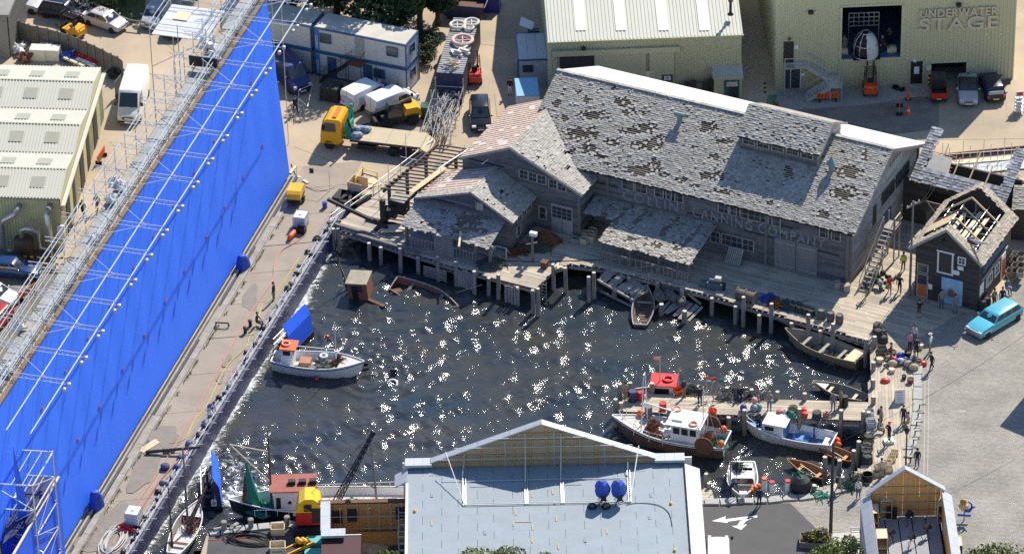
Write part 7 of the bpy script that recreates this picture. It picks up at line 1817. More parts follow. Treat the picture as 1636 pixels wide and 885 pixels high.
# ---- trawler at the pier
tb,l=boat('trawler','rust streaked trawler with white wheelhouse moored along the pier',(988,692),(1163,722))
hull(tb,l-.2,3.0,1.15,.4,m_hulld,m_white,m_white,transom=.82,sheer=.75,rake=.6,deck=.75,m_deck=m_deckw,stripe=m_white,foredeck=.22)
wh_=MB();wh_.box((-1.2,0,1.7),(2.3,1.9,1.9),taper=.95);wb_=wh_.build('wheelhouse',m_white,tb)
MB().box((-1.1,0,2.7),(2.8,2.3,.1)).build('roof',m_white,wb_)
for s in(-1,1):
 for k in range(3):MB().box((-1.85+k*.66,s*.94,2.15),(.5,.03,.55)).build('window',m_glass,wb_)
for k in range(2):MB().box((-.08,-.45+k*.9,2.15),(.03,.6,.5)).build('window',m_glass,wb_)
MB().box((-.5,.2,2.82),(.8,.7,.18)).build('hatch',m_white,wb_);ring_buoy(tb,(.0,-1.0,2.82),.32);ring_buoy(tb,(-1.8,.6,2.82),.3)
for s in(-1.0,1.0):mast(tb,(2.3,s*.9,1.1),5.2,.06,m_white,(0,-s*.7))
MB().bar((2.3,-.2,6.2),(2.3,.2,6.2),.08).build('mast_head',m_white,tb)
mast(tb,(-2.4,0,1.0),5.0,.06,m_white);MB().cyl((2.3,0,3.6),(-.2,0,3.2),.05,n=6).build('boom',m_white,tb);MB().cyl((-2.4,-1.3,3.0),(-2.4,1.3,3.0),.04,n=6).build('gallows',m_white,tb)
for s in(-1.3,1.3):MB().cyl((-2.4,s,.9),(-2.4,s,3.0),.05,n=6).build('gallows',m_white,tb);wire(tb,(-2.4,0,5.8),(-3.9,s*.7,1.3));wire(tb,(2.3,0,6.2),(4.4,0,2.0))
for s in(-1,1):
 pts=[(3.9,s*.55,2.35),(2.8,s*1.15,2.05),(1.5,s*1.4,1.9),(.4,s*1.45,1.85)];b=MB();b.tube(pts,.03,5);b.build('guard_rail',m_white,tb)
 for p in pts:MB().cyl((p[0],p[1],p[2]-.85),p,.025,n=5).build('stanchion',m_white,tb)
b=MB();b.tube([(3.9,-.55,2.35),(4.35,0,2.45),(3.9,.55,2.35)],.03,5);b.build('guard_rail',m_white,tb)
for s,x in((-1,-2.6),(1,-2.9)):b=MB();b.lathe((x,s*1.5,1.6),[(.1,-.05),(.75,-.05),(.75,.05),(.1,.05)],18,'y');o=b.build('trawl_door',m_rust,tb)
heap('brown_net',.6,.5,1.5,m_net,5,tb,loc=(1.5,.3,.85));heap('brown_net',.35,.35,1.2,m_net,6,tb,loc=(-2.9,.2,.85));heap('green_net',.7,.6,.35,m_green,7,tb,loc=(-3.6,-.2,.8))
for i,(x,y)in enumerate(((.5,-.5),(.9,-.2),(.35,.2),(.8,-.85))):MB().box((x,y,1.05+.12*i),(.75,.5,.28),rz=.3*i).build('fish_box',m_white,tb)
MB().box((.6,-.5,.9),(1.2,.8,.2),rz=.2).build('blue_box',m_bluep,tb)
for p in((2.9,-.95,1.85),(-3.7,-1.2,1.5),(-4.1,.9,1.6)):buoy(tb,p,.28)
for i in range(10):b=MB();b.tube([(3.4+R_.uniform(-.6,.6),R_.uniform(-.5,.5),1.55+R_.uniform(0,.1))for _ in range(5)],.03,4);b.build('rope',m_rope,tb)
# ---- red and white boat behind the pier
rb,l=boat('work_boat','red topped white work boat lying behind the pier',(1018,638),(1112,643))
hull(rb,5.2,2.1,.7,.3,m_hullw,m_innerg,m_white,deck=.35,m_deck=m_deckw,sheer=.4)
MB().box((.2,0,1.35),(1.7,1.5,1.7),taper=.94).build('wheelhouse',m_white,rb);MB().box((.2,0,2.25),(2.1,1.8,.1)).build('roof',m_red,rb)
for s in(-1,1):MB().box((.3,s*.74,1.7),(1.1,.03,.5)).build('window',m_glass,rb)
ring_buoy(rb,(-.1,0,2.38),.36,None,m_red);mast(rb,(.5,.2,2.3),2.3,.05,m_tan);MB().box((.75,.2,4.4),(.5,.02,.28)).build('flag',mat('flag_red_white',(.7,.2,.22),.7,var=.7,scale=4,col2=(.8,.75,.75)),rb);wire(rb,(.5,.2,4.2),(2.4,0,1.3));wire(rb,(.5,.2,4.2),(-2.2,.4,1.1));mast(rb,(-1.0,.6,2.3),1.5,.02,m_white)
# ---- white launch
la,l=boat('launch','white open launch with blue inside moored below the pier',(1194,688),(1332,714))
hull(la,l,2.3,.85,.3,m_hullw,m_white,m_white,transom=.8,sheer=.5,rake=.35,deck=.3,m_deck=m_bluein,foredeck=.2)
MB().box((1.2,0,1.15),(1.7,1.6,1.3),taper=.92).build('cuddy',m_white,la);MB().box((1.1,0,1.84),(1.9,1.7,.08)).build('roof',m_white,la);MB().box((.32,0,1.2),(.05,1.3,1.0)).build('curtain',m_bluein,la)
for s in(-1,1):MB().box((1.5,s*.78,1.45),(.7,.03,.35)).build('window',m_glass,la)
MB().box((-.9,0,.5),(1.2,.8,.35)).build('engine_box',m_bluein,la);MB().box((-2.9,0,.65),(.5,1.5,.06)).build('stern_seat',m_white,la)
b=MB();b.torus((-2.0,.2,.9),.24,.025,14,5,Matrix.Rotation(.9,3,'Y'));b.build('wheel',m_dark,la);MB().cyl((-2.0,.2,.3),(-2.0,.2,.9),.04,n=6).build('wheel_post',m_dark,la)
for x,y,m_ in((-.4,.4,m_bluep),(-1.7,-.6,m_bluep)):MB().cyl((x,y,.3),(x,y,1.3),.07,n=8).build('blue_post',m_,la)
for s in(-1,1):b=MB();b.tube([(2.4,s*.75,1.6),(3.2,s*.4,1.75),(3.6,0,1.8)],.025,5);b.build('bow_rail',m_steel,la)
buoy(la,(-3.6,-.5,.6),.26);buoy(la,(-3.8,-.1,.5),.26);buoy(la,(.9,-1.2,.5),.2,m_red)
# ---- two varnished rowing boats, a skiff and a dinghy
for nm,bw,sn,lb,m1 in(('rowing_boat',(1311,718),(1362,735),'varnished rowing boat tied astern of the white launch',m_varn),('rowing_boat',(1266,742),(1321,764),'varnished rowing boat nearest the green net',m_varn)):
 o,l=boat(nm,lb,bw,sn);hull(o,max(l,2.9),1.3,.4,.12,m1,m1,m_varn,transom=.7,sheer=.22,thwarts=2,m_thw=mat('orange_thwart',(.55,.26,.07),.5),t=.04)
 MB().bar((-.9,.3,.45),(1.0,-.2,.5),.05).build('oar',m_tan,o)
o,l=boat('skiff','weathered grey skiff lying behind the pier beside the boardwalk',(1308,618),(1385,640));hull(o,l,1.5,.45,.12,m_hullg,m_hullg,m_plank,transom=.6,sheer=.25,thwarts=2,m_thw=m_tan,foredeck=.16,m_deck=m_deckw)
o,l=boat('row_boat','old grey rowing boat nosed up against the broken ramp',(1033,470),(1022,522));o.rotation_euler=(0,-.12,o.rotation_euler[2]);hull(o,4.2,1.75,.5,.12,m_hullg,mat('inner_brown',(.13,.1,.075),.8,var=.5,scale=3),m_plank,transom=.62,sheer=.3,thwarts=0)
for k in range(9):MB().box((-1.6+k*.3,0,.12),(.2,1.1,.03)).build('floor_board',mat('brown_board',(.17,.11,.08),.8,var=.4,island=.3),o)
MB().box((.9,0,.42),(.2,1.5,.04)).build('thwart',m_plank,o);heap('rag',.22,.18,.14,m_white,9,o,loc=(-1.6,.1,.15),n=40)
wire(None,P(1033,470,-.9),P(1037,438,1.2),.02,m_rope,'mooring_line');tag(bpy.data.objects['mooring_line'],'thin mooring line from the old rowing boat up to the railing','rope')
# ---- ochre dory laden with nets
dy,l=boat('dory','big ochre wooden boat laden with nets below the wharf corner',(1262,544),(1374,583))
hull(dy,l,2.3,.85,.25,m_hullo,m_innerg,m_hullo,transom=.72,sheer=.45,rake=.45,thwarts=3,m_thw=m_plank,deck=.12,m_deck=m_innerg)
MB().box((-2.75,0,.95),(1.1,1.75,.07)).build('stern_board',m_tan,dy)
for i,(x,y,m_,rx)in enumerate(((1.6,.2,m_pot,.5),(.7,-.4,m_potg,.5),(.3,.4,mat('net_blue',(.05,.2,.32),.9,var=.5,scale=6),.5),(-.5,0,m_pot,.6),(-1.3,-.3,m_green,.5),(-1.5,.4,m_rust,.45),(-1.0,.6,m_potg,.4))):heap('net_heap',rx,rx*.8,.4,m_,20+i,dy,loc=(x,y,.14),n=120)
MB().box((-.2,.45,.6),(.6,.45,.4),rz=.3).build('box',m_potg,dy);buoy(dy,(-1.9,-.2,.5),.18,m_yellow)
# ---- small white boat at the bottom quay
sw,l=boat('quay_boat','small white motor boat tied at the bottom quay steps',(1186,800),(1186,752));sw.location.z+=.1
hull(sw,4.4,2.3,.75,.25,m_hullw,m_white,m_white,transom=.8,deck=.35,m_deck=m_deckw)
MB().box((.0,0,1.1),(1.7,1.9,.5),taper=.9).build('cuddy',m_white,sw);MB().box((-.9,.4,1.05),(1.2,.9,.6),taper=.8).build('engine_cover',m_white,sw);MB().box((.9,0,1.3),(.06,1.6,.5)).build('windscreen',m_glass,sw)
heap('dark_net',.5,.45,.8,m_pot,31,sw,loc=(-.6,-.4,1.1));
for p in((1.4,.95,1.0),(1.0,1.2,.9),(1.6,.7,.9)):buoy(sw,p,.22)
b=MB();mast(sw,(.3,-.9,.9),4.2,.05,m_rust)
# ---- white fishing boat in open water
fb_,l=boat('fishing_boat','white fishing boat with orange wheelhouse roof in open water',(578,596),(437,583))
hull(fb_,l,2.5,.95,.35,m_hullw,m_white,m_white,transom=.6,sheer=.5,rake=.25,deck=.5,m_deck=m_deckw,stripe=m_navy,foredeck=.2)
MB().box((-2.35,.1,1.35),(.95,1.15,1.7),taper=.96).build('wheelhouse',m_white,fb_);MB().box((-2.25,.1,2.25),(1.3,1.45,.1)).build('roof',m_orange,fb_);ring_buoy(fb_,(-2.5,.1,2.38),.3)
for s in(-1,1):MB().box((-2.35,.1+s*.56,1.85),(.6,.03,.4)).build('window',m_glass,fb_)
MB().box((-1.86,.1,1.8),(.03,.7,.4)).build('window',m_glass,fb_)
MB().box((-1.0,.2,.75),(.9,.9,.4)).build('hatch',mat('hatch_brown',(.4,.2,.12),.7,var=.3),fb_);b=MB();b.torus((-1.6,-.6,.65),.3,.06,12,5);b.build('red_rope_coil',m_net,fb_)
for i,(x,y)in enumerate(((.1,.5),(.3,-.4),(.9,.35),(.9,-.35),(-.2,-.7),(.6,.0))):
 b=MB();pot(b,(x,y,.52),.36,.45);b.build('creel',m_pot if i%2 else m_potg,fb_)
b=MB();b.torus((.35,.75,1.1),.26,.1,14,6);b.build('tyre_fender',m_white,fb_)
mast(fb_,(1.55,0,.7),4.2,.055,m_white);MB().cyl((1.5,0,2.3),(-1.7,.1,2.25),.04,n=6).build('boom',m_white,fb_);heap('brown_net',.3,.35,1.1,m_net,41,fb_,loc=(1.75,.1,.6));mast(fb_,(.9,.5,.6),2.6,.02,m_tan)
MB().box((.78,.5,3.05),(.35,.02,.35)).build('flag',m_red,fb_);MB().box((.9,.5,2.75),(.3,.02,.25)).build('flag',m_dark,fb_)
buoy(fb_,(.2,-1.3,.25),.2,m_red);
# ---- blue-panel pontoons
def pontoon(label,c,ang,w_=3.0,h=2.6,sign=False):
 o=root('pontoon',label,'pontoon',P(*c,WATER_Z),ang)
 MB().box((0,.75,.25),(w_+.3,1.6,.5)).build('float',m_dark,o)
 b=MB();b.slab((-w_/2,-.05,.0),(w_/2,-.05,.0),(w_/2,.12,h*.72),(-w_/2,.12,h*.72),.06);b.build('lower_panel',m_blue2,o,fixn=True)
 b=MB();b.slab((-w_/2,.12,h*.72),(w_/2,.12,h*.72),(w_/2,.55,h),(-w_/2,.55,h),.06);b.build('upper_panel',m_blue2,o,fixn=True)
 for x in(-w_/2+.2,0,w_/2-.2):MB().bar((x,1.3,.5),(x,.2,h*.8),.06).build('strut',m_dark,o)
 for x in(-w_/2,w_/2):
  for y in(.5,1.5):MB().cyl((x,y,.5),(x,y,1.5),.03,n=5).build('post',m_steel,o)
 for z in(1.0,1.5):MB().cyl((-w_/2,1.5,z),(w_/2,1.5,z),.03,n=5).build('rail',m_steel,o)
 for k in range(3):MB().box((-w_/2+.6+k*.8,1.0,.75),(.45,.5,.5)).build('case',m_dark,o)
 if sign:
  MB().box((-w_/2-.17,.6,.9),(.03,.42,.6)).build('sign',m_white,o);b=MB();b.add([(-w_/2-.19,.45,.78),(-w_/2-.19,.75,.78),(-w_/2-.19,.6,1.08)],[(0,1,2),(2,1,0)]);b.build('warning_triangle',m_yellow,o)
 return o
pontoon('floating pontoon with blue panel behind the fishing boat',(482,556),rad(62),3.6,3.0);pontoon('floating pontoon with blue panel and warning triangle by the tank lip',(354,792),rad(94),3.8,3.0,True)
# ---- sailing boat at the lower left
sb2,l=boat('sailing_boat','old white sailing boat with furled brown sail beside the near quay',(322,806),(272,905))
hull(sb2,6.3,2.0,.8,.3,m_hullw,m_innerg,m_hullw,transom=.5,sheer=.4,rake=.2,deck=.45,m_deck=m_deckw,thwarts=2,m_thw=m_rust,foredeck=.22)
mast(sb2,(.6,0,.3),7.6,.1,m_post);mast(sb2,(-1.7,.55,.4),5.0,.08,m_rust,(.6,.2));b=MB();b.tube([(.4,-.1,1.0),(1.3,-.5,2.0),(2.6,-1.0,3.2)],[.2,.16,.08],7);b.build('furled_sail',mat('sail_brown',(.22,.09,.06),.85,var=.4,scale=4),sb2)
heap('sail_fold',.6,.3,.7,MATS['sail_brown'],51,sb2,loc=(.6,-.2,.5));wire(sb2,(.6,0,7.8),(3.2,0,1.3));wire(sb2,(.6,0,7.8),(-.2,.95,1.0));wire(sb2,(.6,0,7.8),(-.2,-.95,1.0))
# ---- long boat moored at the near-left quay, with green net
lb_,l=boat('long_trawler','long white railed trawler draped with green net behind the near quay',(384,822),(668,812));hull(lb_,14.5,3.4,1.2,.5,mat('hull_black',(.02,.022,.03),.5,var=.4),m_white,m_white,transom=.7,sheer=.6,rake=.3,deck=.8,m_deck=m_deckw,foredeck=.0)
hx=lambda x,y,z=-.8:(local(lb_).inverted()@P(x,y,z))
a=hx(462,818);wh2=MB().box((a.x,0,1.9),(2.2,2.0,2.2),taper=.97).build('wheelhouse',m_white,lb_);MB().box((a.x-.4,0,3.05),(3.6,2.3,.1)).build('roof',mat('red_roof',(.34,.1,.07),.7,var=.4,scale=2),wh2)
for k in range(3):MB().box((a.x-.3-k*.8,.1,3.25),(.55,.4,.3)).build('roof_box',m_dark,wh2)
b=MB();b.cyl((a.x-.1,1.02,2.0),(a.x-.1,1.06,2.0),.14,n=12);b.build('porthole',m_dark,wh2);MB().box((a.x+.75,1.0,1.7),(.35,.04,1.5)).build('door',m_dark,wh2)
mast(lb_,(a.x+1.3,0,.8),7.2,.1,m_rust);MB().cyl((a.x+1.3,0,3.2),(a.x+4.2,0,6.8),.06,n=6).build('derrick',m_tan,lb_);MB().cyl((a.x+1.3,0,6.0),(a.x+4.2,0,6.8),.05,n=6).build('derrick',m_tan,lb_);wire(lb_,(a.x+4.2,0,6.8),(a.x+2.4,0,1.0));MB().cyl((a.x+1.1,-.5,7.4),(a.x+1.5,.5,7.4),.03,n=5).build('spreader',m_white,lb_)
b=MB();g0=hx(405,826)
rings=[]
for j in range(9):
 t=j/8;r=.68*(1-t)**1.4+.1;rings.append([(g0.x+r*1.1*math.cos(i*.52)+t*.35,.0+r*.9*math.sin(i*.52)*(1+.15*math.sin(3*i)),.85+t*4.2+.1*math.sin(2*i))for i in range(12)])
b.loft(rings);b.build('green_net',m_green,lb_);heap('green_net',1.1,1.0,.6,m_green,61,lb_,loc=(g0.x-.6,.2,.85))
heap('brown_net',.3,.3,3.2,m_net,62,lb_,loc=(g0.x+.55,.1,.85),n=60);heap('green_net',1.3,.7,.4,m_green,63,lb_,loc=(hx(560,812).x,.2,.85))
a2=hx(603,812);mast(lb_,(a2.x,0,.8),6.6,.1,m_post,(.4,0));MB().cyl((a2.x,0,2.2),(a2.x+2.6,0,4.6),.06,n=6).build('derrick',m_post,lb_);wire(lb_,(a2.x+2.6,0,4.6),(a2.x+1.2,0,1.2));wire(lb_,(a2.x+2.6,0,4.6),(a2.x+.8,0,1.2))
for s in(-1,1):
 for k in range(14):MB().cyl((-5.5+k*.85,s*1.55,1.2),(-5.5+k*.85,s*1.55,1.75),.025,n=5).build('stanchion',m_white,lb_)
 MB().cyl((-5.6,s*1.55,1.75),(5.6,s*1.5,1.75),.03,n=5).build('guard_rail',m_white,lb_)
 # ---- wreck: tilted cabin, broken mast, sunken ribs
wr_=root('wrecked_wheelhouse','rusty wheelhouse of a sunken boat poking from the water by the wharf','wreck',P(577,470,WATER_Z),rad(-12));wr_.rotation_euler=(.06,-.08,rad(-14))
m_wreck=mat('wreck_red',(.3,.1,.055),.8,var=.7,scale=2.5,col2=(.13,.08,.06))
for s in(-1,1):MB().box((0,s*.8,.75),(1.6,.07,1.7)).build('side',m_wreck,wr_);MB().box((.1,s*.845,1.1),(.7,.03,.6)).build('window',m_void,wr_)
MB().box((.8,0,.75),(.07,1.6,1.7)).build('front',m_wreck,wr_);MB().box((-.8,.45,.75),(.07,.7,1.7)).build('back',m_wreck,wr_)
for k in range(2):MB().box((-.2+k*.0,-.845,.7),(.5,.04,1.4)).build('doorway',m_void,wr_)
MB().box((0,0,1.66),(1.8,1.9,.1)).build('roof',mat('mossy_roof',(.4,.36,.25),.8,var=.6,scale=2),wr_)
mast(wr_,(-1.2,.3,-.3),3.6,.09,m_rust,(-.5,.3));MB().cyl((-1.7,.1,.4),(-1.1,-.5,1.9),.035,n=5).build('broken_rail',m_white,wr_);MB().cyl((-1.7,.6,.3),(-1.6,-.7,1.3),.035,n=5).build('broken_rail',m_white,wr_);MB().cyl((-1.0,0,1.0),(-1.55,.3,2.9),.02,n=4).build('stay',m_rope,wr_)
MB().box((1.6,-1.2,.1),(1.8,.3,.12),rz=-.5).build('drifting_board',m_rust,wr_)
sk2=root('sunken_hull','half sunken brown boat hull lying beside the wharf','wreck',P(678,478,WATER_Z-.42),rad(-32));sk2.rotation_euler=(.35,.1,rad(-30));
hull(sk2,5.6,2.0,.55,.5,m_wreck,m_wreck,m_plank,transom=.7,sheer=.35,thwarts=2,m_thw=m_post)
for k in range(7):MB().bar((-2.3+k*.6,.85,.0),(-2.3+k*.6,.9,.75),.06).build('rib',m_plank,sk2)
b=MB();b.cyl(P(728,468,-1.2)-P(728,468,-1.2),P(770,455,-.5)-P(728,468,-1.2),.02,n=4);obj1(b,'mooring_rope',m_rope,'slack rope from the sunken hull to a wharf pile','rope',P(728,468,-1.2))
b=MB();b.box((0,0,.06),(1.0,.6,.08));obj1(b,'drifting_hatch',m_rust,'brown hatch board floating by the sunken hull','board',P(632,466,WATER_Z),rad(20))
# ---- broken ramp with slumping planks and creels
rp_=root('broken_ramp','collapsed plank ramp sagging from the wharf into the water','ramp')
def ramp_plank(x0,y0,z0,x1,y1,z1,w_=.24):MB().bar(P(x0,y0,z0),P(x1,y1,z1),w_,.05,roll=R_.uniform(-.15,.15)).build('plank',m_plank,rp_)
for i in range(19):
 t=i/18;j=R_.uniform(-2,2);zt=-.0-.7*t
 if i in(4,9,14):continue
 ramp_plank(954+t*58+R_.uniform(-2,2),447+t*27+j,zt-.1,975+t*62+R_.uniform(-3,3),427+t*34+j,zt+.05)
for x0,y0,x1,y1 in((956,448,1012,480),(978,430,1040,466)):MB().bar(P(x0,y0,-.15),P(x1,y1,-.85),.16,.2).build('bearer',m_plank,rp_)
for i in range(12):
 t=i/11;ramp_plank(1046+t*52+R_.uniform(-3,3),494+t*18+R_.uniform(-3,3),-1.25-.2*t,1064+t*60+R_.uniform(-4,4),476+t*12+R_.uniform(-3,3),-.95-.1*t)
for x,y in((982,468),(1011,476),(1056,495),(1093,506)):pile(rp_,P(x,y,-1.0),top=-.45,r=.2)
MB().bar(P(1098,468,-.3),P(1120,486,-1.0),.14,.16).build('fallen_beam',m_plank,rp_);MB().bar(P(960,465,-1.2),P(1010,490,-1.4),.12,.14).build('fallen_beam',m_plank,rp_)
for i in range(15):
 x=1046+R_.uniform(0,48);y=468+(x-1046)*.22+R_.uniform(-7,9);pot_obj(P(x,y,-1.0+R_.uniform(0,.25)),'round grey lobster pot in the heap on the broken ramp',m_potg,'lobster pots heaped on the broken ramp',1.05,R_.uniform(-.8,.8))
 # ---- gear on the wharf
cr=root('wharf_crane','old black timber crane with counterweight box on the left wharf','crane',CF(-38.2,-7.6),CF.a);m_crn=mat('tarred_crane',(.035,.03,.027),.7,var=.5,scale=3)
MB().box((0,0,.15),(3.2,.3,.3)).build('sole_beam',m_crn,cr);MB().box((0,0,.15),(.3,2.6,.3)).build('sole_beam',m_crn,cr);MB().box((0,0,1.3),(.36,.36,2.0)).build('king_post',m_crn,cr)
t0=local(cr).inverted()@P(523,318,2.6);MB().bar((.9,-.9,.4),t0,.24,.26).build('jib',m_crn,cr)
MB().box((1.1,1.0,1.6),(1.2,1.1,1.25)).build('engine_house',m_crn,cr);MB().box((1.1,1.0,2.28),(1.4,1.3,.08)).build('roof',mat('crane_roof',(.42,.38,.3),.8,var=.4),cr)
b=MB();b.cyl((-.2,.6,.8),(.9,.6,.8),.35,n=12);b.build('winch_drum',m_crn,cr);b=MB();b.lathe((-.3,.6,.8),[(.15,0),(.6,0),(.6,.08),(.15,.08)],16,'x');b.build('gear_wheel',m_crn,cr)
wire(cr,(1.1,.8,2.2),t0,.025,m_dark);MB().bar((.2,-.1,1.9),(1.9,.9,1.4),.14).build('strut',m_crn,cr);MB().box((1.3,-.7,.35),(2.0,1.1,.06),rz=.5).build('loose_board',m_tan,cr)
for i,(a,b0,l)in enumerate(((-39.9,-9.6,5.0),(-36.4,-10.3,6.0))):q=MB();q.box((0,0,.14),(l,.28,.28));obj1(q,'edge_timber',m_post,'heavy timber baulk along the left wharf edge, %s'%('left end','right end')[i],'timber',CF(a,b0),CF.a-.06)
lp_=root('lamp_post','short timber lamp post on the wharf before the scrap heap','lamp post',P(851,417));MB().box((0,0,1.2),(.22,.22,2.4)).build('post',m_post,lp_);MB().box((.1,0,2.6),(.6,.35,.3),rz=-.4).build('lamp_box',m_white,lp_);MB().bar((-.5,0,1.6),(.4,.1,1.7),.09).build('cross_arm',m_post,lp_);b=MB();b.lathe((-.45,0,1.25),[(.22,0),(.2,.2),(.08,.35)],10);b.build('lantern',m_dark,lp_)
for i,(x,y,r,h,m_,lb)in enumerate(((872,388,1.2,1.2,m_net,'rust brown heap of nets beside the wing doors'),(858,398,1.0,.8,m_pot,'dark heap of nets before the rust brown one'),(838,400,.7,.5,m_rust,'small brown rope heap below the low wing wall'),(822,404,.5,.35,m_net,'low brown rope coil at the low wing corner'),(785,424,1.1,.6,m_pot,'dark creel net heap at the wharf edge under the porch'),(1242,488,.8,.5,m_net,'brown net heap at the wharf edge right of the rope drum'),(1262,490,.9,.45,mat('net_tealblue',(.03,.12,.15),.9,var=.5,scale=6),'teal net heap at the wharf edge right of the brown one'),(1226,478,.6,.4,m_bluep,'small blue net heap behind the brown one'))):
 q=heap('net_heap',r,r*.8,h,m_,70+i,loc=P(x,y,.03));tag(q,lb,'nets')
for i,(x,y)in enumerate(((920,388),(933,388),(936,378),(944,384),(947,374))):crate_obj(P(x,y,.04+(.0 if i<2 else.0)),'plain wooden crate stacked at the corner of the cross wing',m_tan if i else m_plank,(.62,.5,.5),CF.a,)['group']='crates at the wing corner'
fr_=root('tube_cradle','white triangular tube frame standing under the porch','frame',P(800,408),CF.a)
for a_,c_ in(((-.7,-.4,0),(-.5,0,.8)),((-.7,.4,0),(-.5,0,.8)),((.7,-.4,0),(.5,0,.8)),((.7,.4,0),(.5,0,.8)),((-.5,0,.8),(.5,0,.8)),((-.7,-.4,0),(.7,-.4,0)),((-.7,.4,0),(.7,.4,0))):MB().cyl(a_,c_,.035,n=5).build('tube',m_white,fr_)
dr=root('rope_drum','large wooden rope drum lying on its side at the wharf edge','rope drum',P(1193,482),rad(-30))
for x in(-.8,-.1,.75):b=MB();b.lathe((x,0,.55),[(.05,-.04),(.55,-.04),(.55,.04),(.05,.04)],18,'x');b.build('flange',m_post,dr)
b=MB();b.lathe((-.78,0,.55),[(.42,0),(.42,1.5)],16,'x');b.build('rope_winding',mat('drum_rope',(.17,.13,.1),.9,var=.4),dr)
eng=root('old_engine','grey blue engine block on the wharf left of the rope drum','engine',P(1143,462),rad(-20));m_eng=mat('engine_grey',(.12,.15,.19),.6,.3,var=.4)
MB().box((0,0,.4),(1.3,.6,.55)).build('block',m_eng,eng);b=MB();b.cyl((-.5,0,.75),(.5,0,.75),.18,n=10);b.build('head',m_eng,eng);MB().box((.2,.1,1.0),(.5,.4,.25)).build('manifold',m_rope,eng);MB().box((-1.0,.1,.3),(.6,.5,.4)).build('gearbox',m_eng,eng);b=MB();b.cyl((.7,-.02,.4),(.78,-.02,.4),.35,n=14);b.build('flywheel',m_dark,eng)
b=MB();b.box((0,0,.12),(.9,.8,.05));b.box((-.3,0,.06),(.1,.7,.1));b.box((.3,0,.06),(.1,.7,.1));obj1(b,'pallet',m_plank,'small pallet in front of the old engine','pallet',P(1150,470),rad(-35))
q=root('leaning_pallet','pale slatted pallet leaning on the cannery wall','pallet',CF(-9.6,-1.0),CF.a)
for k in range(8):MB().bar((-.6+k*.17,-.4,.1),(-.6+k*.17,.5,1.25),.13,.03).build('slat',m_plank,q)
b=MB();b.box((0,0,.35),(1.0,.6,.06));
for s in(-.4,.4):b.box((s,0,.16),(.06,.5,.32))
obj1(b,'low_bench',m_plank,'low plank bench beside the leaning pallet','bench',P(1172,419),CF.a)
b=MB();b.box((0,0,.3),(.5,.5,.6));b.box((.0,0,.62),(.56,.56,.05));obj1(b,'dark_box',m_rust,'brown box on the wharf behind the notch','box',P(870,428),CF.a)
q=root('pallet_pile','splintered pallets propped on the pile tops at the wharf notch','pallets',P(893,428,.6),rad(-10))
for k in range(8):MB().bar((R_.uniform(-.7,.7),R_.uniform(-.5,.5),R_.uniform(0,.4)),(R_.uniform(-.7,.7),R_.uniform(-.5,.5),R_.uniform(0,.4)),.14,.04).build('slat',m_tan,q)
rope('wharf_cable',[(765,405),(800,415),(850,418),(900,417),(965,415)],.03,m_dark,'dark cable lying across the wharf deck','cable',.07)
for i,(x,y,lb)in enumerate(((1312,508,'tall open barrel at the right wharf edge, leftmost of three'),(1327,512,'pale rimmed barrel at the right wharf edge, middle of three'),(1341,516,'dark barrel at the right wharf edge, rightmost of three'))):barrel_obj(P(x,y,.04),lb,m_post,.32,.8)
for i,(x,y)in enumerate(((1268,494),(1278,497),(1288,500),(1296,503))):pot_obj(P(x,y,.04),'dark lobster pot in the row along the right wharf edge',m_pot,'lobster pots along the right wharf edge')
for i,(x,y,z)in enumerate(((1402,528,0),(1409,536,0),(1411,546,0),(1403,536,.45))):pot_obj(P(x,y,.04+z),'dark lobster pot stacked at the top of the boardwalk',m_pot,'lobster pots at the top of the boardwalk',1.15)
for i,(x,y,mm,lb)in enumerate(((1409,560,m_potg,'grey fish box below the stacked lobster pots'),(1407,573,m_rust,'brown fish box with red contents on the boardwalk edge'))):crate_obj(P(x,y,.04),lb,mm,(.7,.5,.35),.1,'fish_box','box')
pp_=root('prop_pile','jumbled pile of baskets, sacks and bags in the middle of the boardwalk','pile',P(1437,588))
cols=[m_tan,m_rope,m_potg,m_dark,m_red,m_bluep,m_rust,mat('basket',(.45,.36,.22),.8,var=.4,scale=8),m_plank]
for i in range(26):
 b=MB();x,y=R_.gauss(.2,.9),R_.gauss(.3,1.0);z=max(.12,.75-.35*math.hypot(x,y)+R_.uniform(-.1,.2));r=R_.uniform(.18,.4)
 if i%3:b.sphere((x,y,z*.6),r,9,6,(1.2,.9,.8));nm='sack'
 else:b.lathe((x,y,0 if i%2 else z*.5),[(r*.8,0),(r,.3),(r*.92,.36),(r*.8,.3)],10);nm='basket'
 b.build(nm,cols[i%len(cols)],pp_)
ab=root('folding_sign','white folding sign board on the boardwalk below the prop pile','sign',P(1437,642),rad(5))
for s in(-1,1):b=MB();b.slab((-.38,s*.3,0),(.38,s*.3,0),(.38,s*.04,1.15),(-.38,s*.04,1.15),.03);b.build('board',m_white,ab,fixn=True)
for k in range(6):MB().box((-.02,-.25+k*.035,.3+k*.14),(.5 if k%2 else.4,.012,.045),M=Matrix.Rotation(-.22,3,'X')).build('printed_line',m_red if k==5 else m_unit,ab)
for x,y,lb in((1420,706,'flat white box under the person in the red cap'),):
 b=MB();b.box((0,0,.12),(.75,.6,.24));obj1(b,'white_box',m_white,lb,'box',P(x,y,.04),.1)
for i,(x,y,mm)in enumerate(((1389,664,m_unit),(1390,672,m_white),(1392,681,m_unit))):crate_obj(P(x,y,.04),'stacked pale fish box at the pier root, %s'%('topmost','middle','lowest')[i],mm,(.7,.5,.5),.1,'fish_box','box')
for i,(x,y)in enumerate(((1388,706),(1386,718),(1384,730),(1386,738),(1383,724))):pot_obj(P(x,y,.04),'dark green lobster pot in the row on the boardwalk edge',m_pot,'lobster pots on the boardwalk edge',1.2)
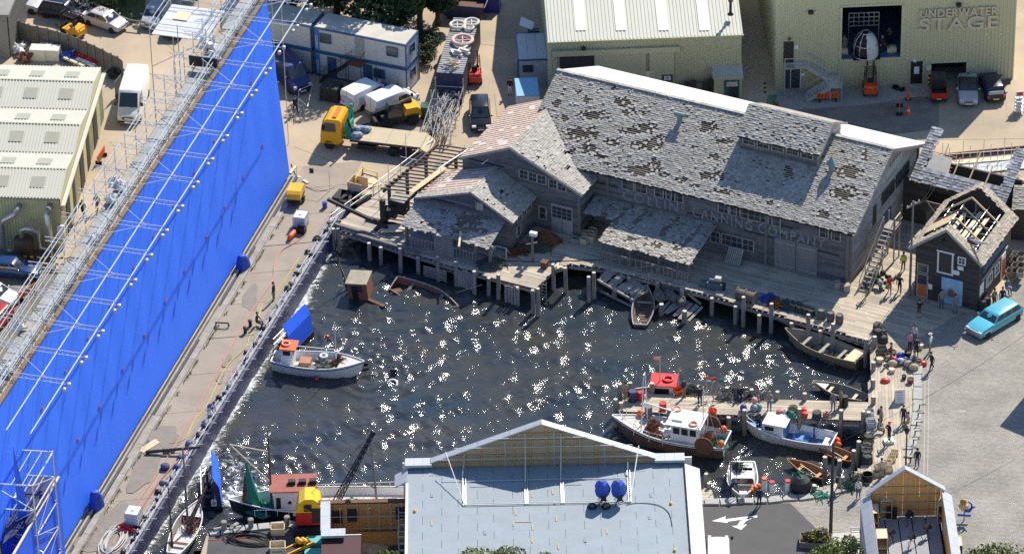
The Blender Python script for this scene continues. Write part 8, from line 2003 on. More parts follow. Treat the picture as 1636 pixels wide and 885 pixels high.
for i,(x,y,z)in enumerate(((1402,758,0),(1410,750,0),(1418,742,0),(1424,736,0),(1412,746,.4),(1420,752,0),(1429,726,0),(1404,748,.4))):crate_obj(P(x,y,.04+z),'small wooden fish crate in the stack behind the open roofed set house',m_tan,(.6,.45,.36),R_.uniform(-.4,.4))['group']='fish crates behind the set house'
tag(heap('net_heap',.7,.6,.5,m_pot,90,loc=P(1368,768,.04)),'black net bundle on the bottom quay behind the pole','nets');drum_obj(P(1386,766,.04),'black open tub on the bottom quay beside the set house',m_dark,.42,.55,'tub','tub',True);tag(heap('net_heap',.55,.5,.45,mat('net_darkgreen',(.02,.08,.06),.9,var=.4),91,loc=P(1355,778,.04)),'dark green net ball on the bottom quay','nets')
tag(heap('net_heap',1.0,.45,.2,m_green,92,loc=P(1310,790,.04)),'flat strip of green net on the bottom quay edge','nets')
gn=root('draped_net','black frame draped with bright green net on the bottom quay','nets',P(1279,782,.0),0);b=MB();b.lathe((0,0,0),[(.8,0),(.85,.5),(.7,.95),(.3,1.2)],12);b.build('frame',m_dark,gn);heap('net',.9,.7,1.3,m_green,93,gn,loc=(-.2,.35,0))
for i,(x,y,lb)in enumerate(((1233,790,'white mooring post with red top on the bottom quay, leftmost'),(1258,788,'white mooring post with red top on the bottom quay, second'),(1221,784,'white mooring post with orange top beside the white boat'))):
 o=root('mooring_post',lb,'bollard',P(x,y,-.2));b=MB();b.cyl((0,0,0),(0,0,1.1),.2,n=10);b.build('post',m_white,o);b=MB();b.cyl((0,0,1.1),(0,0,1.22),.21,n=10);b.build('cap',m_red if i<2 else m_orange,o)
for i,(x,y)in enumerate(((1112,796),(1130,782),(1120,770))):pile(pr_,P(x,y,0),top=.8,r=.17)if False else None
jt=root('small_jetty','small timber jetty beside the flat roofed shed on the bottom quay','jetty')
planks('deck_planks',[P2(1099,781),P2(1134,778),P2(1142,800),P2(1099,803)],rad(-4),.24,.05,jt,m_deck,seed=19)
for x,y,t in((1100,780,.7),(1114,782,.5),(1128,772,.95),(1133,780,.5)):pile(jt,P(x,y,0),top=t,r=.16)
for i,(x,y,lb)in enumerate(((1106,790,'white fish box on a post on the small jetty'),(1187,797,'white seat like box on the bottom quay edge'))):b=MB();b.box((0,0,.55),(.6,.45,.14),taper=.9);b.box((0,0,.25),(.2,.2,.5));obj1(b,'box_seat',m_white,lb,'box',P(x,y,.05))
for x,y,mm,lb,r,h in((1011,634,m_navy,'dark blue drum with pale lid at the pier head',.36,.95),(1024,632,m_red,'red drum at the back of the pier head',.28,.75),(1036,658,mat('drum_grey',(.14,.15,.17),.5),'grey drum at the front of the pier',.3,.9),(1059,650,m_red,'red drum alone in the middle of the pier',.28,.75),(1349,642,m_dark,'black drum beside the two standing people on the pier',.3,.95)):drum_obj(P(x,y+6,.04),lb,mm,r,h)
for x,y,mm,lb in((1083,628,m_orange,'orange fish basket at the back edge of the pier'),(1138,662,m_orange,'orange fish basket at the front edge of the pier')):b=MB();b.lathe((0,0,0),[(.3,0),(.38,.42),(.36,.44),(.28,.1)],14);obj1(b,'fish_basket',mm,lb,'basket',P(x,y,.05),0)
for i,(x,y)in enumerate(((1265,664),(1305,668),(1267,660))):pot_obj(P(x,y,.04),'dark lobster pot standing along the front of the pier',m_pot,'lobster pots on the pier',1.1)
for i,(x,y,s)in enumerate(((1095,624,1),(1102,624,1),(1160,634,1.3),(1186,634,1.2),(1210,634,1.1),(1176,630,1.2))):tag(heap('net_heap',.5*s,.45*s,.4*s,m_pot if i%2 else m_potg,100+i,loc=P(x,y,.04)),('dark net bundle at the back of the pier, far left','grey net bundle at the back of the pier, second','black net coil beside the seated person, left','grey net coil beside the seated person, right','dark tyre shaped bundle at the back of the pier','grey rope bundle behind the seated person')[i],'nets')
for i,(x,y,mm,lb)in enumerate(((1286,666,m_red,'red crab basket on the pier, left of the black pot'),(1284,659,m_red,'red crab basket behind the other on the pier'),(1319,666,mat('faded_red',(.45,.12,.12),.6),'faded red can on the pier'),(1245,662,MATS['faded_red'],'small red can on the pier by the white bottle'))):b=MB();b.lathe((0,0,0),[(.2,0),(.24,.2),(.22,.42),(.15,.45)],12);obj1(b,'red_can',mm,lb,'can',P(x,y,.05))
b=MB();b.lathe((0,0,0),[(.17,0),(.2,.2),(.18,.4),(.06,.5),(.06,.56)],12);obj1(b,'plastic_bottle',m_white,'white plastic bottle on the pier','bottle',P(1254,662,.05))
b=MB();b.lathe((0,0,0),[(.3,0),(.34,.3),(.2,.5),(.12,.6)],12);obj1(b,'green_tub',m_green,'green capped tub on the pier front','tub',P(1265,668,.05))
pc=root('float_cluster','cluster of pink, blue and red floats on the pier front','floats',P(1198,656))
for x,y,z,r,mm in((.35,.3,.75,.26,mat('pink_float',(.75,.3,.25),.5)),(-.5,0,.3,.28,m_bluep),(-.5,-.1,.08,.2,m_red),(.3,-.1,.3,.3,mat('grey_float',(.25,.3,.34),.6)),(.7,.1,.25,.26,mat('aqua_float',(.1,.3,.36),.6))):buoy(pc,(x,y,z),r,mm,'float')
mk=root('marker_buoys','stick markers with red and green flags leaning over the pier edge','markers',P(1134,634))
for x,y,dx,dy,mm in((0,0,.3,.2,m_red),(.3,0,.6,0,m_green),(-.2,.1,-.1,.3,m_orange)):MB().cyl((x,y,0),(x+dx,y+dy,1.7),.02,n=4).build('stick',m_tan,mk);MB().box((x+dx,y+dy,1.5),(.4,.05,.3),rz=.4).build('flag',mm,mk)
MB().cyl((-.9,.2,1.5),(.4,.3,1.2),.05,n=6).build('pole',MATS['pale_blue_roof'],mk)
# ================================================================== foreground sets, poles, right-hand yard
# ---- flat-roofed shed with a false gable
FZ=5.0;SX0,SX1,SY=-8.1,12.45,-33.4
sh=root('flat_roof_shed','grey felted flat roof shed with false plywood gable facing the harbour','building')
m_felt=mat('roof_felt',(.28,.325,.36),.75,var=.5,scale=.9,col2=(.22,.26,.29),island=.07,bump=.25,bscale=4)
MB().bb(SX0+.1,SX1,-45.8,SY-.1,0,FZ-.06).build('wall',m_white,sh)
y=SY-.1;r_=0
while y>-45:
 x=SX0-(.0 if r_%2 else 1.4);w_=1.0
 while x<SX1-.05:
  xe=min(SX1,x+2.6);xs0=max(x,SX0)
  if xe-xs0>.1:MB().slab((xs0+.012,y-w_+.012,FZ+R_.uniform(0,.012)),(xe-.012,y-w_+.012,FZ+R_.uniform(0,.012)),(xe-.012,y-.012,FZ+.02+R_.uniform(0,.01)),(xs0+.012,y-.012,FZ+.02+R_.uniform(0,.01)),.05).build('felt_sheet',m_felt,sh)
  x=xe
 y-=w_;r_+=1
MB().bb(SX0,SX1,-45.8,SY-.1,FZ-.08,FZ-.04).build('roof_board',m_dark,sh)
GW=Wall(sh,Fr((SX0,SY),0),(0,0),(1,0),(0,-1));n_g=V3((0,-1,0))
def gz(x,y):q=onplane(x,y,(SX0,SY,0),n_g);return q.x,q.z
ax_,az_=gz(865,676);lx,lz=gz(690,738);rx,rz_=gz(1046,731);l0x,_=gz(647,738);r0x,_=gz(1094,728)
g=1.22;xx=lx
while xx<rx:
 x1=min(rx,xx+g-.02)
 def top(x):return(lz+(az_-lz)*(x-lx)/(ax_-lx))if x<ax_ else(rz_+(az_-rz_)*(rx-x)/(rx-ax_))
 t0,t1=top(xx)-.1,top(x1)-.1
 pts=[(xx,SY+.02,FZ),(x1,SY+.02,FZ),(x1,SY+.02,max(t1,FZ+.05))]+([(ax_,SY+.02,az_-.1)]if xx<ax_<x1 else[])+[(xx,SY+.02,max(t0,FZ+.05))]
 b=MB();k=len(pts);b.add(pts+[(p[0],p[1]+.05,p[2])for p in pts],[tuple(range(k)),tuple(range(2*k-1,k-1,-1))]+[(i,(i+1)%k,k+(i+1)%k,k+i)for i in range(k)]);b.build('plywood_sheet',m_plyold,sh,fixn=True)
 MB().bar((xx,SY-.03,FZ),(xx,SY-.03,max(t0-.05,FZ+.1)),.05,.07).build('stud',m_plyor,sh)
 xx+=g
zz=FZ+.45
while zz<az_-.4:
 h0=lx+(ax_-lx)*max(0,(zz-lz))/(az_-lz)+.15;h1=rx-(rx-ax_)*max(0,(zz-rz_))/(az_-rz_)-.15
 MB().bar((h0,SY-.03,zz),(h1,SY-.03,zz),.06,.05).build('noggin',m_plyold,sh);zz+=.62
MB().bb(SX0-.3,SX1+.6,SY+.07,SY+.2,0,FZ+.4).build('front_wall',m_white,sh)
def cap(p,q,w_,n,tz=.1,par=sh):
 p,q=V3(p),V3(q)
 for i in range(n):a,c=p.lerp(q,i/n),p.lerp(q,(i+.985)/n);MB().bar(a,c,w_,tz).build('lead_cap',m_zinc,par)
cap((lx-.1,SY+.15,lz),(ax_,SY+.15,az_),.62,7);cap((ax_,SY+.15,az_),(rx+.1,SY+.15,rz_),.62,7)
cap((l0x,SY+.1,lz-.1),(lx,SY+.1,lz-.1),.95,3,.2);cap((rx,SY+.1,rz_-.1),(r0x,SY+.1,rz_-.1),.95,3,.2)
for i in range(16):
 y0=SY-.5-i*.8;MB().slab((SX1+.05,y0-.78,FZ+.25),(SX1+1.15,y0-.78,FZ-.25),(SX1+1.15,y0,FZ-.25),(SX1+.05,y0,FZ+.25),.08).build('lead_sheet',m_zinc,sh)
for i in range(2):y0=SY-.4-i*.8;MB().slab((SX0-.9,y0-.78,FZ-.3),(SX0+.05,y0-.78,FZ+.2),(SX0+.05,y0,FZ+.2),(SX0-.9,y0,FZ-.3),.08).build('lead_sheet',m_zinc,sh)
MB().bb(SX0-.06,SX0+.12,-45.8,SY-2.0,0,FZ+.12).build('side_edge',m_white,sh);MB().bb(SX1,SX1+.1,-45.8,SY-.2,0,FZ+.22).build('kerb_upstand',m_darkwood,sh)
for(x,y,dx,dy)in((820,836,.12,.5),(850,790,.12,.6),(883,785,.12,.6),(886,803,.12,.5),(889,828,.12,.6),(824,819,.12,.5),(851,842,.12,.7),(850,862,.12,.6),(892,872,.12,.6),(970,848,.12,.6),(836,833,1.2,.1),(690,835,.12,.6)):
 p=P(x,y,FZ+.05);MB().box((p.x,p.y,FZ+.055),(dx,dy,.012)).build('yellow_patch',mat('ochre_tape',(.45,.37,.2),.8),sh)
for(x,y)in((935,862),(690,790),(775,850),(1040,790),(1038,826)):p=P(x,y,FZ+.05);MB().box((p.x,p.y,FZ+.05),(.2,.5,.015)).build('felt_patch',mat('dark_felt',(.25,.28,.31),.8),sh)
for x,y in((1072,805),(1078,880),(663,817)):p=P(x,y,FZ);b=MB();b.sphere((p.x,p.y,FZ+.08),.15,8,5,(.8,1.3,1));b.build('yellow_sack',m_yellow,sh)
gs_=root('gable_scaffold','light scaffold frame braced behind the false gable','scaffolding')
def gt_(p,q,r=.032,nm='tube',m_=None):MB().cyl(p,q,r,n=5).build(nm,m_ or m_steel,gs_)
for x in(742,808,840,886,897,927,966,1003):
 q,z=gz(x,760);zt=(lz+(az_-lz)*(q-lx)/(ax_-lx))if q<ax_ else(rz_+(az_-rz_)*(rx-q)/(rx-ax_));gt_((q,SY-.25,FZ),(q,SY-.25,zt-.2),.032,'upright');gt_((q,SY-.25,zt-.5),(q+R_.uniform(-.2,.2),SY-2.2,FZ+.05),.03,'raker')if x in(742,840,897,1003)else None
for z_,f in((FZ+.9,.97),(FZ+1.9,.8),(FZ+2.7,.5)):
 mid=(lx+rx)/2;hw=(rx-lx)/2*f;gt_((max(lx+.2,mid-hw),SY-.3,z_),(min(rx-.2,mid+hw),SY-.3,z_),.03,'ledger')
yb=P(860,806,FZ).y;ym=P(860,768,FZ).y
for y0,r in((yb,.05),(yb+.18,.03),(ym,.03)):gt_((gz(742,760)[0],y0,FZ+.12),(gz(1003,760)[0],y0,FZ+.12),r,'base_tube')
for x in(742,840,897,1003):
 q,_=gz(x,760)
 for k in range(10):gt_((q-.1,yb+.25*k,FZ+.1+.0),(q+.1,yb+.25*(k+1),FZ+.12),.02,'lacing')
 gt_((q-.1,yb,FZ+.12),(q-.1,SY-.2,FZ+.12),.03,'base_tube');gt_((q+.1,yb,FZ+.12),(q+.1,SY-.2,FZ+.12),.03,'base_tube')
p,q=P(712,738,FZ+1.4),P(742,812,FZ+.1);gt_((p.x,SY-.3,FZ+1.6),(q.x,yb,FZ+.12),.035,'raker',m_white);p=P(1021,724,FZ+1.6);gt_((p.x,SY-.3,FZ+1.8),(gz(1003,760)[0],yb,FZ+.12),.04,'raker',m_white)
for i,x in enumerate((962,988)):
 o=root('covered_lamp','blue hooded film lamp on a stand on the shed roof, %s'%('left of the pair','right of the pair')[i],'lamp',P(x,803,FZ));b=MB()
 b.cyl((0,0,.05),(0,0,.7),.05,n=6);
 for k in range(3):b.cyl((0,0,.5),(.55*math.cos(k*2.1),.55*math.sin(k*2.1),.03),.03,n=5)
 b.build('stand',m_dark,o);b=MB();rings=[]
 for j,(rr,h)in enumerate(((.25,.55),(.5,.85),(.58,1.35),(.42,1.8),(.15,2.0))):rings.append([(rr*(1+.15*math.sin(3*k+j))*math.cos(k*.628),rr*(1+.12*math.cos(2*k+j))*math.sin(k*.628),h)for k in range(10)])
 b.loft(rings);b.build('cover',m_bluep,o);MB().box((.1,-.3,.75),(.4,.4,.5)).build('housing',m_dark,o)
for i,x in enumerate((946,968)):b=MB();b.torus((0,0,.08),.32,.06,14,5);b.torus((0,0,.16),.28,.05,14,5);obj1(b,'cable_coil',m_black,'black cable coil on the shed roof, %s'%('left one','right one')[i],'cable',P(x,810,FZ+.03))
rope('roof_cable',[(1000,806),(1020,803),(1050,806),(1068,818),(1074,840)],.025,m_dark,'thin cable running over the shed roof to its right edge','cable',FZ+.06)
# ---- orange plywood facade, maroon hut
OW=P(520,866);ow=root('ply_facade','raw orange plywood back of a set facade with dark window holes','set wall',(OW.x,OW.y,0),0);OL=(P(655,862).x-OW.x)
owl=Wall(ow,Fr((OW.x,OW.y),0),(0,0),(1,0),(0,-1));OH=owl.sz(560,803)[1]
xx=0
while xx<OL:owl.panel(xx+.01,min(OL,xx+.8)-.01,0,OH+R_.uniform(-.03,.03),m_plyor,'plywood_sheet',0,.04);owl.panel(xx-.04,xx+.04,0,OH,m_ply,'stud',.05,.08);xx+=.82
for z in(.8,1.8,2.8,OH-.1):owl.panel(0,OL,z-.04,z+.04,m_plyor,'noggin',.05,.06)
for x,y in((539,824),(563,821),(640,818)):
 a,z=owl.sz(x,y);owl.panel(a-.36,a+.36,z-.55,z+.55,m_void,'window_hole',.1,.06)
MB().bb(-.4,OL+.2,-.12,.3,OH,OH+.1).build('top_cap',m_rust,ow)
a,z=owl.sz(605,852);owl.panel(a-1.6,a+1.2,0,1.25,m_plyor,'plywood_sheet',.5,.05)
owl.panel(a+1.2,a+2.1,0,1.2,m_plyor,'plywood_sheet',.45,.05)
for x in(1.2,3.4,5.0):MB().cyl((x,-.4,0),(x,-.4,OH-.2),.03,n=5).build('scaffold_tube',m_steel,ow)
for z in(1.5,2.6):MB().cyl((0,-.42,z),(OL,-.42,z),.03,n=5).build('scaffold_tube',m_steel,ow)
mh=root('maroon_hut','maroon flat topped hut with lead parapet at the bottom edge','hut');MZ=3.3
m0,m1=P(514,856,MZ),P(577,854,MZ);MB().bb(m0.x,m1.x,m0.y-5,m0.y,0,MZ).build('wall',mat('maroon_board',(.055,.012,.016),.7,var=.3,scale=1),mh)
c0,c1=P(520,802,MZ+.3),P(520,850,MZ+.3);cap((c0.x,c0.y,MZ+.3),(c1.x,c1.y,MZ+.3),.72,4,.2,mh);d0,d1=P(513,852,MZ+.35),P(552,851,MZ+.35);cap((d0.x,d0.y,MZ+.36),(d1.x,d1.y,MZ+.36),.9,3,.2,mh)
MB().bb(c0.x-.2,c0.x+.2,c1.y,c0.y,0,MZ+.2).build('side_wall',m_ply,mh)
MB().bb(m0.x,m1.x,m0.y,m0.y+.08,MZ,MZ+.06).build('edge_trim',m_white,mh)
tw2=root('narrow_scaffold','narrow scaffold tower tucked against the shed side','scaffolding',P(647,890))
for x in(-.4,.4):
 for y in(-1.5,0,1.5):MB().cyl((x,y,0),(x,y,3.4),.04,n=5).build('upright',m_steel,tw2)
for z in(.6,1.2,1.8,2.4,3.0):
 for y in(-1.5,0,1.5):MB().cyl((-.4,y,z),(.4,y,z),.035,n=5).build('transom',m_steel,tw2)
 for x in(-.4,.4):MB().cyl((x,-1.5,z),(x,1.5,z),.035,n=5).build('ledger',m_steel,tw2)
tag(heap('offcut_heap',1.2,.8,.3,m_ply,120,loc=P(592,874,.02)),'heap of plywood offcuts below the orange facade','offcuts')
# ---- little dockside crane
dc=root('dockside_crane','yellow and red dockside crane with black lattice jib','crane',P(496,843),rad(0))
def dl(x,y,z):return local(dc).inverted()@P(x,y,z)
prof=[(-.95,.9),(-1.0,1.9),(-.75,2.75),(-.3,3.1),(.35,3.1),(.8,2.7),(.95,1.9),(.95,.9)]
b=MB();b.loft([[(x,s,z)for x,z in prof if z>1.85]for s in(-.7,.9)]);b.build('cab_upper',mat('crane_yellow',(.85,.55,.02),.4,var=.2),dc,fixn=True)
MB().bb(-1.0,.95,-.7,.9,.8,1.85).build('cab_lower',m_red,dc);MB().box((-.1,-.72,2.35),(.6,.04,.65)).build('window',m_carglass,dc);MB().bb(.2,1.2,-.74,-.69,1.0,2.3).build('side_opening',m_void,dc)
MB().box((0,0,.4),(2.2,2.0,.25)).build('undercarriage',m_dark,dc)
for s in(-1,1):MB().box((0,s*.95,.3),(2.6,.4,.6)).build('track',m_black,dc)
bb0,bb1=dl(534,806,1.6),dl(596,692,7.5);bb0=V3((1.6,.3,1.3));b=MB();ax2=(bb1-bb0).normalized();s1=ax2.cross(V3((0,0,1))).normalized();s2=ax2.cross(s1)
nb=14
for i,(u,v)in enumerate(((-1,-1),(1,-1),(1,1),(-1,1))):
 b.cyl(bb0+s1*.22*u+s2*.22*v,bb1+s1*.08*u+s2*.08*v,.04,n=5)
for k in range(nb):
 t0,t1=k/nb,(k+1)/nb;w0,w1=.22-.14*t0,.22-.14*t1;p0,p1=bb0.lerp(bb1,t0),bb0.lerp(bb1,t1)
 for(u0,v0),(u1,v1)in(((-1,-1),(1,-1)),((1,-1),(1,1)),((1,1),(-1,1)),((-1,1),(-1,-1))):b.cyl(p0+s1*w0*u0+s2*w0*v0,p1+s1*w1*u1+s2*w1*v1,.025,n=4)
b.build('lattice_jib',m_dark,dc);b=MB();b.lathe(tuple(bb1),[(.05,-.08),(.2,-.08),(.2,.08),(.05,.08)],12,'y');b.build('sheave',m_dark,dc);MB().cyl((.2,.2,3.1),bb1,.02,n=4).build('jib_rope',m_dark,dc)
for i,(x,y,z)in enumerate(((444,862,0),(444,862,.65),(444,862,1.3))):
 o=root('fish_bin','large tan fish bin in the stack on the near quay, %s'%('lowest','middle','topmost')[i],'bin',P(444,880,z),.02)
 for s in(-1,1):MB().box((0,s*.45,.32),(1.1,.05,.62)).build('side',m_tan,o);MB().box((s*.55,0,.32),(.05,.85,.62)).build('side',m_tan,o)
 MB().box((0,0,.05),(1.05,.85,.06)).build('base',m_tan,o);MB().box((0,-.49,.3),(.8,.03,.06)).build('slot',m_rust,o)
o=root('open_bin','open tan fish bin tipped beside the stacked bins','bin',P(444,850,.02),.02)
for s in(-1,1):MB().box((0,s*.4,.3),(1.0,.05,.6)).build('side',m_tan,o);MB().box((s*.5,0,.3),(.05,.8,.6)).build('side',m_tan,o)
MB().box((0,0,.05),(1.0,.8,.06)).build('base',m_tan,o)
o=root('yellow_conveyor','yellow conveyor frame at the bottom edge beside the teal tubs','conveyor',P(474,888),rad(38));MB().box((0,0,.75),(2.6,.6,.14)).build('belt',m_dark,o)
for s in(-1,1):MB().box((0,s*.34,.8),(2.7,.1,.22)).build('side_rail',m_yellow,o)
for x in(-1.1,1.1):MB().box((x,0,.35),(.1,.6,.7)).build('leg',m_yellow,o)
for i,(x,y,z,mm,lb)in enumerate(((503,872,.0,mat('teal_plastic',(.1,.42,.42),.5),'teal plastic tub beside the maroon hut, upper one'),(500,892,0,MATS['teal_plastic'],'teal plastic tub beside the maroon hut, lower one'))):
 b=MB();b.box((0,0,.3),(1.1,.8,.6),taper=1.06);b.box((0,0,.62),(1.2,.9,.05));obj1(b,'plastic_tub',mm,lb,'tub',P(x,y,z))
for i in range(4):b=MB();b.sphere((0,0,.25),.22,9,6);obj1(b,'yellow_float',m_yellow,'yellow float on the conveyor end, %s from the left'%('first','second','third','fourth')[i],'float',P(476+i*4,866+(i%2)*3,.9),0,'yellow floats on the conveyor',True)
coil(398,862,'tangled black cable on the near asphalt quay',m_black,8,1.6,.6,.035,.05)
rope('orange_line',[(332,862),(400,858),(440,856)],.025,m_orange,'thin orange line along the near asphalt quay','rope',.03)
for i,(x,y)in enumerate(((358,846),(401,842),(459,838))):o=root('quay_bollard','short stone bollard on the near quay edge, %s from the left'%('first','second','third')[i],'bollard',P(x,y,.1));b=MB();b.lathe((0,0,0),[(.2,0),(.2,.6),(.24,.64),(.22,.78),(.1,.82)],12);b.build('post',m_pile,o)
for i,(x,y,l,a)in enumerate(((345,842,1.2,.8),(352,846,1.0,.3),(366,840,1.1,-.5),(374,842,.9,.9))):b=MB();b.box((0,0,.12),(l,.28,.16));obj1(b,'loose_timber',m_plank if i%2 else m_dark,('grey timber on the near quay corner, leftmost','dark timber on the near quay corner, second','grey timber beside the first quay bollard','dark timber right of the first quay bollard')[i],'timber',P(x,y,.08),a)
# ---- open-topped set house at the bottom right
RZF=3.4;fy=P(1450,824,RZF);sh2=root('set_house','open topped set house with orange plywood gable at the bottom right','building');nrm2=V3((0,-1,0))
def rz2(x,y):q=onplane(x,y,(0,fy.y,0),nrm2);return q.x,q.z
gx,gzz=rz2(1446,748);gl,glz=rz2(1384,790);gr,grz=rz2(1510,782)
xx=gl+.3
while xx<gr-.3:
 x1=min(gr-.3,xx+1.2);tp=lambda x:(glz+(gzz-glz)*(x-gl)/(gx-gl))if x<gx else(grz+(gzz-grz)*(gr-x)/(gr-gx))
 pts=[(xx,fy.y,RZF),(x1-.02,fy.y,RZF),(x1-.02,fy.y,tp(x1)-.1)]+([(gx,fy.y,gzz-.1)]if xx<gx<x1 else[])+[(xx,fy.y,tp(xx)-.1)]
 b=MB();k=len(pts);b.add(pts+[(p[0],p[1]+.05,p[2])for p in pts],[tuple(range(k)),tuple(range(2*k-1,k-1,-1))]+[(i,(i+1)%k,k+(i+1)%k,k+i)for i in range(k)]);b.build('plywood_sheet',m_plyor,sh2,fixn=True);xx=x1
for z in(RZF+.6,RZF+1.3,RZF+2.0,RZF+2.7):
 h0=gl+(gx-gl)*max(.05,(z-glz)/(gzz-glz))+.2;h1=gr-(gr-gx)*max(.05,(z-grz)/(gzz-grz))-.2
 MB().bar((h0,fy.y-.05,z),(h1,fy.y-.05,z),.06,.06).build('noggin',m_plyold,sh2)
for t in(.2,.35,.5,.62,.78):x=gl+(gr-gl)*t;MB().cyl((x,fy.y-.12,RZF),(x,fy.y-.12,tp(x)-.2),.03,n=5).build('scaffold_tube',m_steel,sh2)
cap((gl,fy.y+.1,glz),(gx,fy.y+.1,gzz),.5,6,.1,sh2);cap((gx,fy.y+.1,gzz),(gr,fy.y+.1,grz),.5,6,.1,sh2)
m_gfl=mat('set_floor',(.33,.34,.36),.8,var=.35,scale=.8)
for i in range(5):x0=gl+.4+(gr-gl-.8)*i/5;MB().bb(x0,x0+(gr-gl-.8)/5-.08,fy.y-12,fy.y-.05,RZF-.1,RZF).build('floor_panel',m_gfl,sh2)
MB().bb(gl+.3,gr-.3,fy.y-12,fy.y,0,RZF-.12).build('base',m_dark,sh2)
for i in range(9):
 y0=fy.y-i*1.1
 MB().slab((gl-.45,y0-1.08,glz-.55),(gl+.3,y0-1.08,glz),(gl+.3,y0,glz),(gl-.45,y0,glz-.55),.08).build('lead_sheet',m_zinc,sh2);MB().slab((gr-.25,y0-1.08,grz),(gr+.5,y0-1.08,grz-.5),(gr+.5,y0,grz-.5),(gr-.25,y0,grz),.08).build('lead_sheet',m_zinc,sh2)
MB().bb(gl+.15,gl+.28,fy.y-10,fy.y,RZF,glz-.1).build('inner_wall',m_plyor,sh2);MB().bb(gr-.28,gr-.15,fy.y-10,fy.y,RZF,grz-.1).build('inner_wall',m_plyor,sh2)
MB().bb(gl-.4,gl+.1,fy.y-10,fy.y,0,glz-.6).build('outer_wall',mat('pinkish_board',(.5,.42,.44),.7,var=.3),sh2);MB().bb(gr-.1,gr+.4,fy.y-10,fy.y,0,grz-.6).build('outer_wall',MATS['pinkish_board'],sh2)
for k in range(4):MB().bb(gl-.46,gl-.38,fy.y-1.2-k*2,fy.y-.4-k*2,1.2,2.6).build('window',m_pane,sh2)
def cup(px,py,label,w_=.8,d=.7,h=1.7,rz=0):
 o=root('plywood_cupboard',label,'cupboard',P(px,py,RZF),rz);m_=m_tan
 for s in(-1,1):MB().box((s*w_/2,0,h/2),(.04,d,h)).build('side',m_,o)
 MB().box((0,d/2-.02,h/2),(w_-.05,.04,h)).build('back',m_ply,o)
 for z in(.03,h*.4,h*.98):MB().box((0,0,z),(w_-.05,d-.05,.04)).build('shelf',m_,o)
 return o
cup(1415,826,'pale plywood cupboard against the gable, left one');cup(1475,818,'pale plywood cupboard against the gable, right one')
for i,(x,y,lb)in enumerate(((1394,840,'plywood cupboard along the left parapet, far one'),(1408,880,'plywood cupboard along the left parapet, near one'),(1505,828,'plywood cupboard along the right parapet, farthest'),(1516,858,'plywood cupboard along the right parapet, middle'),(1527,892,'plywood cupboard along the right parapet, nearest'))):cup(x,y,lb,.75,1.2,1.6)
for i,(x,y,lb)in enumerate(((1452,836,'black lamp stand on the set house floor, farthest'),(1423,864,'black lamp stand on the set house floor, left'),(1456,872,'black lamp stand on the set house floor, near middle'),(1481,856,'black lamp stand on the set house floor, right'))):
 o=root('lamp_stand',lb,'lamp',P(x,y,RZF))
 for k in range(3):MB().cyl((0,0,.6),(.45*math.cos(k*2.1+i),.45*math.sin(k*2.1+i),0),.025,n=5).build('leg',m_dark,o)
 b=MB();b.cyl((-.15,-.2,.85),(.1,.15,1.0),.2,n=10);b.build('head',m_dark,o);MB().box((.2,.1,.75),(.3,.04,.35)).build('barn_door',m_dark,o)
MB().box((P(1424,827,RZF).x,fy.y-.3,RZF+.5),(.8,.08,1.0)).build('black_flat',m_dark,sh2)
si=root('painted_sign','carved ochre and blue sea figure sign fixed beside the set house','sign',P(1540,832),rad(-8));b=MB();b.sphere((-.1,0,1.75),.26,12,7,(1,.7,1));b.build('ochre_head',mat('ochre_paint',(.5,.25,.04),.6,var=.3),si);b=MB();b.loft([[(x+.34*w_*math.cos(k*.785),.16*w_*math.sin(k*.785),z)for k in range(8)]for x,z,w_ in((-.12,1.6,.5),(-.1,1.45,1.2),(-.05,1.2,1.0),(.05,1.0,.9))]);b.build('pale_torso',mat('pale_paint',(.62,.4,.27),.6),si);b=MB();b.tube([(.05,0,1.05),(.35,0,1.0),(.55,0,1.25),(.5,0,1.6),(.25,0,1.8)],[.2,.16,.11,.07,.04],8);b.bar((.55,0,1.2),(.8,0,1.4),.16,.04);b.build('blue_tail',m_bluep,si);MB().box((0,0,.55),(1.0,.06,.2)).build('blue_plate',MATS['sign_bright_blue'],si);MB().box((0,.05,.5),(.08,.06,1.0)).build('post',m_post,si)
pk=root('pink_gable','small pink gable end with pale capping at the bottom edge','set wall',P(1483,912,3.0));b=MB();b.prism([(-1.4,-.06),(1.4,-.06),(1.4,.06),(-1.4,.06)],-3,0);b.build('wall',MATS['pinkish_board'],pk)
b=MB();b.loft([[(-1.4,s,0),(1.4,s,0),(0,s,1.15)]for s in(-.06,.06)]);b.build('gable',MATS['faded_red'],pk,fixn=True)
for s in(-1,1):MB().bar((s*1.55,0,-.05),(0,0,1.25),.3,.08).build('capping',m_zinc,pk)
# ---- planter, rail, poles and wires
pt=root('flower_planter','timber planter box full of yellow flowers on the corner','planter',P(1303,868),rad(-8))
for s in(-1,1):MB().box((0,s*.65,.25),(2.3,.06,.5)).build('side',m_post,pt);MB().box((s*1.15,0,.25),(.06,1.3,.5)).build('side',m_post,pt)
MB().box((0,0,.2),(2.2,1.2,.4)).build('soil',m_rust,pt);crown_mesh([(0,0,.6,1.0,.55,.45),(.4,.2,.9,.6,.4,.4),(-.5,0,.6,.5,.4,.3)],900,.16,leafmat('leaf_mid',G2[:3]),'foliage',5,pt);crown_mesh([(0,0,.8,1.0,.55,.35),(.4,.3,1.15,.5,.3,.3)],300,.1,mat('yellow_flower',(.7,.55,.05),.6,island=.3),'blossoms',6,pt)
o=root('white_rail','short white timber rail on the pale pavement','railing',P(1370,856),rad(5))
for z in(.4,.8):MB().box((0,0,z),(1.1,.05,.1)).build('rail',m_white,o)
for x in(-.5,.5):MB().box((x,0,.45),(.08,.08,.9)).build('post',m_white,o)
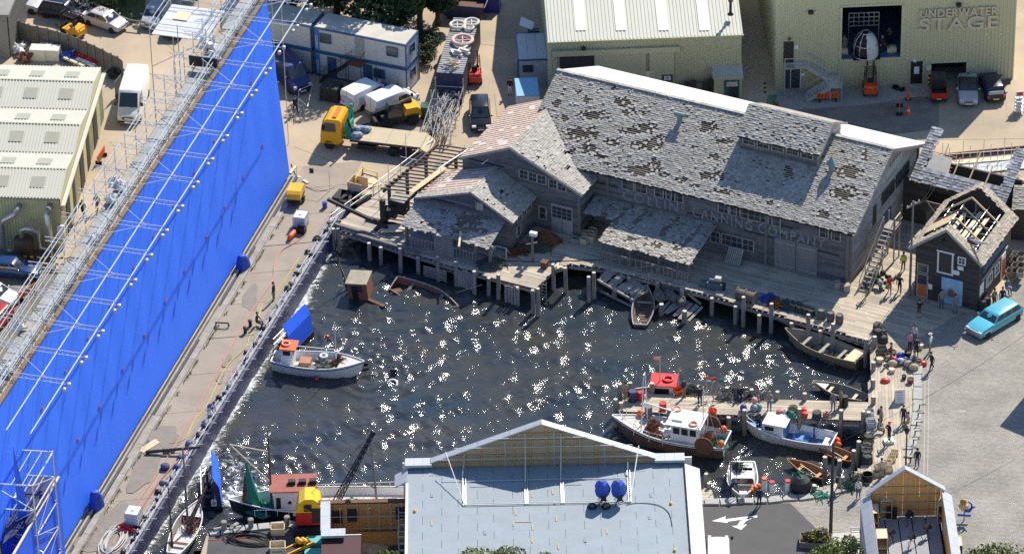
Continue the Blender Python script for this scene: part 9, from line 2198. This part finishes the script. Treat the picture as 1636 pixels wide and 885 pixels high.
def pole(px,py,h,label,arm=True,r=.11):
 o=root('utility_pole',label,'pole',P(px,py));MB().cyl((0,0,-.1),(.05,.02,h),r,r*.7,n=8).build('pole',m_darkwood if not arm else m_post,o)
 if arm:
  d=V3((.75,.66,0));MB().bar(V3((.05,0,h-.35))-d*.75,V3((.05,0,h-.35))+d*.75,.09,.1).build('cross_arm',m_post,o)
  for k in(-.65,-.2,.2,.65):q=V3((.05,0,h-.3))+d*k;b=MB();b.lathe(tuple(q),[(.03,0),(.05,.05),(.05,.14),(.02,.18)],8);b.build('insulator',m_white,o)
 return o
pole(1327,852,8.2,'tall dark timber pole on the corner of the plaza',False,.14);pole(1453,474,9.0,'timber telegraph pole with cross arm beside the small house')
for i,(x0,y0,z0,x1,y1,z1)in enumerate(((1458,474,8.7,1500,410,8.0),(1449,474,8.7,1490,420,8.0),(1327,852,8.0,1700,640,9.0))):
 p,q=P(x0,y0)+V3((0,0,z0)),P(x1,y1)+V3((0,0,z1));b=MB();b.tube([p.lerp(q,t/8)-p-V3((0,0,.8*math.sin(math.pi*t/8)))for t in range(9)],.016,4);obj1(b,'overhead_wire',m_dark,('overhead wire from the telegraph pole, upper one','overhead wire from the telegraph pole, lower one','long overhead wire across the plaza')[i],'wire',p)
st2=root('street_lamp','black iron street lamp behind the open topped set house','street lamp',P(1447,745));MB().cyl((0,0,0),(0,0,3.0),.07,.05,n=8).build('column',m_dark,st2);MB().bar((-.3,0,1.6),(.45,0,1.6),.07).build('ladder_bar',m_dark,st2);b=MB();b.lathe((0,0,3.0),[(.1,0),(.22,.35),(.25,.4),(.05,.6)],8);b.build('lantern',m_dark,st2)
for i in range(7):
 o=root('kerb_post','small black iron post along the granite kerb, %s from the folding sign'%('first','second','third','fourth','fifth','sixth','seventh')[i],'bollard',P(1469-i*2.4,655+i*14),0,'iron posts along the granite kerb');MB().cyl((0,0,0),(0,0,.55),.05,n=6).build('post',m_dark,o);MB().bar((0,0,.5),(.5,.05,.5),.05).build('arm',m_dark,o)
for i,(x,y)in enumerate(((1218,678),(1208,664),(1537,657))):s_=sheet('drain_cover',[P2(x+300-300-6,y-2),P2(x+6,y-2),P2(x+6,y+2),P2(x-6,y+2)],.013,mat('drain_iron',(.3,.29,.27),.7))if x>1400 else None;(s_ and struct(s_))
for x0,y0,x1,y1 in((1478,600,1476,760),(1484,600,1482,760)):yx((x0,y0),(x1,y1),w=.06,z=.016,m=mat('worn_track',(.42,.39,.34),.8))
tip=P(1597,681);hgt=8.6;bc=tip+V3((math.sin(SUN_AZ),math.cos(SUN_AZ),0))*hgt/math.tan(SUN_EL)
nb_=root('shadow_building','unseen building added past the right edge to shade the plaza','building',(bc.x,bc.y,0),rad(-40));MB().bb(0,7,0,7,0,hgt).build('wall',m_sage,nb_);MB().bb(-.0,7,-.0,7,hgt,hgt+.02).build('roof',m_zinc,nb_)  # unseen box added so its shadow falls across the plaza corner
# ---- right-hand yard behind the annex
yd=root('yard_scaffold','scaffold handrails and brown boards behind the annex shed','scaffolding')
for(x0,y0,x1,y1,z,mm,w_,h_)in((1500,250,1640,236,.25,m_rust,.12,.4),(1505,262,1640,250,.1,m_tan,.6,.06),(1500,275,1640,262,.1,m_unit,1.4,.05),(1540,292,1640,288,.1,m_tan,.5,.06),(1580,300,1640,292,.35,m_plyor,.1,.5)):MB().bar(P(x0,y0,z),P(x1,y1,z),w_,h_).build('board',mm,yd)
for i in range(13):
 x=1505+i*11;y=262-i*1.0+(i%3)*9;p=P(x,y);MB().cyl(p,p+V3((0,0,2.1)),.03,n=5).build('upright',m_steel,yd)
for y in(240,255,270):MB().cyl(P(1500,y+8,1.1),P(1640,y-2,1.1),.025,n=5).build('rail',m_steel,yd)
for i in range(5):MB().cyl(P(1510+i*22,262,0),P(1530+i*22,258,2.0),.025,n=5).build('brace',m_steel,yd)
ty=root('timber_stacks','jumble of stacked boards and posts right of the annex shed','timber')
for i in range(70):
 x,y=R_.uniform(1592,1640),R_.uniform(290,332);p=P(x,y,R_.uniform(.1,1.2));a=R_.choice((.3,1.4,2.0))+R_.uniform(-.2,.2);l=R_.uniform(.6,2.0);d=V3((math.cos(a)*l/2,math.sin(a)*l/2,R_.uniform(-.2,.5)));MB().bar(p-d,p+d,.14,.07).build('timber',R_.choice((m_tan,m_dark,m_post,m_steel,m_ply,m_dark)),ty)
sr2=root('slat_roof','corner of a grey slatted roof at the right edge below the timber stacks','roof',P(1616,334,3.0),rad(-10))
shingles(sr2,(0,0,0),(1,0,0),(0,2.2,.9),3.0,2.4,.3,.22,seed=88,under=False);MB().bb(0,3,.1,2.2,-3,-.05).build('wall',m_darkwood,sr2)
for i,(x,y,lb)in enumerate(((1569,494,'dark barrel at the front right corner of the small house, left one'),(1576,489,'dark barrel at the front right corner of the small house, right one'),(1572,484,'dark barrel behind the corner pair by the small house'))):barrel_obj(P(x,y),lb,m_darkwood,.34,.85)
for i in range(12):
 x,y=1613+(i%3)*9,440-(i//3)*9;crate_obj(P(x,y,.55*((i*7)%3)*.6),'grey crate or cask stacked along the right side of the small house',m_post if i%2 else m_plank,(.7,.55,.5),rad(63))['group']='crates along the small house'
rb_=root('rubbish_bags','pile of bottles and green rubbish at the foot of the stair','pile',P(1398,452));
for i in range(22):b=MB();b.sphere((R_.gauss(0,.7),R_.gauss(0,.7),.2+R_.random()*.4),R_.uniform(.12,.28),7,5);b.build('bag',R_.choice((m_pot,m_dark,MATS['net_darkgreen'],m_rope,m_plank)),rb_)
for i,(x,y)in enumerate(((1337,462),(1352,466))):b=MB();b.box((0,0,.3),(.5,.4,.6));b.box((0,0,.65),(.6,.5,.1));obj1(b,'wooden_stand',m_plank,('pale wooden stand near the foot of the stair','low grey box near the foot of the stair')[i],'box',P(x,y,.04),.3)
# ---- treetops along the bottom edge
for i,(x,y,h,r,lb,col)in enumerate(((770,1030,9.2,2.2,'yellow green treetop at the bottom edge below the shed roof, left',G4),(818,1030,9.7,1.9,'yellow green treetop at the bottom edge below the shed roof, right',G3),(878,1030,8.6,1.4,'small green treetop at the bottom edge below the blue lamps',G3),(625,985,6.3,1.2,'tiny treetop at the bottom edge below the orange facade',G4),(1330,980,6.7,1.9,'yellow green treetop at the bottom edge beside the planter',G4),(1362,985,6.8,1.6,'pale treetop at the bottom edge left of the set house',G3),(1598,1000,7.6,2.9,'large green treetop in the bottom right corner',G3),(1556,1000,6.9,1.8,'green treetop at the bottom edge right of the set house',G3))):tree(P(x,y),h,r,lb,col,160+i,nl=3500,size=.24)
# ================================================================== people
def skel(pose):
 """joints -> (positions, edges, radii, label); person faces +x"""
 J={};
 def j(n,x,y,z,r):J[n]=(V3((x,y,z)),r)
 if pose=='sit':
  hz=.48;j('pel',0,0,hz+.06,.15);j('spi',-.02,0,hz+.28,.135);j('che',.0,0,hz+.5,.16);j('nek',.03,0,hz+.68,.06);j('hd0',.05,0,hz+.78,.085);j('hd1',.06,0,hz+.9,.1);j('hd2',.05,0,hz+.98,.075)
  for s,n in((-1,'l'),(1,'r')):
   j('hip'+n,.02,s*.1,hz+.02,.1);j('kne'+n,.45,s*.13,hz+.02,.075);j('ank'+n,.47,s*.13,.1,.05);j('toe'+n,.66,s*.15,.045,.04)
   j('sho'+n,.0,s*.19,hz+.56,.07);j('elb'+n,.12,s*.25,hz+.3,.05);j('wri'+n,.36,s*.16,hz+.16,.035);j('han'+n,.44,s*.14,hz+.14,.038)
 else:
  lean={'stand':0,'walk':.06,'cross':0,'photo':.03,'bend':.45,'hips':0}[pose];hz=.93 if pose!='bend' else.9
  j('pel',0,0,hz,.145);j('spi',lean*.3,0,hz+.2,.13);j('che',lean*.75,0,hz+.42-lean*.12,.16);j('nek',lean*1.1,0,hz+.6-lean*.25,.06);j('hd0',lean*1.25+.02,0,hz+.69-lean*.3,.085);j('hd1',lean*1.4+.03,0,hz+.8-lean*.35,.1);j('hd2',lean*1.45+.02,0,hz+.88-lean*.38,.075)
  for s,n in((-1,'l'),(1,'r')):
   st=.0 if pose!='walk' else s*.26
   j('hip'+n,0,s*.09,hz-.05,.105);j('kne'+n,st*.55+.03,s*.11,.5,.075);j('ank'+n,st if pose!='walk' else(st if s>0 else st-.06),s*.12,.09 if not(pose=='walk' and s<0)else.13,.05);j('toe'+n,J['ank'+n][0].x+.19,s*.14,.04,.04)
   cx,cz=J['che'][0].x,J['che'][0].z
   j('sho'+n,cx,s*.19,cz+.07,.07)
   e,w_,h_={'stand':((cx+.0,s*.25,cz-.22),(cx+.06,s*.25,cz-.47),(cx+.09,s*.24,cz-.56)),'walk':((cx-.12*s,s*.25,cz-.2),(cx-.18*s+.1,s*.25,cz-.42),(cx-.2*s+.16,s*.25,cz-.5)),'cross':((cx+.06,s*.26,cz-.2),(cx+.24,-s*.02,cz-.16),(cx+.25,-s*.1,cz-.15)),'photo':((cx+.14,s*.26,cz-.1),(cx+.3,s*.1,cz+.14),(cx+.34,s*.06,cz+.2)),'bend':((cx+.14,s*.2,cz-.24),(cx+.28,s*.15,cz-.46),(cx+.31,s*.14,cz-.55)),'hips':((cx-.08,s*.38,cz-.2),(cx+.02,s*.22,cz-.36),(cx+.05,s*.16,cz-.38))}[pose]
   j('elb'+n,*e,.05);j('wri'+n,*w_,.036);j('han'+n,*h_,.04)
 E=[('pel','spi'),('spi','che'),('che','nek'),('nek','hd0'),('hd0','hd1'),('hd1','hd2')]
 for n in 'lr':E+=[('pel','hip'+n),('hip'+n,'kne'+n),('kne'+n,'ank'+n),('ank'+n,'toe'+n),('che','sho'+n),('sho'+n,'elb'+n),('elb'+n,'wri'+n),('wri'+n,'han'+n)]
 h1=J['hd1'][0];J['nos']=(h1+V3((.105,0,-.02)),.016);E.append(('hd1','nos'))
 return J,E
PM={}
def person_mesh(pose,long_sleeve=True,shorts=False):
 key=(pose,long_sleeve,shorts)
 if key in PM:return PM[key]
 J,E=skel(pose);names=list(J);me=bpy.data.meshes.new('person');me.from_pydata([J[n][0]for n in names],[(names.index(a),names.index(b))for a,b in E],[])
 o=bpy.data.objects.new('person_tmp',me);COL.objects.link(o)
 md=o.modifiers.new('skin','SKIN');sv_=me.skin_vertices[0].data
 for i,n in enumerate(names):r=J[n][1];sv_[i].radius=(r*(1.0 if n not in('che','spi','pel')else.82),r*(1.0 if n not in('che','spi','pel')else 1.15));sv_[i].use_root=(n=='pel')
 sd_=o.modifiers.new('sub','SUBSURF');sd_.levels=1;sd_.render_levels=1
 dg=bpy.context.evaluated_depsgraph_get();dg.update();m2=bpy.data.meshes.new_from_object(o.evaluated_get(dg));COL.objects.unlink(o);bpy.data.objects.remove(o)
 bm=bmesh.new();bm.from_mesh(m2)
 for n in 'lr':
  h=J['han'+n][0];w_=J['wri'+n][0];d=(h-w_).normalized();sd2=d.cross(V3((0,0,1)));sd2=sd2.normalized()if sd2.length>.2 else V3((1,0,0));up2=sd2.cross(d)
  for k in range(5):
   if k<4:p0=h+sd2*(k-1.5)*.019+d*.03;d1=d;L_=(.07,.08,.075,.06)[k]
   else:p0=h-sd2*.035;d1=(d*.6-sd2*.6).normalized();L_=.06
   p1=p0+d1*L_*.55;p2=p1+(d1*.8-up2*.5).normalized()*L_*.5;mb=MB();mb.tube([p0,p1,p2],[.0095,.009,.007],5);vs=[bm.verts.new(v)for v in mb.v]
   for f in mb.f:bm.faces.new([vs[i]for i in f])
 bm.to_mesh(m2);bm.free()
 seg=[(J[a][0],J[b][0],a,b)for a,b in E];mi=[]
 for p in m2.polygons:
  c=p.center;best=None;bd=9
  for A,B,a,b_ in seg:
   ab=B-A;t=max(0,min(1,(c-A).dot(ab)/max(ab.length_squared,1e-9)));dd=(A+ab*t-c).length-(J[a][1]*(1-t)+J[b_][1]*t)*.9
   if dd<bd:bd=dd;best=(a,b_,t)
  a,b_,t=best;k=1
  if b_[:3]in('hd0','hd1','hd2','nos')or(a=='che' and b_=='nek' and t>.8):k=0
  elif b_[:3]=='han' or(b_[:3]=='wri' and(t>.85 or not long_sleeve)):k=0
  elif b_[:3]=='elb' and not long_sleeve and t>.55:k=0
  elif b_[:3]=='toe' or(b_[:3]=='ank' and t>.92):k=3
  elif b_[:3]=='ank' and shorts:k=0
  elif b_[:3]in('hip','kne','ank')or(a=='pel' and b_=='spi' and t<.25):k=2
  mi.append(k)
 m2.materials.clear()
 for k in range(4):m2.materials.append(None)
 m2.polygons.foreach_set('material_index',mi);m2.polygons.foreach_set('use_smooth',[True]*len(m2.polygons));m2.update()
 PM[key]=(m2,J);return PM[key]
CLO={}
def cl_(c):
 k='cloth_%02x%02x%02x'%tuple(int(v*255)for v in c)
 return mat(k,c,.85,var=.2,scale=8)
SK=[mat('skin_a',(.5,.31,.22),.55),mat('skin_b',(.42,.25,.17),.55)]
m_shoe=mat('shoe_dark',(.03,.028,.026),.6);HAIR={'b':mat('hair_brown',(.06,.035,.02),.7),'d':mat('hair_dark',(.018,.014,.012),.7),'g':mat('hair_grey',(.35,.34,.33),.7),'y':mat('hair_fair',(.4,.27,.11),.7)}
def person(px,py,face,label,shirt,trousers,pose='stand',z=.04,hair='d',hat=None,h=1.76,long_sleeve=True,shorts=False,loc=None,extra=None):
 """face: heading in degrees in world ground plane"""
 me,J=person_mesh(pose,long_sleeve,shorts)
 o=bpy.data.objects.new('person',me);COL.objects.link(o);o.location=loc or P(px,py,z);o.rotation_euler=(0,0,rad(face));s=h/1.83;o.scale=(s,s,s)
 for i,m_ in enumerate((SK[int(px)%2],cl_(shirt),cl_(trousers),m_shoe)):o.material_slots[i].link='OBJECT';o.material_slots[i].material=m_
 tag(o,label,'person');h1=J['hd1'][0];b=MB()
 rings=[]
 for j2,(r,dz)in enumerate(((.108,-.03),(.116,.03),(.108,.08),(.07,.118),(.01,.13))):rings.append([(h1.x-.018+r*math.cos(k*.628)*(1.05 if math.cos(k*.628)<0 else.82),r*.95*math.sin(k*.628),h1.z+dz+(.03 if math.cos(k*.628)>.3 and j2==0 else 0))for k in range(10)])
 b.loft(rings)
 if hat:b.lathe((h1.x,0,h1.z+.035),[(.11,0),(.17,.0),(.17,.012),(.11,.02)],12);b.build('hat',cl_(hat),o)
 else:b.build('hair',HAIR[hair],o)
 b=MB()
 for s2 in(-1,1):b.sphere((h1.x+.088,s2*.034,h1.z+.012),.013,6,4)
 b.build('eyes',m_dark,o)
 b=MB();b.box((h1.x+.088,0,h1.z-.055),(.012,.045,.01));b.build('mouth',mat('lips',(.35,.14,.12),.6),o)
 if extra=='pack':MB().box((J['che'][0].x-.2,0,J['che'][0].z-.08),(.18,.32,.45),taper=.85).build('backpack',m_dark,o)
 if extra=='vest':
  b=MB();c=J['che'][0];b.loft([[(c.x+.16*math.cos(k*.524),.24*math.sin(k*.524),c.z+dz)for k in range(12)]for dz in(-.3,-.05,.12)],cap0=False,cap1=False);b.build('vest',mat('hi_vis',(.45,.85,.03),.6),o)
 return o
BLK,NAV,WHT,GRY,JEA,KHA,ORA,RED_,BRN,PNK=(.02,.02,.022),(.02,.03,.08),(.7,.7,.68),(.2,.2,.2),(.07,.11,.22),(.3,.25,.16),(.42,.18,.04),(.6,.02,.02),(.14,.08,.05),(.6,.25,.32)
PPL=[(815,152,-100,'person in black jacket and white trousers beside the grey portable unit',BLK,WHT,'stand',{}),(737,174,160,'person in dark clothes bending at the tube stillage',BLK,NAV,'bend',{}),(472,181,-60,'person in black carrying tubes by the end of the blue screen',BLK,BLK,'walk',{}),(133,347,-110,'person in black walking beside the left workshop, left one',BLK,BLK,'walk',{}),(156,337,-110,'person in navy walking beside the left workshop, right one',NAV,JEA,'walk',{}),(1443,432,100,'person in hi-vis yellow vest behind the telegraph pole',GRY,BRN,'stand',{'extra':'vest'}),(1421,470,80,'person in red shirt and pale shorts walking on the deck',RED_,KHA,'walk',{'shorts':True,'long_sleeve':False}),(1437,468,80,'person in all black walking beside the one in red',BLK,BLK,'walk',{}),(1383,477,50,'person in navy shirt and shorts striding across the deck',NAV,KHA,'walk',{'shorts':True,'long_sleeve':False}),(1468,508,60,'person in black taking a photograph in the shade of the small house',BLK,BRN,'photo',{'shorts':True}),(1504,492,-95,'person in khaki vest and jeans at the painted panel, left one',KHA,JEA,'stand',{}),(1526,500,-95,'person in grey at the painted panel, right one',GRY,GRY,'stand',{}),(1588,490,-60,'person in brown coat at the corner of the small house',KHA,BRN,'stand',{}),(1601,488,-90,'person in navy suit at the corner of the small house',NAV,NAV,'stand',{}),(1608,467,-60,'person in blue shirt and jeans seated beside the small house',(.12,.18,.3),JEA,'sit',{}),(1461,548,-120,'person in white shirt behind the prop pile, left one',(.5,.52,.58),JEA,'stand',{}),(1453,560,-60,'person in pink top behind the prop pile',PNK,BLK,'stand',{}),(1464,568,-110,'person in navy shirt beside the prop pile',NAV,BLK,'stand',{}),(1486,562,160,'person in white shirt and cap right of the prop pile',WHT,KHA,'hips',{'hat':(.6,.58,.5)}),(1488,591,-150,'person in black walking on the cobbles beside the prop pile',BLK,BLK,'walk',{}),(1423,577,-20,'person in dark red standing left of the prop pile',(.12,.03,.02),BRN,'stand',{}),(1461,584,170,'person in blue jeans crouched at the right of the prop pile',(.1,.12,.18),JEA,'sit',{'z':-.1}),(1407,679,-30,'person with a dark backpack on the boardwalk at the pier root',KHA,BRN,'stand',{'extra':'pack'}),(1443,677,-120,'person in black on the boardwalk below the folding sign',BLK,NAV,'stand',{}),(1451,682,-150,'person in pale pink sitting at the boardwalk edge',(.6,.48,.46),KHA,'sit',{'z':-.2}),(1420,704,30,'person in black with a red cap standing on the white box',BLK,BLK,'hips',{'hat':RED_,'z':.28}),(1403,693,-20,'person in grey seated at the boardwalk edge',GRY,BRN,'sit',{'z':-.1}),(1465,746,90,'person in black shirt and jeans alone on the cobbles',BLK,JEA,'stand',{}),(1408,762,-60,'person in pale shirt among the fish crates',(.5,.48,.44),KHA,'stand',{}),(1371,795,-80,'person in white shirt and jeans on the bottom quay',WHT,JEA,'stand',{'hair':'b'}),(1340,787,-20,'person with dark backpack and bare legs on the bottom quay',GRY,KHA,'walk',{'shorts':True,'extra':'pack'}),(1000,640,-60,'person in brown jacket and orange waders at the pier head',KHA,ORA,'stand',{}),(1092,634,-40,'person in dark jacket and orange waders in the middle of the pier',NAV,ORA,'stand',{}),(1118,646,-80,'person in dark wetsuit style clothes on the pier',BLK,NAV,'stand',{}),(1182,638,-80,'person in blue seated on the black nets on the pier',NAV,JEA,'sit',{'hair':'y','z':-.1}),(1229,655,-90,'person in khaki shirt and pale jeans on the pier above the white launch',KHA,JEA,'cross',{'hair':'y'}),(1331,655,-90,'person in dark grey overalls on the pier beside the black drum',GRY,GRY,'stand',{}),(1343,650,-160,'person in tan jacket on the pier beside the black drum',KHA,BRN,'stand',{}),(411,522,-20,'person in black crouched among the pipework on the tank ledge',BLK,NAV,'sit',{'z':-.1}),(334,664,-40,'person in blue and white on the tank ledge above the long spar',(.1,.16,.4),WHT,'bend',{}),(438,480,160,'person in dark clothes standing on the far tank ledge',BLK,GRY,'stand',{}),(1213,808,100,'person in navy overalls on the near asphalt beside the quay',NAV,NAV,'stand',{}),(1167,792,0,'person in navy leaning over the small white boat',NAV,BLK,'bend',{}),(1364,892,-90,'person in navy cap at the bottom edge, left of a pair',NAV,NAV,'stand',{'hat':NAV}),(1379,890,-90,'person in black at the bottom edge, right of a pair',BLK,BLK,'stand',{}),]
for px,py,f,lb,sh_,tr_,po,kw in PPL:person(px,py,f,lb,sh_,tr_,po,**kw)
person(1,1,-90,'person in grey T-shirt at the left of the diving bell',GRY,KHA,'stand',loc=UF(us_sz(1351,90)[0],1.2,oz0),long_sleeve=False)
person(2,1,-60,'person in black standing in the middle of the stage doorway',BLK,BLK,'stand',loc=UF(us_sz(1411,92)[0],.9,oz0))
person(3,1,-120,'person with raised arms at the right of the stage doorway',BRN,BLK,'photo',loc=UF(us_sz(1426,88)[0],2.2,oz0))
M_=local(la);person(4,1,-60,'person in dark jacket standing at the bow of the white launch',(.06,.08,.1),BLK,'stand',loc=M_@V3((2.5,.35,.9)))
M_=local(fb_);person(5,1,-100,'person in brown oilskin at the stern of the fishing boat',ORA,BRN,'stand',loc=M_@V3((-2.8,.75,.5)))
pn=[o for o in bpy.data.objects if o.name.startswith('pontoon')and o.type=='EMPTY']
person(6,1,-150,'person in black seated on the pontoon behind the fishing boat',BLK,BLK,'sit',loc=local(pn[0])@V3((.3,1.0,.55)));person(7,1,180,'person in black on the pontoon by the tank lip',BLK,BRN,'stand',loc=local(pn[1])@V3((.2,1.0,.5)))
sw_=person(8,1,-90,'swimmer in black wetsuit holding a white ring in open water',BLK,BLK,'stand',loc=P(630,614,WATER_Z-.95))
b=MB();b.torus((0,0,0),.36,.1,18,7,Matrix.Rotation(.5,3,'X'));obj1(b,'swim_ring',m_white,'white ring beside the swimmer in open water','ring',P(627,613,WATER_Z+.08),0,smooth=True)
for o in('outboard_motor',):
 q=root(o,'black inflatable outboard floating off the bow of the fishing boat','outboard',P(576,588,WATER_Z),.3);MB().box((0,0,.3),(.5,.4,.5),taper=.8).build('cowl',m_black,q);MB().box((0,0,-.1),(.2,.15,.5)).build('leg',m_black,q);b=MB();b.tube([(-.5,-.3,.1),(.5,-.35,.1),(.8,0,.1),(.5,.35,.1),(-.5,.3,.1)],.16,7);b.build('tube',m_black,q)
